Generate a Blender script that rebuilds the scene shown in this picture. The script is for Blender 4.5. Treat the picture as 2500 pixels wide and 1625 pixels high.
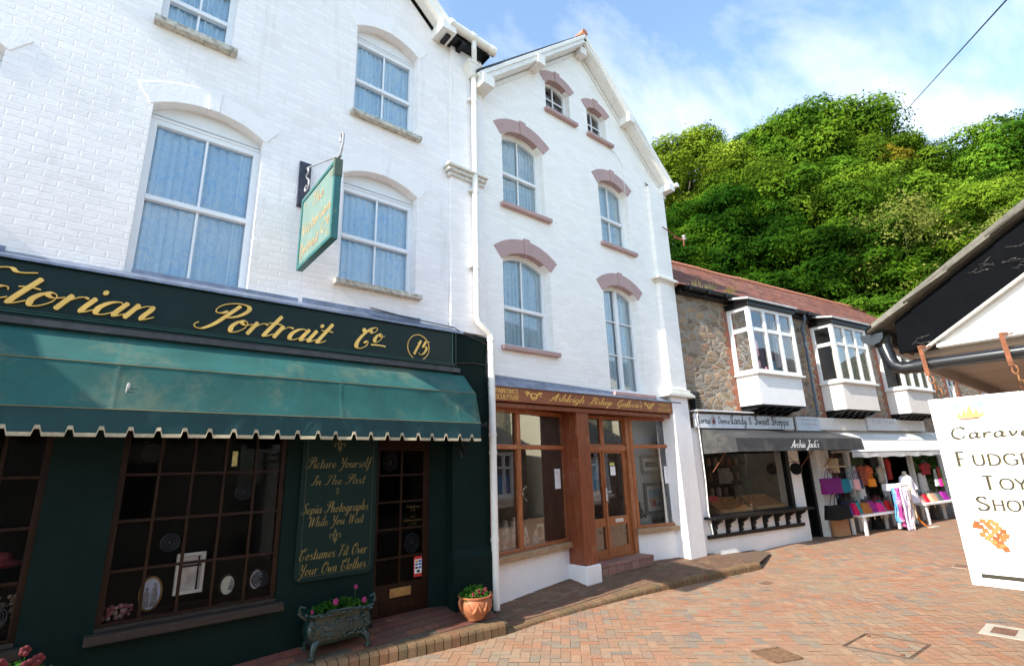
import bpy, bmesh, math, random
import numpy as np
from mathutils import Vector, Matrix, noise
from mathutils.geometry import tessellate_polygon

for _o in list(bpy.data.objects):
    bpy.data.objects.remove(_o)
SC = bpy.context.scene
COL = SC.collection
rad = math.radians
random.seed(7)
rng = np.random.default_rng(7)

# ------------------------------------------------------------------ camera
cam_d = bpy.data.cameras.new("camera")
cam_d.sensor_width = 36.0
cam_d.sensor_fit = 'HORIZONTAL'
cam_d.lens = 17.763
cam_d.clip_start = 0.05
cam_d.clip_end = 2000
cam = bpy.data.objects.new("camera", cam_d)
COL.objects.link(cam)
SC.camera = cam
CAM_H = 1.95

def _cam_matrix():
    pitch, roll, a0 = rad(14.986), rad(1.793), rad(50.131)
    cp, sp = math.cos(pitch), math.sin(pitch)
    right = Vector((1, 0, 0)); fwd = Vector((0, cp, sp)); down = Vector((0, sp, -cp))
    c, s = math.cos(roll), math.sin(roll)
    r2 = right * c + down * s
    d2 = down * c - right * s
    uA = Vector((math.sin(a0), math.cos(a0), 0)); nA = Vector((-math.cos(a0), math.sin(a0), 0))
    W = lambda v: Vector((uA.dot(v), nA.dot(v), v.z))
    r2, d2, fw = W(r2), W(d2), W(fwd)
    m = Matrix.Identity(4)
    for i in range(3):
        m[i][0] = r2[i]; m[i][1] = -d2[i]; m[i][2] = -fw[i]
    m[2][3] = CAM_H
    return m
cam.matrix_world = _cam_matrix()

# ------------------------------------------------------------------ light and sky
SC.view_settings.view_transform = 'Standard'
SC.view_settings.look = 'None'
SC.view_settings.gamma = 1.0
SC.view_settings.exposure = 1.42
SUN_TAN, SUN_DRIFT = 0.72, 0.036           # travels along +X, a hair towards the facades
sun_dir = Vector((1.0, SUN_DRIFT, -SUN_TAN)).normalized()
sun_d = bpy.data.lights.new("sun", 'SUN')
sun_d.energy = 3.6
sun_d.angle = rad(0.53)
sun_d.color = (1.0, 0.93, 0.82)
sun = bpy.data.objects.new("sun", sun_d)
sun.rotation_euler = sun_dir.to_track_quat('-Z', 'Y').to_euler()
COL.objects.link(sun)

world = bpy.data.worlds.new("World")
SC.world = world
world.use_nodes = True
def build_world():
    nt = world.node_tree
    nt.nodes.clear()
    N = nt.nodes.new; L = nt.links.new
    out = N('ShaderNodeOutputWorld'); bg = N('ShaderNodeBackground')
    sky = N('ShaderNodeTexSky'); sky.sky_type = 'NISHITA'; sky.sun_disc = False
    to_sun = -sun_dir
    sky.sun_elevation = math.asin(to_sun.z)
    sky.sun_rotation = math.atan2(to_sun.x, to_sun.y)
    sky.air_density = 1.0; sky.dust_density = 0.6; sky.ozone_density = 1.5
    tc = N('ShaderNodeTexCoord')
    sep = N('ShaderNodeSeparateXYZ'); L(tc.outputs['Generated'], sep.inputs[0])
    add = N('ShaderNodeMath'); add.operation = 'ADD'; add.inputs[1].default_value = 0.25
    L(sep.outputs[2], add.inputs[0])
    mx = N('ShaderNodeMath'); mx.operation = 'MAXIMUM'; mx.inputs[1].default_value = 0.05
    L(add.outputs[0], mx.inputs[0])
    dx = N('ShaderNodeMath'); dx.operation = 'DIVIDE'; L(sep.outputs[0], dx.inputs[0]); L(mx.outputs[0], dx.inputs[1])
    dy = N('ShaderNodeMath'); dy.operation = 'DIVIDE'; L(sep.outputs[1], dy.inputs[0]); L(mx.outputs[0], dy.inputs[1])
    cmb = N('ShaderNodeCombineXYZ'); L(dx.outputs[0], cmb.inputs[0]); L(dy.outputs[0], cmb.inputs[1])
    mp = N('ShaderNodeMapping'); mp.inputs['Rotation'].default_value = (0, 0, rad(25)); mp.inputs['Scale'].default_value = (1.0, 1.9, 1)
    mp.inputs['Location'].default_value = (0.35, 0.15, 0)
    L(cmb.outputs[0], mp.inputs[0])
    n1 = N('ShaderNodeTexNoise'); n1.inputs['Scale'].default_value = 1.7; n1.inputs['Detail'].default_value = 8; n1.inputs['Roughness'].default_value = 0.56; n1.inputs['Distortion'].default_value = 0.35
    L(mp.outputs[0], n1.inputs['Vector'])
    rp = N('ShaderNodeValToRGB'); rp.color_ramp.elements[0].color = (.05,.05,.05,1); rp.color_ramp.elements[0].position = 0.45; rp.color_ramp.elements[1].position = 0.84
    L(n1.outputs[0], rp.inputs[0])
    tint = N('ShaderNodeMix'); tint.data_type = 'RGBA'; tint.blend_type = 'MULTIPLY'; tint.inputs[0].default_value = 1.0
    L(sky.outputs[0], tint.inputs[6]); tint.inputs[7].default_value = (1.38, 1.58, 1.58, 1)
    mixc = N('ShaderNodeMix'); mixc.data_type = 'RGBA'; mixc.clamp_factor = True
    L(rp.outputs[0], mixc.inputs[0]); L(tint.outputs[2], mixc.inputs[6]); mixc.inputs[7].default_value = (6.9, 6.75, 6.6, 1)
    L(mixc.outputs[2], bg.inputs[0])
    bg.inputs[1].default_value = 0.10
    L(bg.outputs[0], out.inputs[0])
build_world()

# ------------------------------------------------------------------ frames
FA = Matrix.Identity(4)
C_ANG = rad(8.87)
FC = Matrix.Translation((9.93, 5.95, 0)) @ Matrix.Rotation(-C_ANG, 4, 'Z')

# ------------------------------------------------------------------ mesh helper
class MB:
    def __init__(s): s.v = []; s.f = []; s.mi = []
    def add(s, vs, fs, mi=0):
        b = len(s.v); s.v.extend([tuple(p) for p in vs])
        for f in fs:
            s.f.append(tuple(b + i for i in f)); s.mi.append(mi)
        return s
    def box(s, x0, x1, y0, y1, z0, z1, mi=0):
        vs = [(x0,y0,z0),(x1,y0,z0),(x1,y1,z0),(x0,y1,z0),(x0,y0,z1),(x1,y0,z1),(x1,y1,z1),(x0,y1,z1)]
        return s.add(vs, [(0,3,2,1),(4,5,6,7),(0,1,5,4),(1,2,6,5),(2,3,7,6),(3,0,4,7)], mi)
    def obox(s, p0, p1, w, h, up=(0,0,1), mi=0):
        """box along p0->p1; w across, h along up"""
        p0 = Vector(p0); p1 = Vector(p1); d = (p1-p0).normalized(); up = Vector(up)
        side = d.cross(up)
        if side.length < 1e-5: side = d.cross(Vector((0,1,0)))
        side.normalize(); u2 = side.cross(d).normalized()
        a = side*(w/2); b = u2*(h/2)
        vs = [p0-a-b,p0+a-b,p0+a+b,p0-a+b,p1-a-b,p1+a-b,p1+a+b,p1-a+b]
        return s.add(vs, [(0,3,2,1),(4,5,6,7),(0,1,5,4),(1,2,6,5),(2,3,7,6),(3,0,4,7)], mi)
    def tube(s, pts, r, n=8, mi=0, caps=True):
        pts = [Vector(p) for p in pts]; m = len(pts)
        rs = r if isinstance(r, (list, tuple)) else [r]*m
        T = []
        for i in range(m):
            a = pts[max(0,i-1)]; b = pts[min(m-1,i+1)]
            t = (b-a); T.append(t.normalized() if t.length > 1e-9 else Vector((0,0,1)))
        ref = Vector((0,0,1)) if abs(T[0].z) < 0.9 else Vector((1,0,0))
        nrm = T[0].cross(ref).normalized()
        vs = []
        for i in range(m):
            nrm = (nrm - T[i]*nrm.dot(T[i]))
            if nrm.length < 1e-6: nrm = T[i].cross(Vector((0.3,0.5,0.8)))
            nrm.normalize(); bn = T[i].cross(nrm)
            for k in range(n):
                a = 2*math.pi*k/n
                vs.append(pts[i] + (nrm*math.cos(a)+bn*math.sin(a))*rs[i])
        fs = []
        for i in range(m-1):
            for k in range(n):
                k2 = (k+1) % n
                fs.append((i*n+k, i*n+k2, (i+1)*n+k2, (i+1)*n+k))
        if caps:
            fs.append(tuple(range(n-1,-1,-1))); fs.append(tuple((m-1)*n+k for k in range(n)))
        return s.add(vs, fs, mi)
    def lathe(s, prof, c, n=20, mi=0, squash=(1,1)):
        vs = []; fs = []; m = len(prof)
        for r, z in prof:
            for k in range(n):
                a = 2*math.pi*k/n
                vs.append((c[0]+r*math.cos(a)*squash[0], c[1]+r*math.sin(a)*squash[1], c[2]+z))
        for i in range(m-1):
            for k in range(n):
                k2 = (k+1) % n
                fs.append((i*n+k, i*n+k2, (i+1)*n+k2, (i+1)*n+k))
        return s.add(vs, fs, mi)
    def sphere(s, c, r, n=10, m=7, mi=0):
        r = r if isinstance(r, (list, tuple)) else (r, r, r)
        vs = [(c[0],c[1],c[2]-r[2])]
        for i in range(1, m):
            t = -math.pi/2 + math.pi*i/m
            for k in range(n):
                a = 2*math.pi*k/n
                vs.append((c[0]+r[0]*math.cos(t)*math.cos(a), c[1]+r[1]*math.cos(t)*math.sin(a), c[2]+r[2]*math.sin(t)))
        vs.append((c[0],c[1],c[2]+r[2])); fs = []
        for k in range(n): fs.append((0, 1+(k+1)%n, 1+k))
        for i in range(m-2):
            for k in range(n):
                a = 1+i*n+k; b = 1+i*n+(k+1)%n
                fs.append((a, b, b+n, a+n))
        e = len(vs)-1; o = 1+(m-2)*n
        for k in range(n): fs.append((e, o+k, o+(k+1)%n))
        return s.add(vs, fs, mi)
    def poly(s, pts2, P, d0, d1=None, mi=0, holes=()):
        """planar polygon (pts2 CCW seen from the front) placed with P(x,y,d); extruded from d0 (front) back to d1"""
        loops = [list(pts2)] + [list(h) for h in holes]
        tri = tessellate_polygon([[Vector((p[0],p[1],0)) for p in l] for l in loops])
        flat = [p for l in loops for p in l]
        def area(t):
            a,b,c = [flat[i] for i in t]
            return (b[0]-a[0])*(c[1]-a[1])-(b[1]-a[1])*(c[0]-a[0])
        fs = []
        for t in tri:
            A = area(t)
            if abs(A) < 1e-10: continue
            fs.append(tuple(t) if A > 0 else (t[0],t[2],t[1]))
        vs = [P(p[0],p[1],d0) for p in flat]
        if d1 is None: return s.add(vs, fs, mi)
        n = len(flat); vs += [P(p[0],p[1],d1) for p in flat]
        fs2 = list(fs) + [tuple(n+i for i in reversed(f)) for f in fs]
        b = 0
        for li, l in enumerate(loops):
            m = len(l)
            for i in range(m):
                j = (i+1) % m
                q = (b+i, n+b+i, n+b+j, b+j)
                fs2.append(q if (li == 0) else q)
            b += m
        return s.add(vs, fs2, mi)
    def grid(s, rows, mi=0, closed=False):
        """rows: list of equal-length point lists"""
        m = len(rows[0]); vs = [p for r in rows for p in r]; fs = []
        for i in range(len(rows)-1):
            for k in range(m-1):
                fs.append((i*m+k, i*m+k+1, (i+1)*m+k+1, (i+1)*m+k))
        return s.add(vs, fs, mi)
    def build(s, name, mats, parent=None, frame=FA, loc=None, smooth=False, bevel=0, seg=2):
        V = [frame @ Vector(p) for p in s.v]
        me = bpy.data.meshes.new(name)
        o = bpy.data.objects.new(name, me); COL.objects.link(o)
        if parent is None and loc is not None:
            l = frame @ Vector(loc); V = [p - l for p in V]; o.location = l
        me.from_pydata([tuple(p) for p in V], [], s.f)
        if not isinstance(mats, (list, tuple)): mats = [mats]
        for m in mats: me.materials.append(m)
        if len(mats) > 1: me.polygons.foreach_set('material_index', s.mi)
        if smooth:
            me.polygons.foreach_set('use_smooth', [True]*len(me.polygons))
            try: me.set_sharp_from_angle(angle=rad(40))
            except Exception: pass
        me.update()
        if parent is not None:
            o.parent = parent
            o.matrix_parent_inverse = WM.get(parent.name, Matrix.Identity(4)).inverted()
        if bevel:
            b = o.modifiers.new('bevel', 'BEVEL'); b.width = bevel; b.segments = seg; b.limit_method = 'ANGLE'; b.angle_limit = rad(40)
            b.harden_normals = False
        return o

WM = {}
LABELS = {}
def tag(o, label=None, cat=None, group=None, kind=None):
    if label: o['label'] = label
    if cat: o['category'] = cat
    if group: o['group'] = group
    if kind: o['kind'] = kind
    return o
def thing(name, label, cat, loc=(0,0,0), frame=FA, group=None):
    o = bpy.data.objects.new(name, None); COL.objects.link(o)
    o.empty_display_size = 0.2
    o.location = frame @ Vector(loc)
    WM[o.name] = Matrix.Translation(o.location)
    return tag(o, label, cat, group)

# planes: P(x, y, d): d is depth INTO the wall
def PA(y0): return lambda x, z, d=0.0: (x, y0 + d, z)
def PX(x0, s=1): return lambda a, z, d=0.0: (x0 + d, -a, z)      # plane facing -X, a runs along -Y

def smooth01(t): t = max(0.0, min(1.0, t)); return t*t*(3-2*t)

# ------------------------------------------------------------------ materials
_M = {}
def nodes_of(m):
    m.use_nodes = True; nt = m.node_tree; nt.nodes.clear()
    return nt, nt.nodes.new, nt.links.new
def c4(c): return (c[0], c[1], c[2], 1.0)
def pmat(name, col, rough=0.6, var=0.12, vscale=6.0, bump=0.0, bscale=60.0, metal=0.0, spec=0.5, dirt=0.0, dirtcol=(0.08,0.07,0.055), dscale=5.0, sheen=0.0, stretch=(1,1,1), coat=0.0, dthr=0.55):
    if name in _M: return _M[name]
    m = bpy.data.materials.new(name); nt, N, L = nodes_of(m)
    out = N('ShaderNodeOutputMaterial'); b = N('ShaderNodeBsdfPrincipled'); L(b.outputs[0], out.inputs[0])
    b.inputs['Roughness'].default_value = rough; b.inputs['Metallic'].default_value = metal
    b.inputs['Specular IOR Level'].default_value = spec
    if coat: b.inputs['Coat Weight'].default_value = coat
    g = N('ShaderNodeNewGeometry')
    mp = N('ShaderNodeMapping'); mp.inputs['Scale'].default_value = stretch; L(g.outputs['Position'], mp.inputs[0])
    n = N('ShaderNodeTexNoise'); n.inputs['Scale'].default_value = vscale; n.inputs['Detail'].default_value = 6; n.inputs['Roughness'].default_value = 0.65
    L(mp.outputs[0], n.inputs['Vector'])
    r = N('ShaderNodeValToRGB'); r.color_ramp.elements[0].position = 0.3; r.color_ramp.elements[1].position = 0.72
    r.color_ramp.elements[0].color = c4([max(0, x*(1-var)) for x in col]); r.color_ramp.elements[1].color = c4([min(1, x*(1+var)) for x in col])
    L(n.outputs[0], r.inputs[0]); last = r.outputs[0]
    if dirt > 0:
        n2 = N('ShaderNodeTexNoise'); n2.inputs['Scale'].default_value = dscale; n2.inputs['Detail'].default_value = 8; n2.inputs['Roughness'].default_value = 0.75
        L(mp.outputs[0], n2.inputs['Vector'])
        r2 = N('ShaderNodeValToRGB'); r2.color_ramp.elements[0].position = dthr; r2.color_ramp.elements[1].position = dthr+0.13
        r2.color_ramp.elements[1].color = (dirt, dirt, dirt, 1)
        L(n2.outputs[0], r2.inputs[0])
        mx = N('ShaderNodeMix'); mx.data_type = 'RGBA'; L(r2.outputs[0], mx.inputs[0]); L(last, mx.inputs[6]); mx.inputs[7].default_value = c4(dirtcol)
        last = mx.outputs[2]
    L(last, b.inputs['Base Color'])
    if bump > 0:
        n3 = N('ShaderNodeTexNoise'); n3.inputs['Scale'].default_value = bscale; n3.inputs['Detail'].default_value = 4
        L(mp.outputs[0], n3.inputs['Vector'])
        bp = N('ShaderNodeBump'); bp.inputs['Strength'].default_value = bump; bp.inputs['Distance'].default_value = 0.01
        L(n3.outputs[0], bp.inputs['Height']); L(bp.outputs[0], b.inputs['Normal'])
    _M[name] = m
    return m

def brick_mat(name, col, mortar, w=0.225, h=0.075, gap=0.009, ang=0.0, bump=0.6, dist=0.012, wob=0.012, var=0.04, dirt=0.25, dirtcol=(0.42,0.40,0.36), rough=0.55, axis='xz', colvar=None, rows_noise=0.5):
    if name in _M: return _M[name]
    m = bpy.data.materials.new(name); nt, N, L = nodes_of(m)
    out = N('ShaderNodeOutputMaterial'); b = N('ShaderNodeBsdfPrincipled'); L(b.outputs[0], out.inputs[0])
    b.inputs['Roughness'].default_value = rough; b.inputs['Specular IOR Level'].default_value = 0.35
    g = N('ShaderNodeNewGeometry')
    dot = N('ShaderNodeVectorMath'); dot.operation = 'DOT_PRODUCT'
    dot.inputs[1].default_value = (math.cos(ang), -math.sin(ang), 0) if axis == 'xz' else (0, 1, 0)
    L(g.outputs['Position'], dot.inputs[0])
    sep = N('ShaderNodeSeparateXYZ'); L(g.outputs['Position'], sep.inputs[0])
    cmb = N('ShaderNodeCombineXYZ'); L(dot.outputs['Value'], cmb.inputs[0]); L(sep.outputs[2], cmb.inputs[1])
    nw = N('ShaderNodeTexNoise'); nw.inputs['Scale'].default_value = 3.5; nw.inputs['Detail'].default_value = 3
    L(g.outputs['Position'], nw.inputs['Vector'])
    sub = N('ShaderNodeVectorMath'); sub.operation = 'SUBTRACT'; sub.inputs[1].default_value = (0.5,0.5,0.5); L(nw.outputs['Color'], sub.inputs[0])
    scl = N('ShaderNodeVectorMath'); scl.operation = 'SCALE'; scl.inputs['Scale'].default_value = wob*2.2; L(sub.outputs[0], scl.inputs[0])
    addv = N('ShaderNodeVectorMath'); addv.operation = 'ADD'; L(cmb.outputs[0], addv.inputs[0]); L(scl.outputs[0], addv.inputs[1])
    br = N('ShaderNodeTexBrick'); br.offset = 0.5
    br.inputs['Scale'].default_value = 1.0; br.inputs['Mortar Size'].default_value = gap; br.inputs['Mortar Smooth'].default_value = 0.6
    br.inputs['Brick Width'].default_value = w; br.inputs['Row Height'].default_value = h
    br.inputs['Color1'].default_value = (0,0,0,1); br.inputs['Color2'].default_value = (1,1,1,1); br.inputs['Mortar'].default_value = (0.5,0.5,0.5,1)
    L(addv.outputs[0], br.inputs['Vector'])
    rv = N('ShaderNodeValToRGB')
    c1 = [x*(1-var) for x in col]; c2 = [min(0.95, x*(1+var)) for x in col]
    rv.color_ramp.elements[0].color = c4(c1); rv.color_ramp.elements[1].color = c4(c2)
    if colvar:
        for i, cc in enumerate(colvar):
            e = rv.color_ramp.elements.new((i+1)/(len(colvar)+1)); e.color = c4(cc)
    L(br.outputs['Color'], rv.inputs[0])
    mm = N('ShaderNodeMix'); mm.data_type = 'RGBA'; L(br.outputs['Fac'], mm.inputs[0]); L(rv.outputs[0], mm.inputs[6]); mm.inputs[7].default_value = c4(mortar)
    n2 = N('ShaderNodeTexNoise'); n2.inputs['Scale'].default_value = 1.1; n2.inputs['Detail'].default_value = 9; n2.inputs['Roughness'].default_value = 0.72
    L(g.outputs['Position'], n2.inputs['Vector'])
    r2 = N('ShaderNodeValToRGB'); r2.color_ramp.elements[0].position = 0.52; r2.color_ramp.elements[1].position = 0.78; r2.color_ramp.elements[1].color = (dirt,dirt,dirt,1)
    L(n2.outputs[0], r2.inputs[0])
    md = N('ShaderNodeMix'); md.data_type = 'RGBA'; L(r2.outputs[0], md.inputs[0]); L(mm.outputs[2], md.inputs[6]); md.inputs[7].default_value = c4(dirtcol)
    ms = N('ShaderNodeMapping'); ms.inputs['Scale'].default_value = (5.5, 5.5, .45); L(g.outputs['Position'], ms.inputs[0])
    n5 = N('ShaderNodeTexNoise'); n5.inputs['Scale'].default_value = 1.0; n5.inputs['Detail'].default_value = 6; n5.inputs['Roughness'].default_value = .7; L(ms.outputs[0], n5.inputs['Vector'])
    r5 = N('ShaderNodeValToRGB'); r5.color_ramp.elements[0].position = .56; r5.color_ramp.elements[1].position = .80; r5.color_ramp.elements[1].color = (dirt*1.3, dirt*1.3, dirt*1.3, 1); L(n5.outputs[0], r5.inputs[0])
    m5 = N('ShaderNodeMix'); m5.data_type = 'RGBA'; L(r5.outputs[0], m5.inputs[0]); L(md.outputs[2], m5.inputs[6]); m5.inputs[7].default_value = c4([x*.85 for x in dirtcol])
    L(m5.outputs[2], b.inputs['Base Color'])
    # height
    inv = N('ShaderNodeMath'); inv.operation = 'SUBTRACT'; inv.inputs[0].default_value = 1.0; L(br.outputs['Fac'], inv.inputs[1])
    n3 = N('ShaderNodeTexNoise'); n3.inputs['Scale'].default_value = 26; n3.inputs['Detail'].default_value = 5; L(g.outputs['Position'], n3.inputs['Vector'])
    # patches where the paint is so thick that the joints vanish
    n4 = N('ShaderNodeTexNoise'); n4.inputs['Scale'].default_value = 1.7; n4.inputs['Detail'].default_value = 4; L(g.outputs['Position'], n4.inputs['Vector'])
    r4 = N('ShaderNodeMapRange'); r4.inputs['From Min'].default_value = 0.35; r4.inputs['From Max'].default_value = 0.62; r4.inputs['To Min'].default_value = 1-rows_noise; r4.inputs['To Max'].default_value = 1.0
    L(n4.outputs[0], r4.inputs['Value'])
    m4 = N('ShaderNodeMath'); m4.operation = 'MULTIPLY'; L(inv.outputs[0], m4.inputs[0]); L(r4.outputs[0], m4.inputs[1])
    cv = N('ShaderNodeMath'); cv.operation = 'MULTIPLY_ADD'; cv.inputs[1].default_value = 0.22; L(br.outputs['Color'], cv.inputs[0]); L(m4.outputs[0], cv.inputs[2])
    ma = N('ShaderNodeMath'); ma.operation = 'MULTIPLY_ADD'; ma.inputs[1].default_value = 0.45; L(n3.outputs[0], ma.inputs[0]); L(cv.outputs[0], ma.inputs[2])
    bp = N('ShaderNodeBump'); bp.inputs['Strength'].default_value = bump; bp.inputs['Distance'].default_value = dist
    L(ma.outputs[0], bp.inputs['Height']); L(bp.outputs[0], b.inputs['Normal'])
    _M[name] = m
    return m

def island_mat(name, ramp, rough=0.8, dirt=0.35, dirtcol=(0.10,0.09,0.06), dscale=1.2, bump=0.3, gloss_var=True, fleck=0.0):
    """colour per loose piece (brick), plus grime"""
    if name in _M: return _M[name]
    m = bpy.data.materials.new(name); nt, N, L = nodes_of(m)
    out = N('ShaderNodeOutputMaterial'); b = N('ShaderNodeBsdfPrincipled'); L(b.outputs[0], out.inputs[0])
    b.inputs['Roughness'].default_value = rough; b.inputs['Specular IOR Level'].default_value = 0.3
    g = N('ShaderNodeNewGeometry')
    r = N('ShaderNodeValToRGB'); els = r.color_ramp.elements
    while len(els) > 1: els.remove(els[-1])
    els[0].position = ramp[0][0]; els[0].color = c4(ramp[0][1])
    for p, c in ramp[1:]:
        e = els.new(p); e.color = c4(c)
    L(g.outputs['Random Per Island'], r.inputs[0])
    n = N('ShaderNodeTexNoise'); n.inputs['Scale'].default_value = dscale; n.inputs['Detail'].default_value = 9; n.inputs['Roughness'].default_value = 0.7
    L(g.outputs['Position'], n.inputs['Vector'])
    r2 = N('ShaderNodeValToRGB'); r2.color_ramp.elements[0].position = 0.42; r2.color_ramp.elements[1].position = 0.75; r2.color_ramp.elements[1].color = (dirt,dirt,dirt,1)
    L(n.outputs[0], r2.inputs[0])
    mx = N('ShaderNodeMix'); mx.data_type = 'RGBA'; L(r2.outputs[0], mx.inputs[0]); L(r.outputs[0], mx.inputs[6]); mx.inputs[7].default_value = c4(dirtcol)
    n3 = N('ShaderNodeTexNoise'); n3.inputs['Scale'].default_value = 45; n3.inputs['Detail'].default_value = 5; n3.inputs['Roughness'].default_value = 0.7
    L(g.outputs['Position'], n3.inputs['Vector'])
    r3 = N('ShaderNodeMapRange'); r3.inputs['From Min'].default_value = 0.3; r3.inputs['From Max'].default_value = 0.7; r3.inputs['To Min'].default_value = 0.78; r3.inputs['To Max'].default_value = 1.2
    L(n3.outputs[0], r3.inputs['Value'])
    mu = N('ShaderNodeMix'); mu.data_type = 'RGBA'; mu.blend_type = 'MULTIPLY'; mu.inputs[0].default_value = 1.0
    L(mx.outputs[2], mu.inputs[6]); L(r3.outputs[0], mu.inputs[7])
    last = mu.outputs[2]
    if fleck:
        v = N('ShaderNodeTexVoronoi'); v.inputs['Scale'].default_value = 5.0; v.inputs['Randomness'].default_value = 1.0; L(g.outputs['Position'], v.inputs['Vector'])
        rf = N('ShaderNodeValToRGB'); rf.color_ramp.elements[0].position = 0.035; rf.color_ramp.elements[0].color = (fleck,fleck,fleck,1); rf.color_ramp.elements[1].position = 0.06; rf.color_ramp.elements[1].color = (0,0,0,1)
        L(v.outputs['Distance'], rf.inputs[0])
        mf = N('ShaderNodeMix'); mf.data_type = 'RGBA'; L(rf.outputs[0], mf.inputs[0]); L(last, mf.inputs[6]); mf.inputs[7].default_value = (0.5,0.47,0.42,1)
        last = mf.outputs[2]
    L(last, b.inputs['Base Color'])
    bp = N('ShaderNodeBump'); bp.inputs['Strength'].default_value = bump; bp.inputs['Distance'].default_value = 0.006
    L(n3.outputs[0], bp.inputs['Height']); L(bp.outputs[0], b.inputs['Normal'])
    _M[name] = m
    return m

def rubble_mat(name, ang):
    m = bpy.data.materials.new(name); nt, N, L = nodes_of(m)
    out = N('ShaderNodeOutputMaterial'); b = N('ShaderNodeBsdfPrincipled'); L(b.outputs[0], out.inputs[0])
    b.inputs['Roughness'].default_value = 0.9; b.inputs['Specular IOR Level'].default_value = 0.2
    g = N('ShaderNodeNewGeometry')
    dot = N('ShaderNodeVectorMath'); dot.operation = 'DOT_PRODUCT'; dot.inputs[1].default_value = (math.cos(ang), -math.sin(ang), 0); L(g.outputs['Position'], dot.inputs[0])
    dot2 = N('ShaderNodeVectorMath'); dot2.operation = 'DOT_PRODUCT'; dot2.inputs[1].default_value = (math.sin(ang), math.cos(ang), 0); L(g.outputs['Position'], dot2.inputs[0])
    sep = N('ShaderNodeSeparateXYZ'); L(g.outputs['Position'], sep.inputs[0])
    cmb = N('ShaderNodeCombineXYZ'); L(dot.outputs['Value'], cmb.inputs[0]); L(sep.outputs[2], cmb.inputs[1]); L(dot2.outputs['Value'], cmb.inputs[2])
    nw = N('ShaderNodeTexNoise'); nw.inputs['Scale'].default_value = 4; nw.inputs['Detail'].default_value = 3; L(cmb.outputs[0], nw.inputs['Vector'])
    sub = N('ShaderNodeVectorMath'); sub.operation = 'SUBTRACT'; sub.inputs[1].default_value = (0.5,0.5,0.5); L(nw.outputs['Color'], sub.inputs[0])
    scl = N('ShaderNodeVectorMath'); scl.operation = 'SCALE'; scl.inputs['Scale'].default_value = 0.14; L(sub.outputs[0], scl.inputs[0])
    addv = N('ShaderNodeVectorMath'); addv.operation = 'ADD'; L(cmb.outputs[0], addv.inputs[0]); L(scl.outputs[0], addv.inputs[1])
    mp = N('ShaderNodeMapping'); mp.inputs['Scale'].default_value = (3.5, 7.2, 0.5); L(addv.outputs[0], mp.inputs[0])
    v = N('ShaderNodeTexVoronoi'); v.inputs['Scale'].default_value = 1; v.inputs['Randomness'].default_value = 0.9; L(mp.outputs[0], v.inputs['Vector'])
    e = N('ShaderNodeTexVoronoi'); e.feature = 'DISTANCE_TO_EDGE'; e.inputs['Randomness'].default_value = 0.9; e.inputs['Scale'].default_value = 1; L(mp.outputs[0], e.inputs['Vector'])
    sc = N('ShaderNodeSeparateColor'); L(v.outputs['Color'], sc.inputs[0])
    r = N('ShaderNodeValToRGB'); els = r.color_ramp.elements
    stops = [(0.0,(0.15,0.11,0.08)),(0.2,(0.27,0.19,0.12)),(0.38,(0.21,0.17,0.13)),(0.52,(0.34,0.23,0.14)),(0.66,(0.25,0.225,0.19)),(0.8,(0.32,0.17,0.10)),(0.9,(0.40,0.31,0.21)),(1.0,(0.22,0.17,0.14))]
    els[0].color = c4(stops[0][1]); els[1].color = c4(stops[-1][1])
    for p, c in stops[1:-1]:
        q = els.new(p); q.color = c4(c)
    L(sc.outputs[0], r.inputs[0])
    n2 = N('ShaderNodeTexNoise'); n2.inputs['Scale'].default_value = 22; n2.inputs['Detail'].default_value = 7; n2.inputs['Roughness'].default_value = 0.7; L(g.outputs['Position'], n2.inputs['Vector'])
    mr = N('ShaderNodeMapRange'); mr.inputs['From Min'].default_value = 0.3; mr.inputs['From Max'].default_value = 0.7; mr.inputs['To Min'].default_value = 0.6; mr.inputs['To Max'].default_value = 1.35; L(n2.outputs[0], mr.inputs['Value'])
    mu = N('ShaderNodeMix'); mu.data_type = 'RGBA'; mu.blend_type = 'MULTIPLY'; mu.inputs[0].default_value = 1; L(r.outputs[0], mu.inputs[6]); L(mr.outputs[0], mu.inputs[7])
    re = N('ShaderNodeValToRGB'); re.color_ramp.elements[0].position = 0.03; re.color_ramp.elements[1].position = 0.11; L(e.outputs['Distance'], re.inputs[0])
    mx = N('ShaderNodeMix'); mx.data_type = 'RGBA'; L(re.outputs[0], mx.inputs[0]); mx.inputs[6].default_value = (0.27,0.245,0.21,1); L(mu.outputs[2], mx.inputs[7])
    L(mx.outputs[2], b.inputs['Base Color'])
    rh = N('ShaderNodeMapRange'); rh.inputs['From Max'].default_value = 0.22; L(e.outputs['Distance'], rh.inputs['Value'])
    sv = N('ShaderNodeMath'); sv.operation = 'MULTIPLY_ADD'; sv.inputs[1].default_value = 0.6; L(sc.outputs[1], sv.inputs[0]); L(rh.outputs[0], sv.inputs[2])
    ma = N('ShaderNodeMath'); ma.operation = 'MULTIPLY_ADD'; ma.inputs[1].default_value = 0.7; L(n2.outputs[0], ma.inputs[0]); L(sv.outputs[0], ma.inputs[2])
    bp = N('ShaderNodeBump'); bp.inputs['Strength'].default_value = 0.75; bp.inputs['Distance'].default_value = 0.025; L(ma.outputs[0], bp.inputs['Height']); L(bp.outputs[0], b.inputs['Normal'])
    return m

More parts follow.
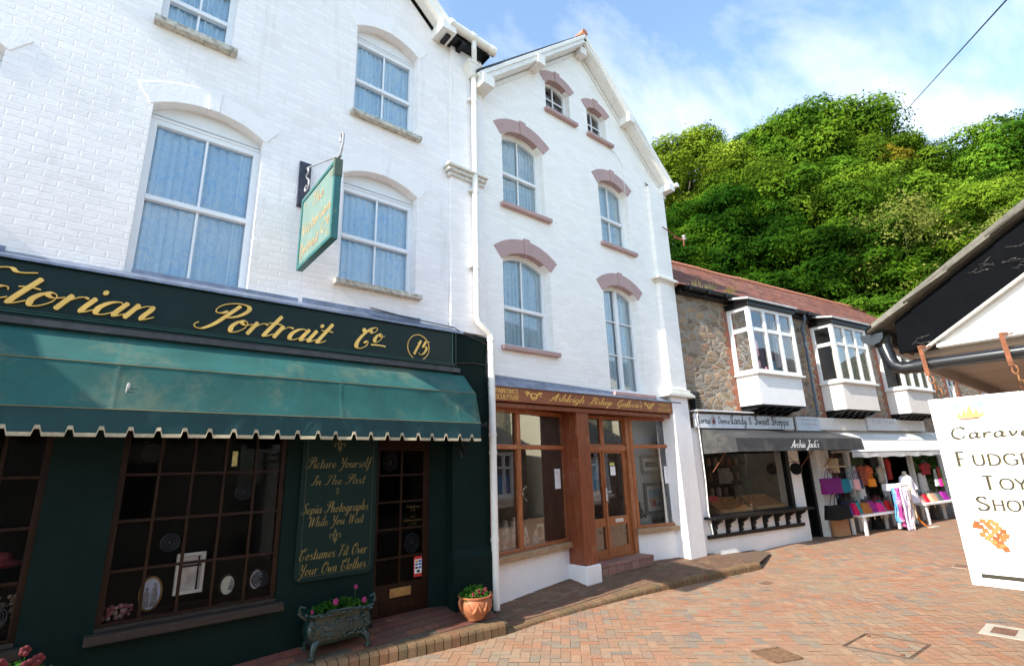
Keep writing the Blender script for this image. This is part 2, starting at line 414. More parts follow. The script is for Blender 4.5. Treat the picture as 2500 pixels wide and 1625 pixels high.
def glass_mat(name, refl=0.9, tint=(1,1,1), rough=0.015, wave=0.02):
    if name in _M: return _M[name]
    m = bpy.data.materials.new(name); nt, N, L = nodes_of(m)
    out = N('ShaderNodeOutputMaterial'); mix = N('ShaderNodeMixShader'); tr = N('ShaderNodeBsdfTransparent'); gl = N('ShaderNodeBsdfGlossy')
    tr.inputs[0].default_value = c4(tint); gl.inputs['Roughness'].default_value = rough
    gl.inputs[0].default_value = (0.95,0.97,1,1)
    fr = N('ShaderNodeFresnel'); fr.inputs['IOR'].default_value = 1.75
    mul = N('ShaderNodeMath'); mul.operation = 'MULTIPLY'; mul.inputs[1].default_value = refl; mul.use_clamp = True; L(fr.outputs[0], mul.inputs[0])
    g = N('ShaderNodeNewGeometry')
    n = N('ShaderNodeTexNoise'); n.inputs['Scale'].default_value = 1.6; n.inputs['Detail'].default_value = 1; L(g.outputs['Position'], n.inputs['Vector'])
    bp = N('ShaderNodeBump'); bp.inputs['Strength'].default_value = wave; bp.inputs['Distance'].default_value = 0.05; L(n.outputs[0], bp.inputs['Height'])
    L(bp.outputs[0], gl.inputs['Normal'])
    L(mul.outputs[0], mix.inputs[0]); L(tr.outputs[0], mix.inputs[1]); L(gl.outputs[0], mix.inputs[2]); L(mix.outputs[0], out.inputs[0])
    _M[name] = m
    return m

def lace_mat(name, col, col2):
    m = bpy.data.materials.new(name); nt, N, L = nodes_of(m)
    out = N('ShaderNodeOutputMaterial'); b = N('ShaderNodeBsdfPrincipled'); L(b.outputs[0], out.inputs[0])
    b.inputs['Roughness'].default_value = 0.9; b.inputs['Specular IOR Level'].default_value = 0.1
    g = N('ShaderNodeNewGeometry')
    mp = N('ShaderNodeMapping'); mp.inputs['Scale'].default_value = (1.3, 0.2, 0.8); L(g.outputs['Position'], mp.inputs[0])
    n = N('ShaderNodeTexNoise'); n.inputs['Scale'].default_value = 9; n.inputs['Detail'].default_value = 3; n.inputs['Distortion'].default_value = 1.2; L(mp.outputs[0], n.inputs['Vector'])
    r = N('ShaderNodeValToRGB'); els = r.color_ramp.elements
    els[0].position = 0.40; els[0].color = (0,0,0,1); els[1].position = 0.47; els[1].color = (1,1,1,1)
    e = els.new(0.54); e.color = (0.15,0.15,0.15,1); e = els.new(0.60); e.color = (0.75,0.75,0.75,1); e = els.new(0.68); e.color = (0.2,0.2,0.2,1)
    L(n.outputs[0], r.inputs[0])
    n2 = N('ShaderNodeTexNoise'); n2.inputs['Scale'].default_value = 70; n2.inputs['Detail'].default_value = 2; L(g.outputs['Position'], n2.inputs['Vector'])
    ma = N('ShaderNodeMath'); ma.operation = 'MULTIPLY_ADD'; ma.inputs[1].default_value = 0.5; ma.use_clamp = True; L(r.outputs[0], ma.inputs[0])
    mr = N('ShaderNodeMath'); mr.operation = 'MULTIPLY'; mr.inputs[1].default_value = 0.7; L(n2.outputs[0], mr.inputs[0]); L(mr.outputs[0], ma.inputs[2])
    mx = N('ShaderNodeMix'); mx.data_type = 'RGBA'; L(ma.outputs[0], mx.inputs[0]); mx.inputs[6].default_value = c4(col); mx.inputs[7].default_value = c4(col2)
    L(mx.outputs[2], b.inputs['Base Color'])
    return m

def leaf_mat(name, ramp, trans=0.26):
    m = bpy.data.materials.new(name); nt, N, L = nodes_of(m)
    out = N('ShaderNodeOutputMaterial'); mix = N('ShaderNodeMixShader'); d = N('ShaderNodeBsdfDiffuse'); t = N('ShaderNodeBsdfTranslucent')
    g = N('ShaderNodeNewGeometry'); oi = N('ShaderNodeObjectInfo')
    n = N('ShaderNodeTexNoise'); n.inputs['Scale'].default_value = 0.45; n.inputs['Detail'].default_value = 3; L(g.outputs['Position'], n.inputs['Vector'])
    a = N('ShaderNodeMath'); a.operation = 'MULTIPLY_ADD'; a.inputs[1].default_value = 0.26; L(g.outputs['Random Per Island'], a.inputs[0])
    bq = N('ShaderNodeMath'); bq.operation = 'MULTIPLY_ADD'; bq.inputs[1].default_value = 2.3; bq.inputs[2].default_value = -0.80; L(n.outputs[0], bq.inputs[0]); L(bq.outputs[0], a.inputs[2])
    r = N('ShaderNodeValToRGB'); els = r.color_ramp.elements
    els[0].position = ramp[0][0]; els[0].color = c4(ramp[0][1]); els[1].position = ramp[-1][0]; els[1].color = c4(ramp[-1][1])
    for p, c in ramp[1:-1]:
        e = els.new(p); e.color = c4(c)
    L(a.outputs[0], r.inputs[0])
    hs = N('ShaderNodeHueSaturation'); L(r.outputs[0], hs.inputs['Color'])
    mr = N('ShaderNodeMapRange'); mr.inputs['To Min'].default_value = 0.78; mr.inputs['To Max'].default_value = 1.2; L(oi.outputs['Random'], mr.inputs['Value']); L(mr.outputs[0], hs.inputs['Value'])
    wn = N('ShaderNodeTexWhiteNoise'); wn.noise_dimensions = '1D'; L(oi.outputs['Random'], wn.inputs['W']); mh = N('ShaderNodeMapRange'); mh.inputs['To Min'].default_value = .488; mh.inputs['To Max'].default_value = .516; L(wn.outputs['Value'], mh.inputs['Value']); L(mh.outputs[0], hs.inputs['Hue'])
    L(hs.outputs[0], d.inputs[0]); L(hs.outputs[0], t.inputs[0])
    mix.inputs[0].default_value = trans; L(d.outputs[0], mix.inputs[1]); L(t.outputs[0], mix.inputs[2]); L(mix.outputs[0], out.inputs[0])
    return m

def wood_mat(name, c1, c2, rough=0.45, scale=5.0, stretch=(9,9,0.6), worn=0.0, worncol=(0.42,0.30,0.18)):
    if name in _M: return _M[name]
    m = bpy.data.materials.new(name); nt, N, L = nodes_of(m)
    out = N('ShaderNodeOutputMaterial'); b = N('ShaderNodeBsdfPrincipled'); L(b.outputs[0], out.inputs[0])
    b.inputs['Roughness'].default_value = rough
    g = N('ShaderNodeNewGeometry'); mp = N('ShaderNodeMapping'); mp.inputs['Scale'].default_value = stretch; L(g.outputs['Position'], mp.inputs[0])
    n = N('ShaderNodeTexNoise'); n.inputs['Scale'].default_value = scale; n.inputs['Detail'].default_value = 8; n.inputs['Roughness'].default_value = 0.65; n.inputs['Distortion'].default_value = 0.8; L(mp.outputs[0], n.inputs['Vector'])
    r = N('ShaderNodeValToRGB'); r.color_ramp.elements[0].position = 0.33; r.color_ramp.elements[1].position = 0.68
    r.color_ramp.elements[0].color = c4(c1); r.color_ramp.elements[1].color = c4(c2); L(n.outputs[0], r.inputs[0]); last = r.outputs[0]
    if worn:
        n2 = N('ShaderNodeTexNoise'); n2.inputs['Scale'].default_value = 3.2; n2.inputs['Detail'].default_value = 9; n2.inputs['Roughness'].default_value = 0.75
        mp2 = N('ShaderNodeMapping'); mp2.inputs['Scale'].default_value = (1.6,1.6,0.8); L(g.outputs['Position'], mp2.inputs[0]); L(mp2.outputs[0], n2.inputs['Vector'])
        r2 = N('ShaderNodeValToRGB'); r2.color_ramp.elements[0].position = 0.56; r2.color_ramp.elements[1].position = 0.66; r2.color_ramp.elements[1].color = (worn,worn,worn,1); L(n2.outputs[0], r2.inputs[0])
        mx = N('ShaderNodeMix'); mx.data_type = 'RGBA'; L(r2.outputs[0], mx.inputs[0]); L(last, mx.inputs[6]); mx.inputs[7].default_value = c4(worncol); last = mx.outputs[2]
    L(last, b.inputs['Base Color'])
    bp = N('ShaderNodeBump'); bp.inputs['Strength'].default_value = 0.15; bp.inputs['Distance'].default_value = 0.004; L(n.outputs[0], bp.inputs['Height']); L(bp.outputs[0], b.inputs['Normal'])
    _M[name] = m
    return m

def col_mat(c, rough=0.65, name=None, var=0.12, bump=0.15, bscale=90):
    n = name or 'cloth_%02d%02d%02d' % tuple(int(min(0.99, x)*100) for x in c)
    return pmat(n, c, max(rough, .7), var=var, vscale=14, bump=bump, bscale=bscale, spec=.2)
# ------------------------------------------------------------------ lettering (drawn with a pen: every stroke is a ribbon)
BOWL = [(.37,.34),(.27,.45),(.12,.40),(.04,.22),(.08,.04),(.2,.0),(.32,.12),(.38,.30)]
GL = {
 'a': (.5, [BOWL, [(.39,.45),(.37,.12),(.42,.01),(.54,.12)]]),
 'b': (.46, [[(.07,1.0),(.06,.5),(.06,.1),(.16,.0),(.3,.05),(.36,.22),(.3,.42),(.18,.42),(.08,.28)]]),
 'c': (.40, [[(.31,.36),(.26,.44),(.16,.44),(.05,.3),(.05,.12),(.14,.0),(.26,.02),(.42,.16)]]),
 'd': (.5, [BOWL, [(.39,1.0),(.37,.12),(.42,.01),(.54,.12)]]),
 'e': (.38, [[(.05,.18),(.22,.22),(.32,.34),(.26,.45),(.14,.42),(.05,.25),(.06,.08),(.16,.0),(.28,.02),(.42,.16)]]),
 'f': (.3, [[(.36,.9),(.29,1.0),(.2,.93),(.15,.65),(.12,0),(.05,-.34),(-.06,-.38)], [(-.02,.44),(.3,.45)]]),
 'g': (.5, [BOWL, [(.39,.45),(.37,-.1),(.3,-.36),(.14,-.42),(.07,-.3),(.2,-.12),(.52,.12)]]),
 'h': (.5, [[(.07,1.0),(.06,.0)], [(.06,.2),(.16,.4),(.28,.45),(.34,.36),(.33,.1),(.38,.0),(.52,.12)]]),
 'i': (.2, [[(.07,.45),(.06,.1),(.11,.0),(.24,.12)], 'dot.1,.68']),
 'j': (.2, [[(.1,.45),(.09,-.15),(.02,-.38),(-.1,-.38)], 'dot.12,.68']),
 'k': (.44, [[(.07,1.0),(.06,.0)], [(.1,.2),(.32,.44)], [(.14,.24),(.26,.06),(.34,.0),(.46,.12)]]),
 'l': (.2, [[(.07,1.0),(.06,.1),(.11,.0),(.24,.12)]]),
 'm': (.74, [[(.06,.45),(.06,.0)], [(.06,.2),(.16,.4),(.26,.45),(.31,.36),(.31,.0)], [(.31,.2),(.41,.4),(.51,.45),(.57,.36),(.56,.1),(.62,.0),(.76,.12)]]),
 'n': (.5, [[(.06,.45),(.06,.0)], [(.06,.2),(.16,.4),(.28,.45),(.34,.36),(.33,.1),(.38,.0),(.52,.12)]]),
 'o': (.42, [[(.2,.45),(.08,.36),(.04,.18),(.12,.01),(.24,.02),(.34,.18),(.32,.36),(.2,.45),(.16,.38),(.3,.3),(.44,.36)]]),
 'p': (.46, [[(.07,.45),(.06,-.42)], [(.07,.25),(.17,.42),(.3,.42),(.36,.24),(.28,.04),(.16,.0),(.07,.1)]]),
 'r': (.34, [[(.06,.45),(.06,.0)], [(.06,.2),(.16,.4),(.24,.45),(.34,.42)]]),
 's': (.34, [[(.29,.38),(.2,.45),(.1,.42),(.08,.32),(.2,.22),(.28,.12),(.2,.01),(.05,.05)]]),
 't': (.26, [[(.11,.8),(.08,.1),(.14,.0),(.28,.12)], [(-.05,.5),(.1,.52),(.28,.49)]]),
 'u': (.52, [[(.07,.45),(.06,.1),(.14,.0),(.26,.1),(.36,.3)], [(.38,.45),(.36,.1),(.42,.0),(.54,.12)]]),
 'v': (.38, [[(.04,.45),(.1,.25),(.16,.02)], [(.16,.02),(.30,.25),(.34,.45)]]),
 'w': (.56, [[(.04,.45),(.14,.02)], [(.14,.02),(.27,.4)], [(.27,.42),(.37,.02)], [(.37,.02),(.52,.45)]]),
 'x': (.36, [[(.04,.45),(.3,.0)], [(.3,.45),(.04,.0)]]),
 'y': (.5, [[(.07,.45),(.07,.15),(.16,.02),(.28,.12),(.36,.3)], [(.38,.45),(.35,-.15),(.24,-.4),(.1,-.4),(.18,-.15),(.52,.12)]]),
 'z': (.36, [[(.04,.45),(.3,.45)], [(.3,.45),(.03,.0)], [(.03,.0),(.34,.0)]]),
 'A': (.62, [[(.31,.95),(.02,.0)], [(.31,.95),(.6,.0)], [(.12,.33),(.5,.33)]]),
 'B': (.58, [[(.09,.95),(.09,.0)], [(.09,.95),(.28,.95),(.43,.85),(.41,.6),(.28,.51),(.09,.5)], [(.28,.5),(.46,.42),(.49,.15),(.34,.01),(.09,.0)]]),
 'C': (.68, [[(.6,.78),(.5,.92),(.34,.96),(.12,.82),(.04,.48),(.12,.14),(.34,.0),(.5,.03),(.62,.2)]]),
 'D': (.7, [[(.09,.95),(.09,.0)], [(.09,.95),(.34,.94),(.56,.78),(.62,.48),(.54,.16),(.34,.01),(.09,.0)]]),
 'E': (.54, [[(.09,.95),(.09,.0)], [(.09,.95),(.48,.95)], [(.09,.5),(.4,.5)], [(.09,.0),(.5,.0)]]),
 'F': (.5, [[(.09,.95),(.09,.0)], [(.09,.95),(.48,.95)], [(.09,.5),(.4,.5)]]),
 'G': (.72, [[(.6,.78),(.5,.92),(.34,.96),(.12,.82),(.04,.48),(.12,.14),(.34,.0),(.5,.02),(.62,.1)], [(.62,.42),(.62,.06)], [(.48,.42),(.7,.42)]]),
 'H': (.72, [[(.09,.95),(.09,.0)], [(.6,.95),(.6,.0)], [(.09,.5),(.6,.5)]]),
 'I': (.22, [[(.1,.95),(.1,.0)]]),
 'J': (.32, [[(.22,.95),(.22,.1),(.12,-.1),(.0,-.12)]]),
 'K': (.58, [[(.09,.95),(.09,.0)], [(.52,.95),(.1,.42)], [(.18,.5),(.56,.0)]]),
 'L': (.5, [[(.09,.95),(.09,.0)], [(.09,.0),(.48,.0)]]),
 'M': (.84, [[(.08,.0),(.14,.95)], [(.14,.95),(.42,.1)], [(.42,.1),(.7,.95)], [(.7,.95),(.76,.0)]]),
 'N': (.7, [[(.08,.0),(.08,.95)], [(.08,.95),(.6,.0)], [(.6,.0),(.6,.95)]]),
 'O': (.76, [[(.38,.96),(.14,.84),(.04,.48),(.14,.12),(.38,.0),(.62,.12),(.72,.48),(.62,.84),(.38,.96)]]),
 'P': (.52, [[(.09,.95),(.09,.0)], [(.09,.95),(.32,.94),(.47,.82),(.45,.58),(.3,.46),(.09,.46)]]),
 'R': (.6, [[(.09,.95),(.09,.0)], [(.09,.95),(.32,.94),(.47,.82),(.45,.6),(.3,.48),(.09,.48)], [(.27,.48),(.58,.0)]]),
 'S': (.5, [[(.42,.8),(.32,.95),(.14,.92),(.06,.74),(.16,.56),(.36,.42),(.46,.22),(.34,.02),(.14,.0),(.04,.16)]]),
 'T': (.6, [[(.02,.95),(.58,.95)], [(.3,.95),(.3,.0)]]),
 'U': (.66, [[(.08,.95),(.08,.25),(.2,.02),(.42,.02),(.56,.25),(.56,.95)]]),
 'V': (.58, [[(.02,.95),(.29,.0)], [(.29,.0),(.56,.95)]]),
 'W': (.88, [[(.02,.95),(.22,.0)], [(.22,.0),(.43,.9)], [(.43,.9),(.64,.0)], [(.64,.0),(.86,.95)]]),
 'Y': (.58, [[(.02,.95),(.29,.45)], [(.56,.95),(.29,.45)], [(.29,.45),(.29,.0)]]),
 '&': (.7, [[(.6,.34),(.42,.03),(.18,.0),(.06,.18),(.28,.48),(.42,.74),(.3,.95),(.16,.84),(.22,.58),(.64,.0)]]),
 '1': (.42, [[(.1,.74),(.25,.95)], [(.25,.95),(.24,.0)]]),
 '5': (.52, [[(.18,.93),(.48,.95)], [(.18,.93),(.14,.52)], [(.14,.52),(.3,.6),(.47,.46),(.45,.14),(.26,.0),(.06,.1)]]),
 "'": (.12, [[(.07,1.0),(.04,.82)]]), '.': (.14, ['dot.06,.04']), '-': (.3, [[(.04,.4),(.26,.4)]]), ' ': (.34, []),
}
# flourished capitals for the pen scripts
GS = {
 'P': (.62, [[(.46,.95),(.36,.5),(.28,.2),(.14,.0),(.0,.0),(-.1,.1),(-.06,.2)], [(.3,.70),(.22,.62),(.10,.62),(.03,.74),(.1,.92),(.34,1.03),(.6,1.0),(.72,.86),(.66,.64),(.5,.5),(.3,.46)]]),
 'C': (.66, [[(.36,.80),(.44,.72),(.56,.8),(.58,.93),(.46,.98),(.26,.86),(.1,.56),(.05,.24),(.14,.03),(.32,.0),(.48,.12),(.5,.26),(.42,.34),(.34,.26)], [(.02,.86),(.1,.74),(.24,.74),(.38,.86)]]),
 'V': (.66, [[(.02,.82),(.1,.95),(.2,.8),(.22,.4),(.26,.0)], [(.26,.0),(.5,.5),(.66,.92)], [(.66,.92),(.86,1.0),(1.06,.9),(1.3,.96)]]),
 'A': (.68, [[(.5,.98),(.3,.5),(.12,.1),(-.02,.0),(-.1,.12)], [(.5,.98),(.5,.5),(.5,.1),(.58,.0),(.68,.1)], [(.1,.42),(.3,.3),(.62,.36)]]),
 'B': (.64, [[(.24,.9),(.16,.4),(.1,.05),(-.02,.0),(-.08,.12)], [(-.02,.7),(.06,.9),(.3,.98),(.5,.88),(.46,.62),(.26,.52),(.5,.46),(.54,.18),(.36,.0),(.18,.06)]]),
 'G': (.68, [[(.36,.80),(.5,.74),(.58,.86),(.46,.98),(.26,.88),(.1,.56),(.06,.2),(.2,.02),(.38,.06),(.5,.4)], [(.52,.44),(.46,.0),(.34,-.28),(.16,-.34),(.1,-.24)]]),
 'Y': (.6, [[(.0,.82),(.08,.94),(.16,.8),(.16,.5),(.28,.42),(.44,.62),(.54,.95)], [(.54,.95),(.44,.4),(.34,.0),(.2,-.3),(.04,-.3),(-.02,-.2)]]),
 'I': (.34, [[(.36,.95),(.24,.5),(.16,.1),(.0,.0),(-.06,.12)], [(.1,.86),(.24,.94),(.46,.98)]]),
 'T': (.54, [[(.34,.92),(.24,.45),(.16,.08),(.0,.0),(-.06,.12)], [(.0,.78),(.06,.94),(.3,.92),(.62,.98)]]),
 'W': (.86, [[(.0,.84),(.08,.95),(.14,.8),(.18,.02)], [(.18,.02),(.46,.9)], [(.46,.9),(.5,.02)], [(.5,.02),(.74,.7),(.9,.96)]]),
 'S': (.52, [[(.52,.84),(.42,.97),(.26,.92),(.2,.72),(.34,.5),(.4,.24),(.26,.0),(.04,.02),(-.04,.16),(.06,.24)]]),
 'F': (.54, [[(.3,.9),(.22,.45),(.14,.06),(.0,.0),(-.06,.12)], [(.0,.78),(.06,.94),(.3,.92),(.6,.98)], [(.1,.48),(.42,.52)]]),
 'J': (.44, [[(.12,.88),(.3,.96),(.5,.96)], [(.42,.96),(.34,.4),(.22,-.2),(.06,-.36),(-.06,-.24),(.1,-.04),(.46,.14)]]),
 'O': (.66, [[(.44,.96),(.2,.84),(.06,.5),(.1,.12),(.28,.0),(.48,.12),(.6,.46),(.56,.84),(.4,.96),(.3,.82),(.42,.7),(.66,.78)]]),
}
# blackletter capitals for the broad pen
GB = {
 'L': (.5, [[(.3,.95),(.16,.85),(.2,.1),(.08,.0)], [(.08,.0),(.28,.1),(.5,.06)], [(.06,.9),(.14,.98)]]),
 'D': (.62, [[(.2,.8),(.2,.1),(.1,.02)], [(.06,.9),(.3,.95),(.52,.8),(.56,.4),(.42,.05),(.1,.02)]]),
 'C': (.58, [[(.54,.86),(.4,.95),(.18,.84),(.1,.5),(.16,.14),(.34,.0),(.54,.12)], [(.34,.9),(.32,.1)]]),
 'S': (.56, [[(.5,.88),(.32,.95),(.12,.86),(.14,.64),(.42,.48),(.5,.24),(.36,.02),(.12,.04),(.02,.14)], [(.3,.95),(.28,.0)]]),
}
def catmull(pts, n=7):
    if len(pts) == 2:
        a, b = pts
        return [(a[0]+(b[0]-a[0])*k/4, a[1]+(b[1]-a[1])*k/4) for k in range(5)]
    P = [(2*pts[0][0]-pts[1][0], 2*pts[0][1]-pts[1][1])] + list(pts) + [(2*pts[-1][0]-pts[-2][0], 2*pts[-1][1]-pts[-2][1])]
    out = []
    for i in range(1, len(P)-2):
        p0, p1, p2, p3 = P[i-1], P[i], P[i+1], P[i+2]
        for k in range(n):
            t = k/n
            out.append(tuple(0.5*((2*p1[j]) + (-p0[j]+p2[j])*t + (2*p0[j]-5*p1[j]+4*p2[j]-p3[j])*t*t + (-p0[j]+3*p1[j]-3*p2[j]+p3[j])*t**3) for j in (0,1)))
    out.append(P[-2])
    return out

STY = {
 'script': dict(slant=.50, thick=.125, thin=.022, mode='down', sp=.03),
 'scriptlight': dict(slant=.30, thick=.085, thin=.03, mode='down', sp=.06),
 'brush': dict(slant=.30, thick=.13, thin=.075, mode='down', sp=.0),
 'black': dict(slant=0., thick=.135, thin=.03, mode='nib', sp=.05),
 'roman': dict(slant=0., thick=.10, thin=.058, mode='vert', sp=.09, serif=True),
 'chancery': dict(slant=.12, thick=.10, thin=.03, mode='nib2', sp=.12),
 'sans': dict(slant=0., thick=.085, thin=.085, mode='mono', sp=.12),
}
def layout(txt, style):
    st = STY[style]; x = 0.0; strokes = []
    for ch in txt:
        d = None
        if style in ('script', 'scriptlight', 'brush'): d = GS.get(ch)
        if style == 'black': d = GB.get(ch)
        if d is None: d = GL.get(ch, GL[' '])
        adv, ss = d
        for s in ss:
            if isinstance(s, str):
                cx, cy = [float(q) for q in s[3:].split(',')]
                w = max(st['thick'], .06)*1.05
                pts = [(cx-.028, cy+.02), (cx, cy), (cx+.028, cy-.02)]
                strokes.append([((p[0]+x+p[1]*st['slant'], p[1]), w) for p in pts]); continue
            pl = catmull([(p[0]+x+p[1]*st['slant'], p[1]) for p in s])
            out = []
            for i in range(len(pl)):
                a = pl[max(0, i-1)]; b = pl[min(len(pl)-1, i+1)]
                dx, dy = b[0]-a[0], b[1]-a[1]; l = math.hypot(dx, dy) or 1
                dx /= l; dy /= l
                if st['mode'] == 'down': k = max(0, -dy)**1.6
                elif st['mode'] == 'vert': k = abs(dy)**1.5 if not (len(s) == 2 and dy > .3 and dx > .1) else .15
                elif st['mode'] == 'nib': k = abs(dx*.70+dy*.72)*.3 + .85*abs(dx*.70 - dy*.72)*.8
                elif st['mode'] == 'nib2': k = abs(dx*.5 - dy*.86)
                else: k = 1.0
                out.append((pl[i], st['thin']+(st['thick']-st['thin'])*min(1, k)))
            strokes.append(out)
            if st.get('serif') and len(s) == 2 and abs(s[0][1]-s[1][1]) > .6:
                for p in s:
                    if p[1] < .03 or p[1] > .9:
                        px = p[0]+x
                        strokes.append([((px-.10, p[1]), .03), ((px, p[1]), .04), ((px+.10, p[1]), .03)])
        x += adv + st['sp']
    return strokes, x - st['sp']

def text_mb(txt, style, x0, z0, h, P, width=None, thick=0.0, mb=None, lift=0.002, weight=1.0, center=False):
    """letters of cap height h from (x0,z0); P(x,z,d) maps to space, d<0 is proud of the board"""
    mb = mb or MB()
    strokes, W = layout(txt, style)
    sx = h if width is None else width / max(W, .01)
    if center: x0 = x0 - W*sx/2
    for si, st in enumerate(strokes):
        d0 = -(lift + thick + 0.0002*(si % 5))
        n = len(st); L = []; R = []
        for i in range(n):
            (px, py), w = st[i]
            a = st[max(0, i-1)][0]; b = st[min(n-1, i+1)][0]
            dx, dy = (b[0]-a[0])*sx, (b[1]-a[1])*h; l = math.hypot(dx, dy) or 1
            nx, ny = -dy/l, dx/l; hw = w*h*weight/2
            X, Y = x0+px*sx, z0+py*h
            dd = d0 - 0.00006*i*(1 if thick > 0.004 else .3)
            L.append((X+nx*hw, Y+ny*hw, dd)); R.append((X-nx*hw, Y-ny*hw, dd))
        # rounded ends
        def capmid(i, s):
            (px, py), w = st[i]; a = st[0][0] if s < 0 else st[-2][0]; b = st[1][0] if s < 0 else st[-1][0]
            dx, dy = (b[0]-a[0])*sx, (b[1]-a[1])*h; l = math.hypot(dx, dy) or 1
            return (x0+px*sx+s*dx/l*w*h*.3, z0+py*h+s*dy/l*w*h*.3, L[i][2])
        c0 = capmid(0, -1); c1 = capmid(n-1, 1)
        vs = [P(*p) for p in L] + [P(*p) for p in R] + [P(*c0), P(*c1)]
        fs = [(i, n+i, n+i+1, i+1) for i in range(n-1)]
        fs += [(0, 2*n, n), (n-1, 2*n-1, 2*n+1)]
        b = len(vs)
        if thick > 0:
            ring = [p for p in R] + [c1] + list(reversed(L)) + [c0]
            vs += [P(*p) for p in ring] + [P(p[0], p[1], -lift*0.2) for p in ring]
            m = len(ring)
            for i in range(m):
                j = (i+1) % m
                fs.append((b+i, b+m+i, b+m+j, b+j))
        mb.add(vs, fs)
    return mb

def ribbon(mb, pts, w, P, d, taper=False):
    pl = catmull(pts, 8) if len(pts) > 2 else pts
    n = len(pl); L = []; R = []
    for i in range(n):
        a = pl[max(0, i-1)]; b = pl[min(n-1, i+1)]
        dx, dy = b[0]-a[0], b[1]-a[1]; l = math.hypot(dx, dy) or 1
        ww = w/2*(1 if not taper else (.35+.65*math.sin(math.pi*i/(n-1))))
        L.append(P(pl[i][0]-dy/l*ww, pl[i][1]+dx/l*ww, d-0.00004*i)); R.append(P(pl[i][0]+dy/l*ww, pl[i][1]-dx/l*ww, d-0.00004*i))
    mb.add(L+R, [(i, n+i, n+i+1, i+1) for i in range(n-1)])
    return mb

def scroll_ornament(mb, cx, cz, s, P, d, w):
    for sg in (-1, 1):
        ribbon(mb, [(cx, cz-.42*s), (cx+sg*.2*s, cz-.1*s), (cx+sg*.5*s, cz+.18*s), (cx+sg*.8*s, cz+.2*s), (cx+sg*.86*s, cz+.02*s), (cx+sg*.7*s, cz-.02*s)], w, P, d, True)
        ribbon(mb, [(cx-sg*.1*s, cz+.2*s), (cx+sg*.2*s, cz+.22*s), (cx+sg*.4*s, cz-.05*s), (cx+sg*.2*s, cz-.25*s), (cx-sg*.1*s, cz-.1*s)], w, P, d-.0006*(2+sg), True)
        ribbon(mb, [(cx+sg*.5*s, cz+.3*s), (cx+sg*.9*s, cz+.34*s), (cx+sg*1.1*s, cz+.2*s)], w, P, d-.004, True)

# ------------------------------------------------------------------ materials in use
white_brick = brick_mat('white_painted_brick', (.87,.835,.835), (.845,.81,.805), bump=.42, dist=.009, wob=.02, dirt=.34, dirtcol=(.55,.53,.49))
cream_brick = brick_mat('cream_white_brick', (.89,.865,.83), (.875,.85,.815), bump=.5, dist=.009, wob=.018, dirt=.12, dirtcol=(.60,.57,.50), rows_noise=.8)
green_brick = brick_mat('green_painted_brick', (.010,.045,.040), (.008,.038,.034), bump=.5, dist=.008, dirt=.25, dirtcol=(.02,.06,.055), rough=.5)
render_white = pmat('white_render', (.85,.82,.81), .7, var=.05, vscale=3, bump=.35, bscale=30, dirt=.3, dirtcol=(.55,.52,.47), dscale=3, dthr=.58)
white_paint = pmat('white_paint', (.80,.80,.80), .42, var=.04, vscale=6, bump=.06, bscale=30, dirt=.35, dirtcol=(.50,.46,.38), dscale=9, dthr=.60)
white_upvc = pmat('white_upvc', (.78,.80,.83), .3, var=.03, dirt=.18, dirtcol=(.5,.47,.4), dscale=6, dthr=.6)
old_white = pmat('aged_white_paint', (.78,.77,.74), .55, var=.06, bump=.25, bscale=40, dirt=.7, dirtcol=(.33,.26,.17), dscale=11, dthr=.60)
stone_sill = pmat('mossy_stone_sill', (.55,.53,.48), .85, var=.25, vscale=18, bump=.6, bscale=40, dirt=.8, dirtcol=(.20,.18,.13), dscale=16, dthr=.47)
mauve = pmat('dusky_pink_paint', (.43,.285,.27), .6, var=.08, vscale=5, bump=.25, bscale=50, dirt=.25, dirtcol=(.26,.18,.15), dscale=10)
lead = pmat('lead_sheet', (.20,.23,.31), .42, var=.3, vscale=7, metal=.35, bump=.3, bscale=14, dirt=.4, dirtcol=(.45,.46,.5), dscale=5)
bottle_green = pmat('bottle_green_gloss', (.003,.016,.014), .4, spec=.25, var=.15, vscale=2, dirt=.1, dirtcol=(.03,.07,.06), dscale=8, bump=.03, bscale=8)
green_trim = pmat('green_gloss_trim', (.012,.085,.070), .3, var=.2)
gold = pmat('gold_leaf', (.80,.49,.115), .34, var=.22, vscale=3, metal=.25, bump=.05, bscale=30)
gold_dim = pmat('gold_paint', (.16,.115,.028), .45, var=.25, vscale=6)
wall_green = pmat('dark_green_render', (.0028,.0115,.0102), .75, spec=.12, var=.18, vscale=3, bump=.4, bscale=25, dirt=.2, dirtcol=(.005,.016,.014))
canvas_g = pmat('green_awning_canvas', (.010,.088,.082), .8, var=.25, vscale=2.2, bump=.35, bscale=160, dirt=.5, dirtcol=(.12,.15,.10), dscale=1.6, dthr=.50)
canvas_trim = pmat('tan_awning_braid', (.40,.34,.23), .85, var=.25, vscale=25, bump=.4, bscale=120, dirt=.3)
dark_wood = wood_mat('dark_brown_wood', (.008,.003,.002), (.030,.011,.005), .4)
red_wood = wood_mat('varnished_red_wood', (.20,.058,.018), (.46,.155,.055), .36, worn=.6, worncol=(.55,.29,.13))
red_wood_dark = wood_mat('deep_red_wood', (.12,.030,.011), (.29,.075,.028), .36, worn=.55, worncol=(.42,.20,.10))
dark_wood.node_tree.nodes['Principled BSDF'].inputs['Specular IOR Level'].default_value = .15
worn_wood = wood_mat('weathered_sill_wood', (.24,.14,.07), (.42,.28,.16), .75, stretch=(.7,8,8), worn=.7, worncol=(.46,.40,.33))
old_sill = wood_mat('old_dark_sill', (.012,.008,.005), (.03,.018,.012), .8, stretch=(.7,8,8), worn=.4, worncol=(.08,.065,.045))
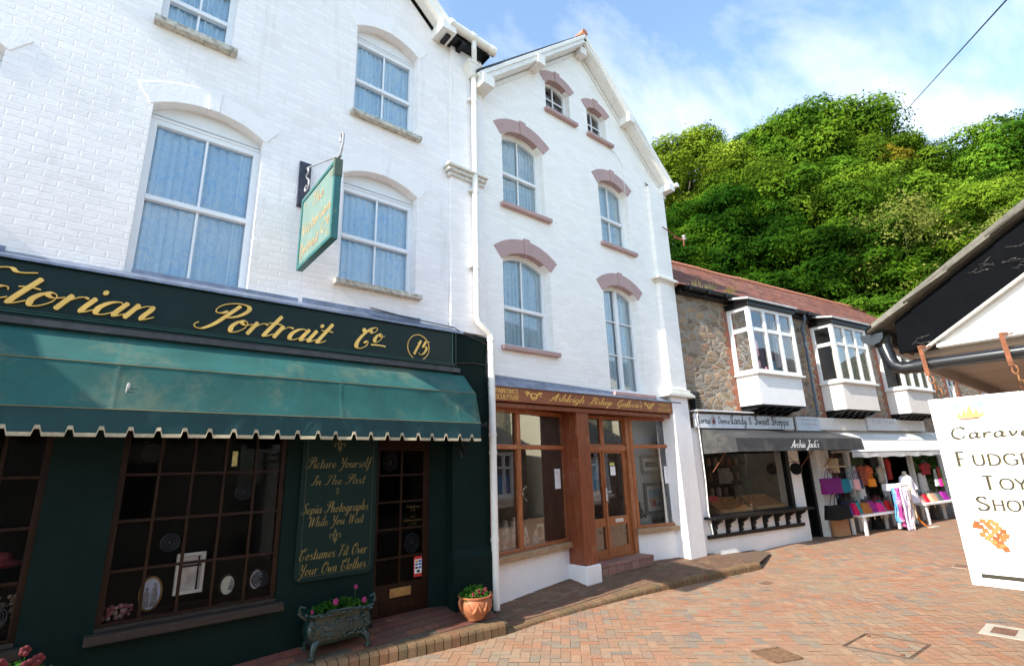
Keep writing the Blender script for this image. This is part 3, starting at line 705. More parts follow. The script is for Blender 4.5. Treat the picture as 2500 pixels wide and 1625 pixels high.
black_gloss = pmat('black_gloss_paint', (.006,.006,.007), .40, spec=.3, var=.2, dirt=.2, dirtcol=(.03,.028,.025), dscale=14, dthr=.6, bump=.06, bscale=20)
black_cob = pmat('black_paint_with_cobwebs', (.003,.0035,.005), .75, spec=.04, var=.25, dirt=.45, dirtcol=(.10,.095,.08), dscale=7, dthr=.66, bump=.12, bscale=25)
black_plastic = pmat('black_pipe', (.013,.014,.017), .22, var=.15, dirt=.15, dirtcol=(.07,.07,.06), dthr=.6)
grey_pipe = pmat('blue_grey_pipe', (.09,.12,.17), .4)
white_pipe = pmat('white_pipe', (.80,.78,.73), .4, var=.06, dirt=.4, dirtcol=(.42,.36,.26), dscale=8, dthr=.6)
slate = brick_mat('grey_slates', (.055,.06,.07), (.02,.02,.022), w=.3, h=.2, gap=.012, bump=.6, dist=.02, wob=.006, var=.35, dirt=.5, dirtcol=(.14,.13,.10))
clay = brick_mat('red_clay_tiles', (.20,.062,.040), (.035,.014,.010), w=.18, h=.085, gap=.012, ang=C_ANG, bump=1.0, dist=.03, wob=.02, var=.45, dirt=.75, dirtcol=(.22,.16,.12), rough=.85, colvar=[(.15,.05,.036),(.24,.085,.05)])
red_brick = brick_mat('red_brick_quoin', (.34,.10,.055), (.30,.25,.2), w=.225, h=.075, gap=.01, ang=C_ANG, bump=.6, var=.35, dirt=.3, dirtcol=(.2,.14,.1), rough=.85)
terracotta_tile = pmat('terracotta_ridge', (.42,.16,.09), .8, var=.3, vscale=9, dirt=.3)
rubble = rubble_mat('rubble_stone', C_ANG)
brown_stone = rubble_mat('brown_rubble_stone', 0.0)
pave_joint = pmat('pavement_joint', (.085,.065,.045), .95, var=.3, vscale=20)
mortar_m = pmat('street_joint_sand', (.29,.235,.165), .95, var=.3, vscale=20, dirt=.5, dirtcol=(.07,.075,.045), dscale=4)
street_m = island_mat('street_bricks', [(0,(0.308,0.145,0.081)),(.22,(0.334,0.176,0.110)),(.4,(0.273,0.158,0.106)),(.52,(0.352,0.211,0.132)),(.66,(0.229,0.167,0.128)),(.76,(0.317,0.167,0.101)),(.86,(0.189,0.158,0.132)),(.93,(0.290,0.216,0.150)),(1,(0.326,0.158,0.101))], rough=.72, dirt=.72, dirtcol=(0.290,0.224,0.145), dscale=.9, fleck=.8)
pave_m = island_mat('pavement_bricks', [(0,(.15,.075,.05)),(.35,(.20,.10,.065)),(.6,(.13,.085,.06)),(.8,(.22,.13,.08)),(1,(.16,.10,.075))], rough=.8, dirt=.65, dirtcol=(.12,.10,.055), dscale=1.6, fleck=.7)
step_m = island_mat('red_step_bricks', [(0,(.17,.050,.036)),(.35,(.13,.045,.035)),(.6,(.10,.05,.038)),(.8,(.19,.075,.045)),(1,(.13,.055,.04))], rough=.7, dirt=.45, dirtcol=(.07,.06,.045), dscale=2)
kerb_m = island_mat('bullnose_kerb_bricks', [(0,(.20,.10,.055)),(.4,(.16,.10,.05)),(.7,(.22,.13,.07)),(1,(.13,.09,.05))], rough=.75, dirt=.6, dirtcol=(.10,.085,.045), dscale=3)
glass_up = glass_mat('window_glass', refl=1.25, wave=.05)
glass_shop = glass_mat('shop_glass', refl=2.1, wave=.03)
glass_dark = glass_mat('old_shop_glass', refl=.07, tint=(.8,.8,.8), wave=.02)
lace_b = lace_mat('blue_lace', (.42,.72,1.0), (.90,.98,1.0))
lace_g = lace_mat('grey_blue_lace', (.42,.58,.68), (.86,.93,.96))
blind = lace_mat('pale_lining', (.55,.70,.78), (.80,.88,.92))
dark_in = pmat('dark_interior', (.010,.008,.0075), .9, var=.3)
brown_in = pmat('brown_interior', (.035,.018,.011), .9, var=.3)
grey_in = pmat('pale_gallery_wall', (.66,.68,.69), .9, var=.05)
iron = pmat('wrought_iron', (.03,.03,.034), .45, metal=.4, var=.3)
bare_metal = pmat('worn_grey_metal', (.42,.43,.45), .42, metal=.6, var=.25, dirt=.3, dirtcol=(.15,.09,.05))
rust = pmat('rusty_iron', (.20,.07,.03), .85, var=.45, vscale=30, bump=.5, bscale=80)
paper = pmat('white_paper', (.80,.79,.78), .8, var=.02)
black_ink = pmat('black_lettering', (.012,.012,.013), .5)
# ------------------------------------------------------------------ terrain, street, pavements
HX, HY = .956, .292
def hill_z(x, y):
    p = x*HX + y*HY
    t = max(0, p-29.5)
    return 17.5*(1-math.exp(-t*1.15/17.5)) if t > 0 else 0
def street_z(x, y):
    return .12*smooth01((x-9.6)/3.0)

def build_setting():
    g = MB(); rows = []
    for i in range(41):
        y = -160 + 8*i; r = []
        for k in range(41):
            x = -160 + 8*k
            r.append((x, y, -.05))
        rows.append(r)
    g.grid(rows)
    tag(g.build('ground', pmat('earth', (.12,.10,.07), .95, var=.3)), kind='structure')
    h = MB(); rows = []
    for i in range(61):
        w = -75 + 2.6*i; r = []
        for k in range(36):
            p = 28.5 + 2.2*k
            x = p*HX - w*HY; y = p*HY + w*HX
            z = hill_z(x, y) + 1.3*noise.noise(Vector((x*.12, y*.12, 0)))*min(1, k/3) - .08
            r.append((x, y, z))
        rows.append(r)
    h.grid(rows)
    tag(h.build('hill', pmat('hillside_soil', (.045,.06,.018), .95, var=.5, vscale=1.5), smooth=True), kind='structure')

    # street: jointing sheet with every paver a piece of its own, 45 degree herringbone
    s = MB(); rows = []
    xs = [-14 + i for i in range(24)] + [10 + .25*i for i in range(13)] + [13.5 + 1.5*i for i in range(20)]
    for y in [-14 + 1.0*i for i in range(22)]:
        rows.append([(x, y, street_z(x, y)) for x in xs])
    s.grid(rows, 0)
    U = .108; c45 = math.cos(rad(45)); gp = .0024
    R2 = 330
    rnd = random.Random(3)
    for ix in range(-R2, R2):
        for iy in range(-R2, R2):
            r = (ix-iy) % 4
            if r == 0: a0, a1, b0, b1 = ix, ix+2, iy, iy+1
            elif r == 3: a0, a1, b0, b1 = ix, ix+1, iy, iy+2
            else: continue
            ca, cb = (a0+a1)/2*U, (b0+b1)/2*U
            cx, cy = (ca-cb)*c45+7, (ca+cb)*c45+2
            if not (-2.2 < cx < 27 and -1.5 < cy < 6.2): continue
            if cx > 9.9 and cy > 5.97-(cx-9.9)*.156: continue
            if cx < 4 and cy < 1.2: continue
            if cy < .9 - (cx-3.5)*.02 and cx < 15 and cy < -.4: continue
            dz = .004 + rnd.uniform(0, .0025)
            tx, ty = rnd.uniform(-.006, .006), rnd.uniform(-.006, .006)
            q = []
            for (a, b) in ((a0*U+gp, b0*U+gp), (a1*U-gp, b0*U+gp), (a1*U-gp, b1*U-gp), (a0*U+gp, b1*U-gp)):
                x, y = (a-b)*c45+7, (a+b)*c45+2
                q.append((x, y, street_z(x, y)+dz+(x-cx)*tx+(y-cy)*ty))
            s.add(q, [(0,1,2,3)], 1)
    tag(s.build('street', [mortar_m, street_m]), kind='structure')

# pavement in front of the green shop: kerb line and surface
K1 = [(-1.2,5.93),(1.0,5.745),(2.1,5.62),(2.87,5.54),(3.57,5.455),(4.3,5.395)]
K2 = [(4.3,5.40),(4.9,5.46),(5.8,5.46),(6.72,5.40),(7.8,5.27),(8.9,5.12),(9.95,4.97)]
def line_y(K, x):
    for (a, b) in zip(K, K[1:]):
        if a[0] <= x <= b[0]: return a[1]+(b[1]-a[1])*(x-a[0])/(b[0]-a[0])
    return K[0][1] if x < K[0][0] else K[-1][1]
def pav1_z(x, y):
    k = line_y(K1, x); return .135 + .135*smooth01((y-k)/.62)
def pav2_z(x, y):
    k = line_y(K2, x); ze = .035 + .085*smooth01((x-4.3)/4.5)
    return ze + (.20-ze)*smooth01((y-k)/1.0)

def build_pavements():
    def one(name, K, zf, x0, x1, ytop, m, bl, bw, kerbw):
        s = MB(); rows = []
        n = int((x1-x0)/.12)
        for i in range(n+1):
            x = x0+(x1-x0)*i/n; k = line_y(K, x)
            rows.append([(x, k, -.02), (x, k+.005, zf(x, k)-.012)] + [(x, k+(ytop-k)*j/10, zf(x, k+(ytop-k)*j/10)) for j in range(1, 11)])
        s.grid([list(reversed(r)) for r in rows], 0)
        rnd = random.Random(5); yy = 4.6; row = 0
        while yy < ytop:
            xx = x0 + (bl/2 if row % 2 else 0)
            while xx < x1:
                cx, cy = xx+bl/2, yy+bw/2
                k = line_y(K, cx)
                if cy > k+kerbw*.85 and cx < x1-.02:
                    g = .004; q = []; dz = .005+rnd.uniform(0, .003)
                    for (x, y) in ((xx+g, yy+g), (xx+bl-g, yy+g), (xx+bl-g, yy+bw-g), (xx+g, yy+bw-g)):
                        q.append((x, y, zf(x, y)+dz))
                    s.add(q, [(0,1,2,3)], 1)
                xx += bl
            yy += bw; row += 1
        # bullnose kerb bricks laid on edge along the front
        x = x0
        while x < x1-.05:
            w = .105; y0 = line_y(K, x); y1 = line_y(K, x+w); z = zf(x, y0)+.012
            prof = [(0,-.03),(0,z-.045),(.012,z-.018),(.035,z-.003),(.07,z+.001),(kerbw,z+.002),(kerbw,z-.06)]
            g = .006; vs = []
            for xx, yk in ((x+g, y0), (x+w-g, y1)):
                for (dy, zz) in prof: vs.append((xx, yk-.012+dy+rnd.uniform(-.002,.002), zz))
            m_ = len(prof); fs = [(i, m_+i, m_+i+1, i+1) for i in range(m_-1)] + [tuple(range(m_)), tuple(reversed(range(m_, 2*m_)))]
            s.add(vs, fs, 2); x += w
        tag(s.build(name, [pave_joint, m, kerb_m]), kind='structure')
    one('pavement', K1, pav1_z, -1.2, 4.3, 6.6, step_m, .215, .108, .19)
    one('pavement', K2, pav2_z, 4.3, 9.95, 6.7, pave_m, .215, .075, .11)
    # ramp where the second pavement runs out beside the stone shops
    r = MB(); rows = []
    for i in range(9):
        t = i/8; rows.append([(9.95+t*1.25, 4.97+(5.97-4.97)*j/6*(1) + t*.35*(1-j/6), .12+(.145-.12)*j/6+.004*(1-t)) for j in range(7)])
    r.grid(rows)
    tag(r.build('pavement', [pave_m]), kind='structure')
build_setting()
build_pavements()

# ------------------------------------------------------------------ house helpers
def arch_pts(x0, x1, zs, rise, n=12):
    """segmental arch from right springing to left springing"""
    if rise <= 0: return [(x1, zs), (x0, zs)]
    c = (x1-x0)/2; R = (c*c+rise*rise)/(2*rise); cz = zs+rise-R; cx = (x0+x1)/2
    a = math.asin(c/R)
    return [(cx+R*math.sin(a-2*a*i/n), cz+R*math.cos(a-2*a*i/n)) for i in range(n+1)]
def opening(x0, x1, zb, zs, rise, inset=0.0, n=12):
    return [(x0+inset, zb+inset), (x1-inset, zb+inset)] + arch_pts(x0+inset, x1-inset, zs-inset*.2, max(rise-inset*.8, .001) if rise > 0 else 0, n) if rise > 0 else [(x0+inset, zb+inset), (x1-inset, zb+inset), (x1-inset, zs-inset), (x0+inset, zs-inset)]
def ring(mb, outer, inner, P, d0, d1, mi=0):
    n = len(outer)
    vs = [P(p[0],p[1],d0) for p in outer]+[P(p[0],p[1],d0) for p in inner]+[P(p[0],p[1],d1) for p in outer]+[P(p[0],p[1],d1) for p in inner]
    fs = []
    for i in range(n):
        j = (i+1) % n
        fs += [(i, j, n+j, n+i), (n+i, n+j, 3*n+j, 3*n+i), (i, 2*n+i, 2*n+j, j), (2*n+i, 3*n+i, 3*n+j, 2*n+j)]
    mb.add(vs, fs, mi)
def arch_band(mb, x0, x1, zs, rise, t, P, d0, d1, key=True, n=14, drop=.004):
    c = (x1-x0)/2; R = (c*c+rise*rise)/(2*rise); cz = zs+rise-R; cx = (x0+x1)/2; a = math.asin(c/R)
    a2 = a*1.03
    def seg(aa, bb, r0, r1, e0, e1, m):
        A = [(cx+r0*math.sin(aa+(bb-aa)*i/m), cz+r0*math.cos(aa+(bb-aa)*i/m)) for i in range(m+1)]
        B = [(cx+r1*math.sin(aa+(bb-aa)*i/m), cz+r1*math.cos(aa+(bb-aa)*i/m)) for i in range(m+1)]
        mb.poly(list(A) + list(reversed(B)) if False else list(reversed(B)) + A, P, e0, e1) if False else None
        vs = [P(p[0],p[1],e0) for p in A]+[P(p[0],p[1],e0) for p in B]+[P(p[0],p[1],e1) for p in A]+[P(p[0],p[1],e1) for p in B]
        k = m+1; fs = []
        for i in range(m):
            fs += [(i, i+1, k+i+1, k+i), (i, 2*k+i, 2*k+i+1, i+1), (k+i, k+i+1, 3*k+i+1, 3*k+i)]
        fs += [(0, k, 3*k, 2*k), (m, 2*k+m, 3*k+m, k+m)]
        mb.add(vs, fs)
    r0 = R-drop; r1 = R+t
    if key:
        kw = .055/R*1.0
        seg(-a2, -kw, r0, r1, d0, d1, n//2); seg(kw, a2, r0, r1, d0, d1, n//2)
        seg(-kw, kw, r0-.008, r1+.030, d0-.014, d1, 2)
    else:
        seg(-a2, a2, r0, r1, d0, d1, n)
def curtain(mb, x0, x1, z0, z1, y, amp=.018, folds=14, seed=0, top=None):
    rnd = random.Random(seed); ph = [rnd.uniform(0, 6.28) for _ in range(3)]
    n = 90; rows = []
    for j in range(2):
        z = z0 if j == 0 else z1; r = []
        for i in range(n+1):
            t = i/n
            dy = amp*(math.sin(t*folds*6.28+ph[0])+.6*math.sin(t*folds*2.3*6.28+ph[1])*.6+.8*math.sin(t*2.2*6.28+ph[2]))
            r.append((x0+(x1-x0)*t, y+dy, z))
        rows.append(r)
    mb.grid(rows)

def sash_window(root, x0, x1, zb, zs, rise, y, mat, cmat, rail, bars='v', flat=False, sill=None, sillmat=None, frame_in=.065, label=None, seed=1, head=.0, pane=None, white_bead=True, hole_back=.12):
    """a sash window of the wall at y (its outer frame face); flat head with board in the arch when flat"""
    P = PA(y)
    f = MB()
    if flat:
        zt = zs - head
        ring(f, opening(x0, x1, zb, zt, 0), opening(x0, x1, zb, zt, 0, frame_in), P, 0, .10)
        # board that fills the arch over the flat head, with two beads
        top = [(x0, zt+.002), (x1, zt+.002)] + arch_pts(x0, x1, zs, rise)
        f.poly(top, P, .02, .10)
        f.box(x0+.01, x1-.01, y-.012, y+.02, zt-.005, zt+.022); f.box(x0+.01, x1-.01, y+.0, y+.02, zt+.05, zt+.062)
        ix0, ix1, iz0, iz1 = x0+frame_in, x1-frame_in, zb+frame_in, zt-frame_in
    else:
        ring(f, opening(x0, x1, zb, zs, rise), opening(x0, x1, zb, zs, rise, frame_in), P, 0, .10)
        ix0, ix1, iz0, iz1 = x0+frame_in, x1-frame_in, zb+frame_in, zs+rise-frame_in
    cx = (x0+x1)/2
    if rail:
        f.box(ix0-.004, ix1+.004, y-.012, y+.06, rail-.028, rail+.028)
        for sx in (ix0, ix1-.0):
            pass
    w = .013
    zc = iz1+(.0 if flat else -.004)
    if bars == 'v':
        f.box(cx-w, cx+w, y+.02, y+.045, iz0-.002, rail-.026); f.box(cx-w, cx+w, y+.012, y+.037, rail+.026, zc)
    if bars == 'cross':
        zm = zb+(zs+rise-zb)*.53
        f.box(cx-w, cx+w, y+.012, y+.04, iz0, zc); f.box(ix0, ix1, y+.014, y+.042, zm-w, zm+w)
    if bars == 'casement':
        f.box(cx-.045, cx+.045, y-.006, y+.05, iz0-.002, zc)
        for k in (1, 2):
            zz = iz0+(iz1-iz0)*k/3
            f.box(ix0, cx-.046, y+.012, y+.04, zz-w, zz+w); f.box(cx+.046, ix1, y+.012, y+.04, zz-w, zz+w)
    win = f.build('window', mat, root, bevel=.004)
    if label: win['label'] = label
    WM[win.name] = Matrix.Identity(4)
    g = MB()
    pl = opening(x0, x1, zb, zs-head if flat else zs, 0 if flat else rise, frame_in-.01)
    g.poly(pl, P, .050)
    g.build('pane', pane or glass_up, win)
    if cmat:
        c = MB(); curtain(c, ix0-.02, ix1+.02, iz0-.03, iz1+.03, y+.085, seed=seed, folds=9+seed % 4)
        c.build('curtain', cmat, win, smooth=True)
    if sill:
        sx0, sx1, sz0, sz1, sy0 = sill
        s = MB(); s.add([(sx0,sy0,sz0),(sx1,sy0,sz0),(sx1,y+.02,sz0),(sx0,y+.02,sz0),(sx0,sy0,sz1-.02),(sx1,sy0,sz1-.02),(sx1,y+.02,sz1),(sx0,y+.02,sz1)], [(0,3,2,1),(4,5,6,7),(0,1,5,4),(1,2,6,5),(2,3,7,6),(3,0,4,7)])
        s.build('sill', sillmat, win, bevel=.008)
    return win
def wall_sheet(mb, outline, holes, P, depth, mi=0, edge=True):
    mb.poly(outline, P, 0.0, None, mi, holes)
    for h in holes:
        n = len(h)
        vs = [P(p[0],p[1],0) for p in h]+[P(p[0],p[1],depth) for p in h]
        mb.add(vs, [(i, n+i, n+(i+1) % n, (i+1) % n) for i in range(n)], mi)
    if edge:
        n = len(outline)
        vs = [P(p[0],p[1],0) for p in outline]+[P(p[0],p[1],depth) for p in outline]
        mb.add(vs, [(i, (i+1) % n, n+(i+1) % n, n+i) for i in range(n)], mi)
def rect(x0, x1, z0, z1): return [(x0,z0),(x1,z0),(x1,z1),(x0,z1)]

# ================================================================== the portrait shop house
def house_one():
    root = thing('shop_house', 'tall white painted brick house with dark green shopfront at the left', 'house', (.6, 6.0, .2))
    P = PA(6.0)
    W = [(.04,1.15,3.93,5.90,.17), (2.155,3.265,4.33,5.85,.17), (2.225,3.23,6.86,8.34,.17), (-.04,.69,6.97,8.0,.1), (-2.15,-1.12,4.33,5.93,.17)]
    u = MB()
    out = [(-3.25,3.88),(4.45,3.88),(4.45,8.9),(3.62,8.9),(.6,11.62),(-2.42,8.9),(-3.25,8.9)]
    wall_sheet(u, out, [opening(*w) for w in W], P, .30)
    u.box(4.43, 4.45, 6.3, 13, 0, 8.9); u.box(-3.25, -3.22, 6.3, 13, 0, 8.9)
    u.add([(-3.25,13,0),(4.45,13,0),(4.45,13,8.9),(.6,13,11.6),(-3.25,13,8.9)], [(0,1,2,3,4)])
    u.box(3.82, 4.45, 5.94, 6.0-.001, 3.9, 8.9)
    u.box(-3.25, -2.62, 5.985, 6.0-.001, 3.9, 8.9)
    wl = u.build('wall', white_brick, root)
    c = MB()
    for x0, x1 in ((3.70, 4.47),):
        c = MB(); c.box(x0+.07, x1-.02, 5.90, 5.999, 6.40, 6.46); c.box(x0+.03, x1-.01, 5.86, 5.999, 6.461, 6.52); c.box(x0, x1, 5.82, 5.999, 6.521, 6.57)
        c.build('pilaster_cap', pmat('mossy_white_stone', (.66,.64,.60), .8, var=.2, vscale=14, bump=.4, dirt=.75, dirtcol=(.16,.15,.10), dscale=12, dthr=.54), root, bevel=.01)
    for (x0,x1,zb,zs,r) in W:
        v = MB(); arch_band(v, x0-.015, x1+.015, zs, r, .235, P, -.010, .10)
        v.build('window_arch', pmat('white_arch_paint', (.87,.845,.845), .6, var=.03, bump=.3, bscale=22, dirt=.15, dirtcol=(.5,.46,.4)), root, bevel=.005)
    spec = [(0,4.86,.085,None,1), (1,5.02,.10,(2.11,3.33,4.255,4.34,5.90),2), (2,7.52,.10,(2.185,3.28,6.785,6.87,5.90),3), (3,7.43,.07,(-.09,.745,6.885,6.98,5.90),4), (4,5.05,.1,(-2.2,-1.07,4.255,4.34,5.9),5)]
    lab = ['large low sash window with blue lace curtains beside the hanging sign', None, None, None, None]
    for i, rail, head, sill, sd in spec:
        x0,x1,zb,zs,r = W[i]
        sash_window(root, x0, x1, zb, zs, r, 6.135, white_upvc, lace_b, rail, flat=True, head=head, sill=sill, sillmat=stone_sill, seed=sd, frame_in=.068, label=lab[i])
    # roof with verge boards
    r = MB()
    pk = (.6, 11.93)
    for s in (-1, 1):
        e = (.6+s*3.22, 9.02)
        A = [(pk[0],5.74,pk[1]),(e[0],5.74,e[1]),(e[0],13.2,e[1]),(pk[0],13.2,pk[1])]
        B = [(p[0],p[1],p[2]-.05) for p in A]
        r.add(A+B, [(0,1,2,3),(7,6,5,4),(0,4,5,1),(1,5,6,2),(2,6,7,3),(3,7,4,0)])
        # flat eaves strip carried past the pilaster
        r.add([(.6+s*3.0,5.72,9.10),(.6+s*3.95,5.72,9.02),(.6+s*3.95,13,9.9),(.6+s*3.0,13,9.9)], [(0,1,2,3)])
    rf = r.build('roof', slate, root)
    b = MB()
    for s in (-1, 1):
        b.obox((.6, 5.755, 11.77), (.6+s*3.14, 5.755, 8.95), .05, .19, up=(0,0,1))
        b.obox((.6, 5.725, 11.83), (.6+s*3.2, 5.725, 8.97), .03, .07)
        b.obox((.6, 5.86, 11.70), (.6+s*3.1, 5.86, 8.90), .2, .03)
    b.box(3.48, 3.74, 5.66, 6.0, 8.86, 9.04)
    b.build('bargeboard', old_white, rf)
    gt = MB()
    gt.tube([(3.62,5.70,9.05),(4.56,5.70,9.0)], .075, 12); gt.tube([(3.64,5.70,9.05),(3.70,5.70,9.047)], .083, 12); gt.tube([(4.05,5.70,9.03),(4.13,5.70,9.026)], .084, 12); gt.tube([(4.46,5.70,9.0),(4.56,5.70,8.997)], .085, 12)
    gt.tube([(4.12,5.70,8.98),(4.12,5.70,8.78),(4.22,5.84,8.62),(4.22,5.86,8.5)], .045, 10)
    gt.build('gutter', white_pipe, rf, smooth=True)
    sf = MB(); sf.box(3.5, 4.5, 5.76, 6.0, 8.905, 8.94); sf.box(3.6,3.68,5.74,5.95,8.82,8.9); sf.box(3.9,3.98,5.74,5.95,8.82,8.9); sf.build('soffit', black_gloss, rf)
    dp = MB()
    dp.tube([(4.23,5.87,8.42),(4.23,5.87,4.16),(4.25,5.87,4.08),(4.43,5.86,3.94),(4.475,5.86,3.88)], .048, 12)
    dp.tube([(4.475,5.86,3.91),(4.478,5.86,.16)], .05, 12)
    for z in (7.9, 6.2, 4.9): dp.tube([(4.23,5.87,z),(4.23,5.87,z+.07)], .056, 12)
    for z in (3.80, 2.4, 2.15, 1.0): dp.tube([(4.475,5.86,z),(4.475,5.86,z+.05)], .058, 12)
    for z in (7.93, 6.23, 4.93): dp.box(4.13, 4.24, 5.86, 5.95, z, z+.03)
    d = dp.build('drainpipe', white_pipe, root, smooth=True)
    hp = MB(); hp.add([(4.06,5.76,8.60),(4.42,5.76,8.60),(4.42,5.97,8.60),(4.06,5.97,8.60),(4.16,5.81,8.40),(4.32,5.81,8.40),(4.32,5.94,8.40),(4.16,5.94,8.40)], [(0,1,2,3),(7,6,5,4),(0,4,5,1),(1,5,6,2),(2,6,7,3),(3,7,4,0)])
    hp.box(4.05, 4.43, 5.75, 5.98, 8.60, 8.64); hp.build('hopper_head', white_pipe, d, bevel=.006)
    # ---- shopfront
    w = MB()
    lo = rect(-3.25, 4.46, .0, 3.88)
    wall_sheet(w, lo, [rect(.27,1.73,.70,2.50), rect(-2.2,-.22,.70,2.50), rect(2.80,3.84,.1,2.55)], P, .12, edge=False)
    w.add([(3.84,6.12,.1),(3.62,6.22,.1),(3.62,6.22,2.55),(3.84,6.12,2.55)], [(0,1,2,3)])
    w.box(2.7, 2.80, 6.12, 6.3, .1, 2.55); w.box(2.7, 3.9, 6.12, 6.3, 2.55, 2.6)
    w.add([(3.845,5.93,.95),(4.46,5.93,.95),(4.46,5.93,3.87),(3.845,5.93,3.87),(3.845,6.0,.95),(4.46,6.0,.95),(4.46,6.0,3.87),(3.845,6.0,3.87)], [(0,1,2,3),(4,0,3,7),(1,5,6,2),(3,2,6,7)])
    w.add([(3.82,5.86,.0),(4.465,5.86,.0),(4.465,5.86,.86),(3.82,5.86,.86),(3.845,5.93,.95),(4.46,5.93,.95),(3.82,6.0,.0),(3.82,6.0,.86),(4.465,6.0,.0),(4.465,6.0,.86),(3.845,6.0,.95)], [(0,1,2,3),(3,2,5,4),(6,0,3,7),(7,3,4,10),(1,8,9,2)])
    w.build('shopfront_wall', wall_green, root)
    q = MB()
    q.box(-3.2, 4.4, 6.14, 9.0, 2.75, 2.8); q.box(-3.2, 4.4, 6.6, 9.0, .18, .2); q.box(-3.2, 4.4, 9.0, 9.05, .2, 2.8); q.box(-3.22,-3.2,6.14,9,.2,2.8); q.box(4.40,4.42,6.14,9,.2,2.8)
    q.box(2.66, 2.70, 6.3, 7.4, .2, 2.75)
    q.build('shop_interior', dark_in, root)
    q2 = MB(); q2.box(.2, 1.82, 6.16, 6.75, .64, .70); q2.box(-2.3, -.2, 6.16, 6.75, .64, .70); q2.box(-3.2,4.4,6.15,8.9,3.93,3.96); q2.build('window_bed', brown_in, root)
    def shop_window(x0, x1, vb, hb, bulls):
        f = MB()
        ring(f, rect(x0,x1,.70,2.50), rect(x0+.05,x1-.05,.76,2.45), P, .03, .12)
        for x in vb: f.box(x-.013, x+.013, 6.045, 6.085, .755, 2.455)
        for z in hb: f.box(x0+.045, x1-.045, 6.048, 6.082, z-.013, z+.013)
        win = f.build('display_window', dark_wood, root, bevel=.003)
        s = MB(); s.box(x0-.06, x1+.06, 5.90, 6.03, .625, .70); s.box(x0, x1, 5.985, 6.04, .701, .735); s.build('sill', old_sill, win, bevel=.008)
        g = MB(); g.poly(rect(x0+.03,x1-.03,.73,2.47), P, .070); g.build('pane', glass_dark, win)
        for (x, z) in bulls:
            k = MB()
            for rr, hh in ((.075,.012),(.055,.010),(.035,.012)):
                pts = [(x+rr*math.cos(a*.2618), 6.052, z+rr*math.sin(a*.2618)) for a in range(25)]
                k.tube(pts, hh*.6, 6, caps=False)
            k.sphere((x, 6.055, z), (.022,.014,.022), 10, 6)
            k.build('bullseye_glass', pmat('thick_dark_glass', (.008,.009,.012), .42, spec=.22), win, smooth=True)
    shop_window(.27, 1.73, (.58,.86,1.14,1.43), (1.17,1.59,2.0), ((1.335,1.80),(.745,1.37),(1.58,.93),(.5,2.2)))
    shop_window(-2.2, -.22, (-.52,-.82,-1.12,-1.42,-1.72), (1.17,1.59,2.0), ((-.37,.93),))
    # door with ten small panes
    f = MB(); dy = 6.2; PD = PA(dy)
    holes = []
    xs = ((2.92,3.215),(3.245,3.55)); zs = ((.63,.91),(.935,1.245),(1.27,1.57),(1.595,1.90),(1.925,2.22))
    for a, b in xs:
        for c0, d0 in zs: holes.append(rect(a,b,c0,d0))
    wall_sheet(f, rect(2.82,3.64,.27,2.40), holes, PD, .04)
    f.box(2.98, 3.5, dy-.012, dy, .33, .45)
    dr = f.build('door', dark_wood, root, bevel=.003)
    g = MB(); g.poly(rect(2.9,3.57,.62,2.23), PD, .02); g.build('pane', glass_dark, dr)
    l = MB(); l.box(3.10, 3.39, dy-.016, dy-.001, .475, .575); l.box(3.135, 3.355, dy-.024, dy-.0165, .50, .55); l.build('letterbox', pmat('tarnished_brass', (.35,.22,.08), .4, metal=.6, var=.3), dr, bevel=.003)
    for (x, z) in ((3.07,2.08),(3.40,1.07)):
        k = MB()
        for rr in (.10,.072,.045): k.tube([(x+rr*math.cos(a*.2618), dy+.012, z+rr*1.1*math.sin(a*.2618)) for a in range(25)], .007, 6, caps=False)
        k.sphere((x, dy+.012, z), (.026,.012,.026), 10, 6)
        k.build('bullseye_glass', _M['thick_dark_glass'], dr, smooth=True)
    st = MB(); st.box(3.435, 3.555, dy+.004, dy+.008, .66, .90); card = st.build('sticker', pmat('red_sticker', (.50,.02,.02), .5, var=.05), dr)
    st2 = MB(); st2.box(3.445, 3.545, dy+.001, dy+.0038, .70, .865)
    for (x, z, mi) in ((3.452,.83,1),(3.50,.83,2),(3.452,.795,2),(3.50,.795,2),(3.452,.755,3),(3.50,.755,2)): st2.box(x, x+.04, dy-.001, dy+.0008, z, z+.025, mi)
    st2.box(3.475, 3.52, dy-.001, dy+.0008, .71, .74, 3)
    st2.build('card_emblem', [paper, pmat('orange_ink', (.6,.25,.03), .5), pmat('blue_ink', (.03,.12,.35), .5), black_ink], dr)
    nt = MB()
    for tx, z, h, wd in (('Telephone', 1.50,.034,.20), ('01598', 1.455,.034,.16), ('www.', 1.38,.028,.07), ('oldtimephotos', 1.335,.03,.26), ('co.uk', 1.295,.028,.10)):
        text_mb(tx, 'scriptlight', 3.40-wd/2, z, h, PD, width=wd, mb=nt, lift=.004)
    nt.build('door_lettering', gold_dim, dr)
    # lead flashing over the fascia
    f = MB()
    f.add([(-3.25,5.885,3.875),(4.0,5.885,3.875),(4.0,5.995,3.945),(-3.25,5.995,3.945),(-3.25,5.885,3.85),(4.0,5.885,3.85)], [(0,1,2,3),(4,5,1,0)])
    for x0 in (-2.4, .1, 1.75): f.box(x0, x0+1.6, 5.992, 5.998, 3.93, 3.985+.02*(x0 > 1))
    f.build('lead_flashing', lead, root)
    cb = MB(); rnd = random.Random(2)
    cb.tube([(2.6,5.97,4.02),(3.2,5.96,3.97),(3.85,5.9,3.93),(4.0,5.9,3.86),(4.3,5.91,3.80),(4.46,5.91,3.74)], .008, 5)
    cb.tube([(3.9,5.92,3.42),(4.2,5.915,3.45),(4.45,5.915,3.44)], .006, 5)
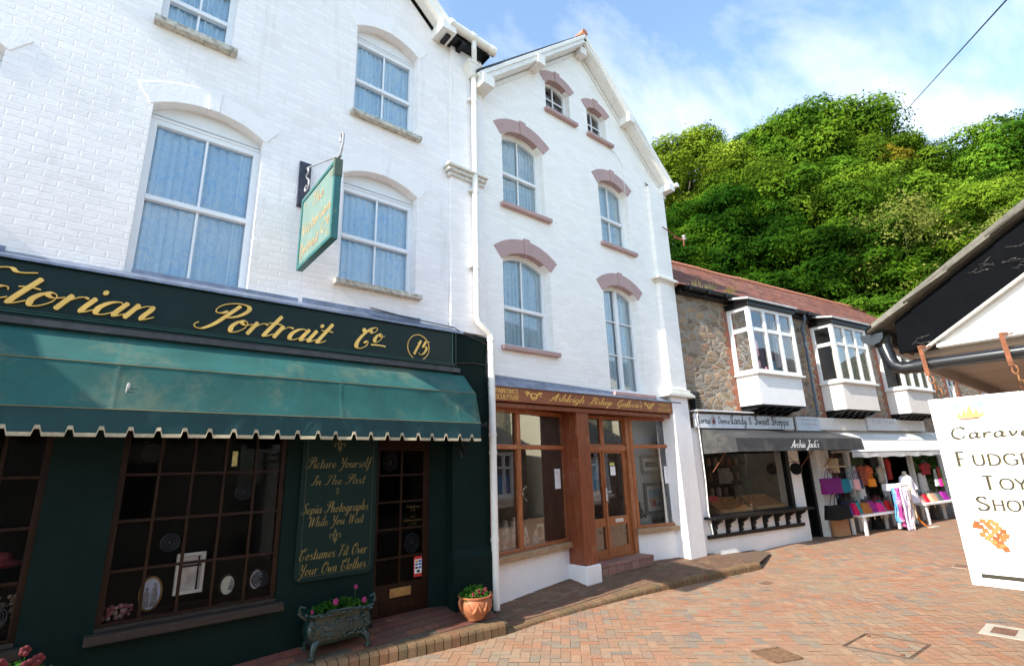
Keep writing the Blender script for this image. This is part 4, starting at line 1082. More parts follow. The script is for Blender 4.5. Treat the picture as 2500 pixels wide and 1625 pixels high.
    cb.tube([(4.44,5.90,3.8),(4.40,5.9,3.4),(4.45,5.9,2.9),(4.43,5.9,2.5)], .005, 5)
    cb.build('cable', black_plastic, root)
    return root

def fascia_sign():
    root = thing('fascia_sign', 'long dark green shop sign with gold script lettering and a circled 15', 'shop sign', (.4, 5.95, 3.4))
    b = MB(); b.box(-3.2, 3.88, 5.925, 5.999, 3.41, 3.872)
    for (z0, z1, y0) in ((3.395,3.412,5.90),(3.37,3.392,5.89),(3.345,3.366,5.90)): b.box(-3.2, 3.88, y0, 5.999, z0, z1)
    b.box(3.86, 3.89, 5.90, 5.998, 3.345, 3.875)
    b.build('board', bottle_green, root)
    t = MB(); t.box(-3.2, 3.858, 5.882, 5.889, 3.372, 3.378); t.box(-3.2, 3.858, 5.893, 5.8995, 3.40, 3.404); t.box(3.82,3.835,5.915,5.924,3.42,3.86); t.build('moulding', green_trim, root)
    PF = PA(5.925)
    for tx, x, z, h, wd in (('Victorian', -1.33, 3.455, .315, 1.63), ('Portrait', .70, 3.45, .31, 1.30), ('C', 2.37, 3.45, .30, .22)):
        text_mb(tx, 'script', x, z, h, PF, width=wd if len(tx) > 1 else None, thick=.014, lift=.010, weight=1.2).build('lettering', gold, root)
    o = text_mb('o', 'script', 2.62, 3.555, .26, PF, thick=.014, lift=.010, weight=1.3)
    ribbon(o, [(2.60,3.515),(2.70,3.52),(2.80,3.515)], .018, PF, -.022); o.build('lettering', gold, root)
    n = MB(); cx, cz = 3.285, 3.57
    ring(n, [(cx+.168*math.cos(a*.131), cz+.178*math.sin(a*.131)) for a in range(48)], [(cx+.158*math.cos(a*.131), cz+.168*math.sin(a*.131)) for a in range(48)], PF, -.012, -.001)
    text_mb('15', 'script', cx-.115, cz-.10, .205, PF, width=.20, thick=.008, mb=n, lift=.006, weight=1.35)
    n.build('house_number', gold, root)

def green_awning():
    root = thing('awning', 'faded green canvas awning with scalloped tan edge over the portrait shop', 'awning', (.5, 5.7, 2.3))
    x0, x1 = -3.1, 4.03
    prof = [(5.965,3.285),(5.64,2.955),(5.535,2.545)]
    m = MB(); rows = []
    S = []
    for (a, b), k in (((0,1),8), ((1,2),8)):
        for i in range(k+(1 if a == 1 else 0)):
            t = i/k; S.append((prof[a][0]+(prof[b][0]-prof[a][0])*t, prof[a][1]+(prof[b][1]-prof[a][1])*t, a, t))
    nx = 420
    for i in range(nx+1):
        x = x0+(x1-x0)*i/nx; r = []
        e = math.exp(-((x-x1)/.5)**2)
        for (y, z, a, t) in S:
            sag = .017*math.sin(math.pi*t)*(1+.6*noise.noise(Vector((x*1.3, z*2, 3))))
            wr = .014*noise.noise(Vector((x*3.0+z*4, z*2.2, 1)))*(1 if a else .4)*math.sin(math.pi*t) + (.006*math.exp(-((x-.13)/.012)**2)+.006*math.exp(-((x-2.15)/.012)**2)+.006*math.exp(-((x-3.72)/.012)**2)+.006*math.exp(-((x+1.6)/.012)**2))*-1
            wr += e*.014*math.sin(9*(x*1.2+z*1.6))*math.sin(math.pi*t)*a
            r.append((x, y+sag+wr, z+(sag+wr)*.3))
        rows.append(r)
    m.grid(rows)
    # end cheek
    for xx, fl in ((x1, 1), (x0, 0)):
        m.add([(xx,5.97,3.28)]+[(xx,p[0],p[1]) for p in prof[1:]]+[(xx,5.545,2.33),(xx,5.97,2.33)], [(0,1,2,3,4)] if fl else [(4,3,2,1,0)])
    m.build('canvas', canvas_g, root, smooth=True)
    # scalloped valance
    def bottom():
        pts = []; x = x0
        per = .2005
        while x < x1-.01:
            xe = min(x+per, x1)
            pts += [(x+.006, 2.375), (x+.030, 2.375)] if False else []
            pts += [(x, 2.324), (x+.004, 2.316), (xe-.058, 2.316), (xe-.046, 2.372), (xe-.014, 2.372)]
            x += per
        pts[-2:] = []
        pts.append((x1, 2.318)); return [p for p in pts if p[0] <= x1]
    bt = bottom()
    v = MB(); zt = 2.545
    yv = lambda x, z: 5.537 + .030*noise.noise(Vector((x*4, z*3, 7)))*(zt-z)/.2
    vs = []; fs = []
    for (x, z) in bt: vs += [(x, yv(x,z), z), (x, 5.535, zt)]
    for i in range(len(bt)-1): fs.append((2*i, 2*i+2, 2*i+3, 2*i+1))
    v.add(vs, fs); v.build('valance', pmat('green_valance_canvas', (.006,.046,.052), .85, var=.2, vscale=3, bump=.3, bscale=150), root, smooth=True)
    t = MB()
    n = len(bt); up = [(x, z+.030) for x, z in bt]
    for i in range(n-1):
        (xa, za), (xb, zb) = bt[i], bt[i+1]
        ya, yb = yv(xa,za)-.004-.0006*(i % 3), yv(xb,zb)-.004-.0006*(i % 3)
        t.add([(xa,ya-.004,za-.004),(xb,yb-.004,zb-.004),(xb,yb,zb+.027),(xa,ya,za+.027),(xa,ya+.012,za-.006),(xb,yb+.012,zb-.006)], [(0,1,2,3),(4,5,1,0)])
    t.build('edge_braid', canvas_trim, root)
    p = MB()
    for (y, z) in ((5.636,2.955),(5.530,2.545),(5.95,3.292)): p.tube([(x0,y,z),(x1,y,z)], .0035, 6)
    p.build('piping', pmat('tan_piping', (.20,.17,.08), .8), root)
    h = MB(); h.box(x0, x1-.08, 5.90, 5.998, 3.283, 3.343); h.build('roller_box', pmat('dusty_grey_box', (.05,.05,.055), .6, var=.4, dirt=.4, dirtcol=(.2,.19,.17)), root)
    s = MB(); s.tube([(4.06,5.55,2.53),(4.10,5.60,2.52),(4.13,5.54,2.55),(4.16,5.60,2.57),(4.17,5.6,2.5)], .012, 6)
    s.tube([(3.95,5.97,2.42),(4.02,5.9,2.20),(3.96,5.75,2.28)], .014, 6); s.tube([(3.95,5.97,2.3),(3.98,5.92,2.12)], .02, 6); s.build('bracket', iron, root, smooth=True)
    d = MB(); d.sphere((.215,5.592,2.76), (.014,.003,.030), 8, 5); d.sphere((.205,5.583,2.725), (.006,.003,.028), 8, 5); d.build('bird_dropping', pmat('grey_white_dropping', (.5,.5,.47), .8, var=.3, vscale=60), root, smooth=True)

def hanging_sign():
    X = 1.62
    root = thing('hanging_sign', 'pale green double sided sign hanging from a wall bracket between the white upper windows', 'hanging sign', (X+.03, 5.9, 5.2))
    y0, y1, z0, z1 = 4.78, 5.89, 4.28, 5.20
    P = PX(X)
    f = MB()
    ring(f, [(-y1,z0),(-y0,z0),(-y0,z1),(-y1,z1)], [(-y1+.045,z0+.045),(-y0-.045,z0+.045),(-y0-.045,z1-.045),(-y1+.045,z1-.045)], P, 0, .075)
    f.build('frame', pmat('green_sign_frame', (.02,.13,.13), .4, var=.2, dirt=.4, dirtcol=(.3,.3,.16), dscale=9), root, bevel=.004)
    b = MB(); b.box(X+.012, X+.062, y0+.04, y1-.04, z0+.04, z1-.04); b.build('board', pmat('pale_teal_paint', (.15,.225,.205), .6, spec=.2, var=.10, vscale=3, dirt=.3, dirtcol=(.22,.24,.15), dscale=3), root)
    P2 = PX(X+.012); ag = pmat('aged_gold', (.42,.27,.12), .45, var=.2); t = MB()
    ac = -(y0+y1)/2
    text_mb('The', 'chancery', -5.50, 4.93, .155, P2, width=.37, weight=1.7).build('lettering', ag, root)
    text_mb('Victorian', 'chancery', -5.80, 4.67, .155, P2, width=.93, weight=1.7).build('lettering', ag, root)
    text_mb('Portrait', 'chancery', -5.83, 4.42, .15, P2, width=.62, mb=t, weight=1.7)
    text_mb('C', 'chancery', -5.13, 4.45, .15, P2, width=.15, mb=t, weight=1.7); text_mb('o', 'chancery', -4.95, 4.53, .13, P2, mb=t, weight=1.7); ribbon(t, [(-4.95,4.505),(-4.89,4.505)], .016, P2, -.003)
    t.build('lettering', ag, root); t = MB()
    for (a, z, sx, sz) in ((-5.80,5.10,1,-1),(-4.87,5.10,-1,-1),(-5.80,4.38,1,1),(-4.87,4.38,-1,1)):
        ribbon(t, [(a, z), (a+sx*.05, z+sz*.0), (a+sx*.07, z+sz*.03), (a+sx*.02, z+sz*.05)], .010, P2, -.003, True)
    t.build('corner_scroll', ag, root)
    k = MB(); xb = X+.037
    k.obox((xb, 5.97, 5.235), (xb, 4.74, 5.235), .028, .028)
    k.tube([(xb,4.76,5.24),(xb,4.72,5.30),(xb,4.69,5.38),(xb,4.69,5.46),(xb,4.73,5.50),(xb,4.77,5.46),(xb,4.76,5.40)], .013, 8)
    k.tube([(xb,5.96,5.70),(xb,4.82,5.26)], .010, 8)
    sc = [(5.93,5.66),(5.86,5.66),(5.84,5.60),(5.90,5.57),(5.94,5.60),(5.88,5.52),(5.80,5.46),(5.79,5.38),(5.86,5.34),(5.92,5.36),(5.90,5.42),(5.85,5.40)]
    k.tube([(xb, a, b) for a, b in catmull(sc, 4)], .010, 6)
    k.build('bracket', bare_metal, root, smooth=True)
    pl = MB(); pl.box(1.585, 1.725, 5.965, 5.998, 5.16, 5.79)
    for z in (5.2, 5.75):
        for x in (1.605, 1.705): pl.sphere((x,5.965,z), .010, 8, 5)
    pl.build('wall_plate', pmat('blue_black_plate', (.03,.035,.06), .5, var=.3, dirt=.4, dirtcol=(.10,.07,.05), dscale=12), root, bevel=.004)
    cl = MB()
    for y in (y0-.002,): cl.box(X-.004, X+.079, y-.004, y+.05, 5.0, 5.205)
    cl.build('hanger_strap', pmat('brassy_strap', (.06,.10,.07), .5, dirt=.6, dirtcol=(.20,.17,.06)), root)

def services_board():
    root = thing('painted_board', 'dark green board with gold script lines beside the dark shop door', 'sign board', (2.33, 5.96, .85))
    P = PA(5.965); b = MB(); c = .07
    x0, x1, z0, z1 = 1.885, 2.775, .845, 2.42
    cut = [(x0+c,z0),(x1-c,z0),(x1-.02,z0+.02),(x1,z0+c),(x1,z1-c),(x1-c,z1),(x0+c,z1),(x0,z1-c),(x0,z0+c),(x0+.02,z0+.02)]
    b.poly(cut, P, 0, .032); b.build('board', pmat('board_green', (.005,.018,.015), .7, spec=.15, var=.1), root, bevel=.006)
    e = MB(); ins = [(x0+.05+c*.6,z0+.05),(x1-.05-c*.6,z0+.05),(x1-.05,z0+.05+c*.6),(x1-.05,z1-.05-c*.6),(x1-.05-c*.6,z1-.05),(x0+.05+c*.6,z1-.05),(x0+.05,z1-.05-c*.6),(x0+.05,z0+.05+c*.6)]
    ins2 = [((p[0]-2.33)*.985+2.33, (p[1]-1.63)*.99+1.63) for p in ins]
    ring(e, ins, ins2, P, -.003, .0); e.build('border_line', pmat('olive_line', (.02,.03,.016), .5), root)
    t = MB(); cx = 2.30
    for tx, z, h, wd, xx in (('Picture Yourself', 2.02,.115,.74,2.305), ('In The Past', 1.835,.105,.62,2.305), ('Sepia Photographs', 1.535,.115,.76,2.295), ('While You Wait', 1.40,.105,.63,2.305), ('Costumes Fit Over', 1.065,.12,.76,2.30), ('Your Own Clothes', .915,.115,.74,2.30)):
        text_mb(tx, 'scriptlight', xx-wd/2, z, h, P, width=wd, weight=1.25, lift=.004).build('lettering', gold_dim, root)
    o = MB()
    ribbon(o, [(2.30,1.80),(2.318,1.765)], .006, P, -.004); ribbon(o, [(2.318,1.765),(2.30,1.725)], .006, P, -.0045); ribbon(o, [(2.30,1.725),(2.282,1.765)], .006, P, -.005); ribbon(o, [(2.282,1.765),(2.30,1.80)], .006, P, -.0055)
    for zc in (1.275, 2.27):
        ribbon(o, [(2.30,zc-.07),(2.285,zc),(2.30,zc+.08)], .010, P, -.004); ribbon(o, [(2.30,zc+.08),(2.315,zc),(2.30,zc-.07)], .010, P, -.0045)
        for s in (-1, 1): ribbon(o, [(2.30,zc-.03),(2.30+s*.03,zc+.02),(2.30+s*.055,zc+.025),(2.30+s*.06,zc-.005),(2.30+s*.045,zc-.01)], .009, P, -.005-.0005*s)
        ribbon(o, [(2.27,zc-.035),(2.33,zc-.035)], .010, P, -.006)
    o.build('ornament', pmat('olive_gold', (.12,.10,.028), .5), root)

house_one(); fascia_sign(); green_awning(); hanging_sign(); services_board()

# ================================================================== the gallery house
def house_two():
    root = thing('gallery_house', 'white gabled brick house with dusky pink window arches and brown wooden shopfront', 'house', (7.15, 6.0, .2))
    P = PA(6.0)
    W = {'lowL': (4.86,5.93,3.83,5.30,.19), 'fr': (7.36,8.45,3.29,5.26,.19), 'upL': (4.91,5.90,6.33,7.69,.18), 'upR': (7.47,8.43,6.31,7.66,.17), 'atL': (6.07,6.76,8.79,9.43,.13), 'atR': (7.29,7.90,8.77,9.38,.12)}
    u = MB()
    out = [(4.45,3.14),(9.90,3.14),(9.90,8.32),(7.12,10.78),(4.45,8.42)]
    wall_sheet(u, out, [opening(*w) for w in W.values()], P, .30, edge=False)
    u.add([(9.90,6.0,0),(9.90,12.5,0),(9.90,12.5,8.32),(9.90,6.0,8.32)], [(0,1,2,3)]); u.add([(4.455,6.3,0),(4.455,6.3,8.42),(4.455,12.5,8.42),(4.455,12.5,0)], [(0,1,2,3)])
    u.add([(4.45,12.5,0),(9.90,12.5,0),(9.9,12.5,8.32),(7.12,12.5,10.78),(4.45,12.5,8.42)], [(4,3,2,1,0)])
    u.box(9.175, 9.735, 5.90, 5.999, 3.40, 8.16)
    u.add([(9.175,5.90,8.16),(9.735,5.90,8.16),(9.735,6.0,8.30),(9.175,6.0,8.30)], [(0,1,2,3)])
    u.build('wall', cream_brick, root)
    p = MB()
    for (x0,x1,y0,z0,z1) in ((9.10,9.78,5.86,5.80,5.84),(9.02,9.80,5.81,5.841,5.90),(9.05,9.78,5.83,5.901,5.925)): p.box(x0,x1,y0,5.998,z0,z1)
    p.build('pilaster_cap', pmat('cream_stone', (.76,.74,.68), .75, var=.1, dirt=.5, dirtcol=(.35,.30,.22), dscale=9, dthr=.58), root, bevel=.012); p = MB()
    p.box(9.0,9.80,5.80,5.998,3.33,3.37); p.box(8.88,9.88,5.78,5.998,3.27,3.328); p.box(9.06,9.78,5.84,5.998,3.371,3.44)
    p.build('pilaster_cap', pmat('cream_stone', (.76,.74,.68), .75, var=.1, dirt=.5, dirtcol=(.35,.30,.22), dscale=9, dthr=.58), root, bevel=.012)
    for k, (x0,x1,zb,zs,r) in W.items():
        v = MB(); arch_band(v, x0-.012, x1+.012, zs, r, .25 if k[0] != 'a' else .21, P, -.012, .115)
        v.build('window_arch', mauve, root, bevel=.005)
    wf = white_paint
    def sl(x0, x1, z): return (x0-.07, x1+.09, z-.085, z+.005, 5.91)
    x0,x1,zb,zs,r = W['lowL']; sash_window(root, *W['lowL'], 6.15, wf, lace_g, 4.52, sill=sl(x0,x1,zb), sillmat=mauve, seed=6)
    x0,x1,zb,zs,r = W['upL']; sash_window(root, *W['upL'], 6.15, wf, lace_g, 7.03, sill=sl(x0,x1,zb), sillmat=mauve, seed=7)
    x0,x1,zb,zs,r = W['upR']; sash_window(root, *W['upR'], 6.15, wf, lace_g, 6.98, sill=sl(x0,x1,zb), sillmat=mauve, seed=8)
    x0,x1,zb,zs,r = W['fr']; sash_window(root, *W['fr'], 6.15, wf, blind, None, bars='casement', sill=(x0-.02,x1+.16,zb-.10,zb-.01,5.89), sillmat=mauve, seed=9, label='tall arched casement window above the gallery sign')
    for k, sd in (('atL',10), ('atR',11)):
        x0,x1,zb,zs,r = W[k]; sash_window(root, *W[k], 6.13, wf, None, None, bars='cross', sill=(x0-.06,x1+.14,zb-.085,zb+.005,5.91), sillmat=mauve, seed=sd, frame_in=.05)
    q = MB(); q.box(4.5, 9.8, 6.9, 6.95, 3.3, 9.9); q.box(4.5,9.8,6.3,6.9,3.20,3.24); q.build('rear_partition', pmat('dim_room', (.16,.17,.18), .9), root)
    # roof
    rf = MB(); pk = (7.12, 11.05)
    for e in ((4.22,8.50),(10.0,8.42)):
        A = [(pk[0],5.74,pk[1]),(e[0],5.74,e[1]),(e[0],12.7,e[1]),(pk[0],12.7,pk[1])]; B = [(a,b,c-.045) for a,b,c in A]
        rf.add(A+B, [(0,1,2,3),(7,6,5,4),(0,4,5,1),(1,5,6,2),(2,6,7,3),(3,7,4,0)])
    roof = rf.build('roof', slate, root)
    rt = MB(); rt.tube([(7.12,5.72,11.06),(7.12,12.6,11.06)], .085, 10); rt.build('ridge_tile', terracotta_tile, roof, smooth=True)
    b = MB()
    for e in ((4.27,8.46),(9.95,8.38)):
        b.obox((7.12,5.76,10.92), (e[0],5.76,e[1]-.09), .045, .155); b.obox((7.12,5.73,10.97), (e[0],5.73,e[1]-.03), .03, .07)
        b.obox((7.12,5.88,10.80), (e[0],5.88,e[1]-.19), .22, .02)
        b.obox((7.12,5.985,10.72), (e[0],5.985,e[1]-.27), .022, .07)
    for (x, z) in ((5.72,9.53),(8.50,9.53)): b.box(x-.10, x+.10, 5.70, 6.0, z-.10, z+.10)
    b.box(7.02,7.22,5.80,6.0,10.55,10.74); b.box(4.28,4.52,5.66,6.0,8.22,8.42); b.box(9.72,9.93,5.70,6.0,8.17,8.33)
    b.build('bargeboard', old_white, roof, bevel=.006)
    g = MB(); g.tube([(10.02,5.66,8.36),(10.02,12.4,8.36)], .06, 10); g.build('gutter', white_pipe, roof, smooth=True)
    # small cable and vent fixings
    fx = MB(); fx.tube([(7.9,5.985,8.66),(8.15,5.985,8.62),(8.35,5.985,8.40),(8.37,5.985,7.2)], .006, 5); fx.build('cable', old_white, root)
    # ---- shopfront: two splayed windows, a recessed door, a post in front
    w = MB(); L0, L1 = (4.50,6.03), (6.46,6.36); R0, R1 = (8.22,6.34), (9.20,6.08)
    def splay(a, b): 
        t = Vector((b[0]-a[0], b[1]-a[1], 0)); ln = t.length; t.normalize(); n = Vector((-t.y, t.x, 0))
        return (lambda s, z, d=0.0: (a[0]+t.x*s+n.x*d, a[1]+t.y*s+n.y*d, z)), ln
    PL, lL = splay(L0, L1); PR, lR = splay(R0, R1)
    w.poly(rect(0,lL,0,.74), PL, 0, .12); w.build('stall_riser', render_white, root, bevel=.006)
    w = MB(); w.poly(rect(0,lR,0,.76), PR, 0, .12); w.build('stall_riser', render_white, root, bevel=.006)
    pp = MB()
    pp.add([(9.10,5.84,0),(9.64,5.82,0),(9.66,5.86,3.269),(9.10,5.87,3.269),(9.10,6.16,0),(9.64,6.16,0),(9.66,6.16,3.269),(9.10,6.16,3.269)], [(0,1,2,3),(4,0,3,7),(1,5,6,2),(3,2,6,7)])
    pp.build('pilaster', render_white, root, bevel=.01)
    def shop_win(PW, ln, z0, trans, ztop, mull, m, lab=None):
        f = MB(); fw = .075
        ring(f, rect(0,ln,z0,ztop), rect(fw,ln-fw,z0+.05,ztop-.07), PW, 0, .10)
        def bx(s0, s1, a, b, d0=-.004, d1=.09):
            f.poly(rect(s0,s1,a,b), PW, d0, d1)
        bx(fw-.002, ln-fw+.002, trans-.035, trans+.035)
        for s in mull: bx(s-.045, s+.045, z0+.048, trans-.036, .002, .09); bx(s-.045, s+.045, trans+.036, ztop-.068, .002, .09)
        o = f.build('shop_window', m, root, bevel=.006)
        if lab: o['label'] = lab
        s = MB(); s.poly(rect(-.04 if ln > 1.5 else -.06,ln+.03,z0-.09,z0+.0), PW, -.09, .06); s.build('sill', worn_wood, o, bevel=.012)
        g = MB(); g.poly(rect(fw-.01,ln-fw+.01,z0+.04,ztop-.06), PW, .05); g.build('pane', glass_shop, o)
    shop_win(PL, lL, .76, 2.27, 2.86, (.72,), red_wood)
    shop_win(PR, lR, .79, 2.29, 2.87, (), red_wood)
    pl = MB(); pl.box(6.38, 6.67, 5.99, 6.40, .42, 2.88); pl.box(6.42,6.60,6.40,6.46,.2,2.88)
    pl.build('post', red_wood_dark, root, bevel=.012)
    pb = MB(); pb.box(6.345, 6.705, 5.955, 6.40, .05, .42); pb.build('post_base', render_white, root, bevel=.012)
    st = MB(); rnd = random.Random(4)
    st.box(6.72, 8.20, 6.03, 6.5, .1, .355, 0); x = 6.71
    while x < 8.12:
        for (a, b, c0, d0) in ((6.0,6.10,.335,.375), (6.003,6.08,.21,.330)): st.box(x+.004, min(x+.205, 8.21), a, b, c0, d0, 1)
        st.box(x+.004, min(x+.205, 8.21), 6.104, 6.32, .33, .372, 1); x += .21
    st.build('doorstep', [mortar_m, step_pink], root, bevel=.004)
    # door leaf with side panel, both glazed
    f = MB(); PD = PA(6.38)
    wall_sheet(f, rect(6.70,8.22,.36,2.86), [rect(7.03,7.36,1.04,2.18), rect(7.03,7.36,.52,.90), rect(7.47,8.00,1.05,2.17), rect(7.49,8.00,.54,.90), rect(6.80,7.40,2.34,2.80), rect(7.50,8.08,2.34,2.80)], PD, .05)
    f.box(6.72, 8.2, 6.345, 6.38-.001, 2.21, 2.30); f.box(7.40, 7.425, 6.365, 6.379, .38, 2.21); f.box(8.10,8.20,6.33,6.379,.36,2.86)
    f.box(6.74, 8.2, 6.36, 6.379, .36, .42)
    dr = f.build('door', red_wood, root, bevel=.005)
    g = MB(); g.poly(rect(6.75,8.12,.5,2.82), PD, .03); g.build('pane', glass_shop, dr)
    h = MB(); h.box(7.425, 7.462, 6.362, 6.379, 1.33, 1.55); h.tube([(7.443,6.35,1.49),(7.443,6.335,1.49),(7.54,6.335,1.485)], .010, 8); h.build('handle', pmat('white_metal_handle', (.7,.7,.7), .3, metal=.3), dr, smooth=True)
    l = MB(); l.box(7.64, 7.86, 6.366, 6.379, .945, 1.01); l.build('letterbox', pmat('pale_letter_plate', (.68,.60,.52), .4, var=.1), dr, bevel=.003)
    n = MB(); n.box(7.62,7.76,6.385,6.390,1.77,1.93,0); n.box(7.61,7.74,6.385,6.390,1.945,2.0,1)
    n.build('notice', [paper, pmat('yellow_card', (.62,.62,.16), .6)], dr)
    nn = text_mb('CLOSED', 'sans', 7.63, 1.96, .026, PA(6.385), width=.09); nn.build('notice_lettering', black_ink, dr)
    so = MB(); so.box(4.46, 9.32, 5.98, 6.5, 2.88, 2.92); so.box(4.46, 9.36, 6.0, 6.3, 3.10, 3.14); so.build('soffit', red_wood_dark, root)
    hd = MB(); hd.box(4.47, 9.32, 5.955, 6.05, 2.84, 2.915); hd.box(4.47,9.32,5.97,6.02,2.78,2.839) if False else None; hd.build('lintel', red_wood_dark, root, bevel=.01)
    f = MB(); f.add([(4.50,5.86,3.165),(9.40,5.86,3.165),(9.40,5.992,3.235),(4.50,5.992,3.30),(4.50,5.86,3.14),(9.40,5.86,3.14)], [(0,1,2,3),(4,5,1,0)])
    f.add([(4.5,5.994,3.29),(7.3,5.994,3.235),(7.3,5.994,3.27),(4.5,5.994,3.335)], [(0,1,2,3)])
    f.build('lead_flashing', lead, root)
    # interior
    q = MB(); q.box(4.5,9.85,8.6,8.65,.3,2.86); q.box(4.5,9.85,6.45,8.6,2.925,2.96); q.box(4.5,9.85,6.5,8.6,.28,.32); q.box(4.47,4.5,6.05,8.6,.3,2.9); q.box(9.83,9.86,6.15,8.6,.3,2.9); q.box(6.44,6.48,6.5,7.6,.3,2.86)
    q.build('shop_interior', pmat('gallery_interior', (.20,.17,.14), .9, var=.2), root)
    q = MB(); q.poly([(.08,.12),(1.85,.12),(1.85,.8),(.08,.8)], lambda a, b, d=0.0: PL(a, .757-d, b), 0, .08); q.build('window_bed', paper, root)
    q = MB(); q.box(8.30, 9.80, 6.46, 6.64, .70, .80); q.build('window_bed', paper, root)
    q = MB(); q.box(8.2, 9.82, 6.64, 6.68, .7, 2.86); q.build('display_panel', grey_in, root)
    return PL, PR

step_pink = island_mat('pink_step_bricks', [(0,(.26,.13,.10)),(.4,(.32,.17,.14)),(.7,(.22,.12,.10)),(1,(.30,.18,.15))], rough=.75, dirt=.3)
PL2, PR2 = house_two()

def gallery_sign():
    root = thing('fascia_sign', 'narrow brown wooden gallery sign with gold lettering above the recessed door', 'shop sign', (6.9, 5.9, 2.92))
    b = MB(); b.box(4.50, 9.28, 5.885, 5.953, 2.925, 3.145); b.build('board', wood_mat('sign_brown', (.16,.042,.014), (.30,.085,.03), .35, stretch=(.6,9,9), worn=.5, worncol=(.42,.30,.22)), root, bevel=.005)
    t = MB(); P = PA(5.885)
    text_mb('PAINTINGS', 'roman', 4.56, 3.045, .068, P, width=.44, mb=t, weight=1.35); t.build('lettering', gold, root); t = MB(); text_mb('SCULPTURE', 'roman', 4.56, 2.955, .068, P, width=.46, mb=t, weight=1.35)
    text_mb('PRINTS', 'roman', 8.66, 3.045, .062, P, width=.33, mb=t, weight=1.2); t.build('lettering', gold, root); t = MB(); text_mb('JEWELLERY', 'roman', 8.60, 2.955, .062, P, width=.45, mb=t, weight=1.2)
    t.build('lettering', gold, root); t = MB()
    text_mb('Ashleigh', 'script', 5.66, 2.985, .125, P, width=.80, mb=t, weight=1.35); text_mb('Bishop', 'script', 6.62, 2.985, .125, P, width=.56, mb=t, weight=1.35); text_mb('Galleries', 'script', 7.33, 2.985, .125, P, width=.74, mb=t, weight=1.35)
    t.build('lettering', gold, root); t = MB()
    scroll_ornament(t, 5.32, 3.035, .17, P, -.003, .020); scroll_ornament(t, 8.32, 3.035, .16, P, -.003, .018)
    t.build('scroll_ornament', gold, root)
gallery_sign()
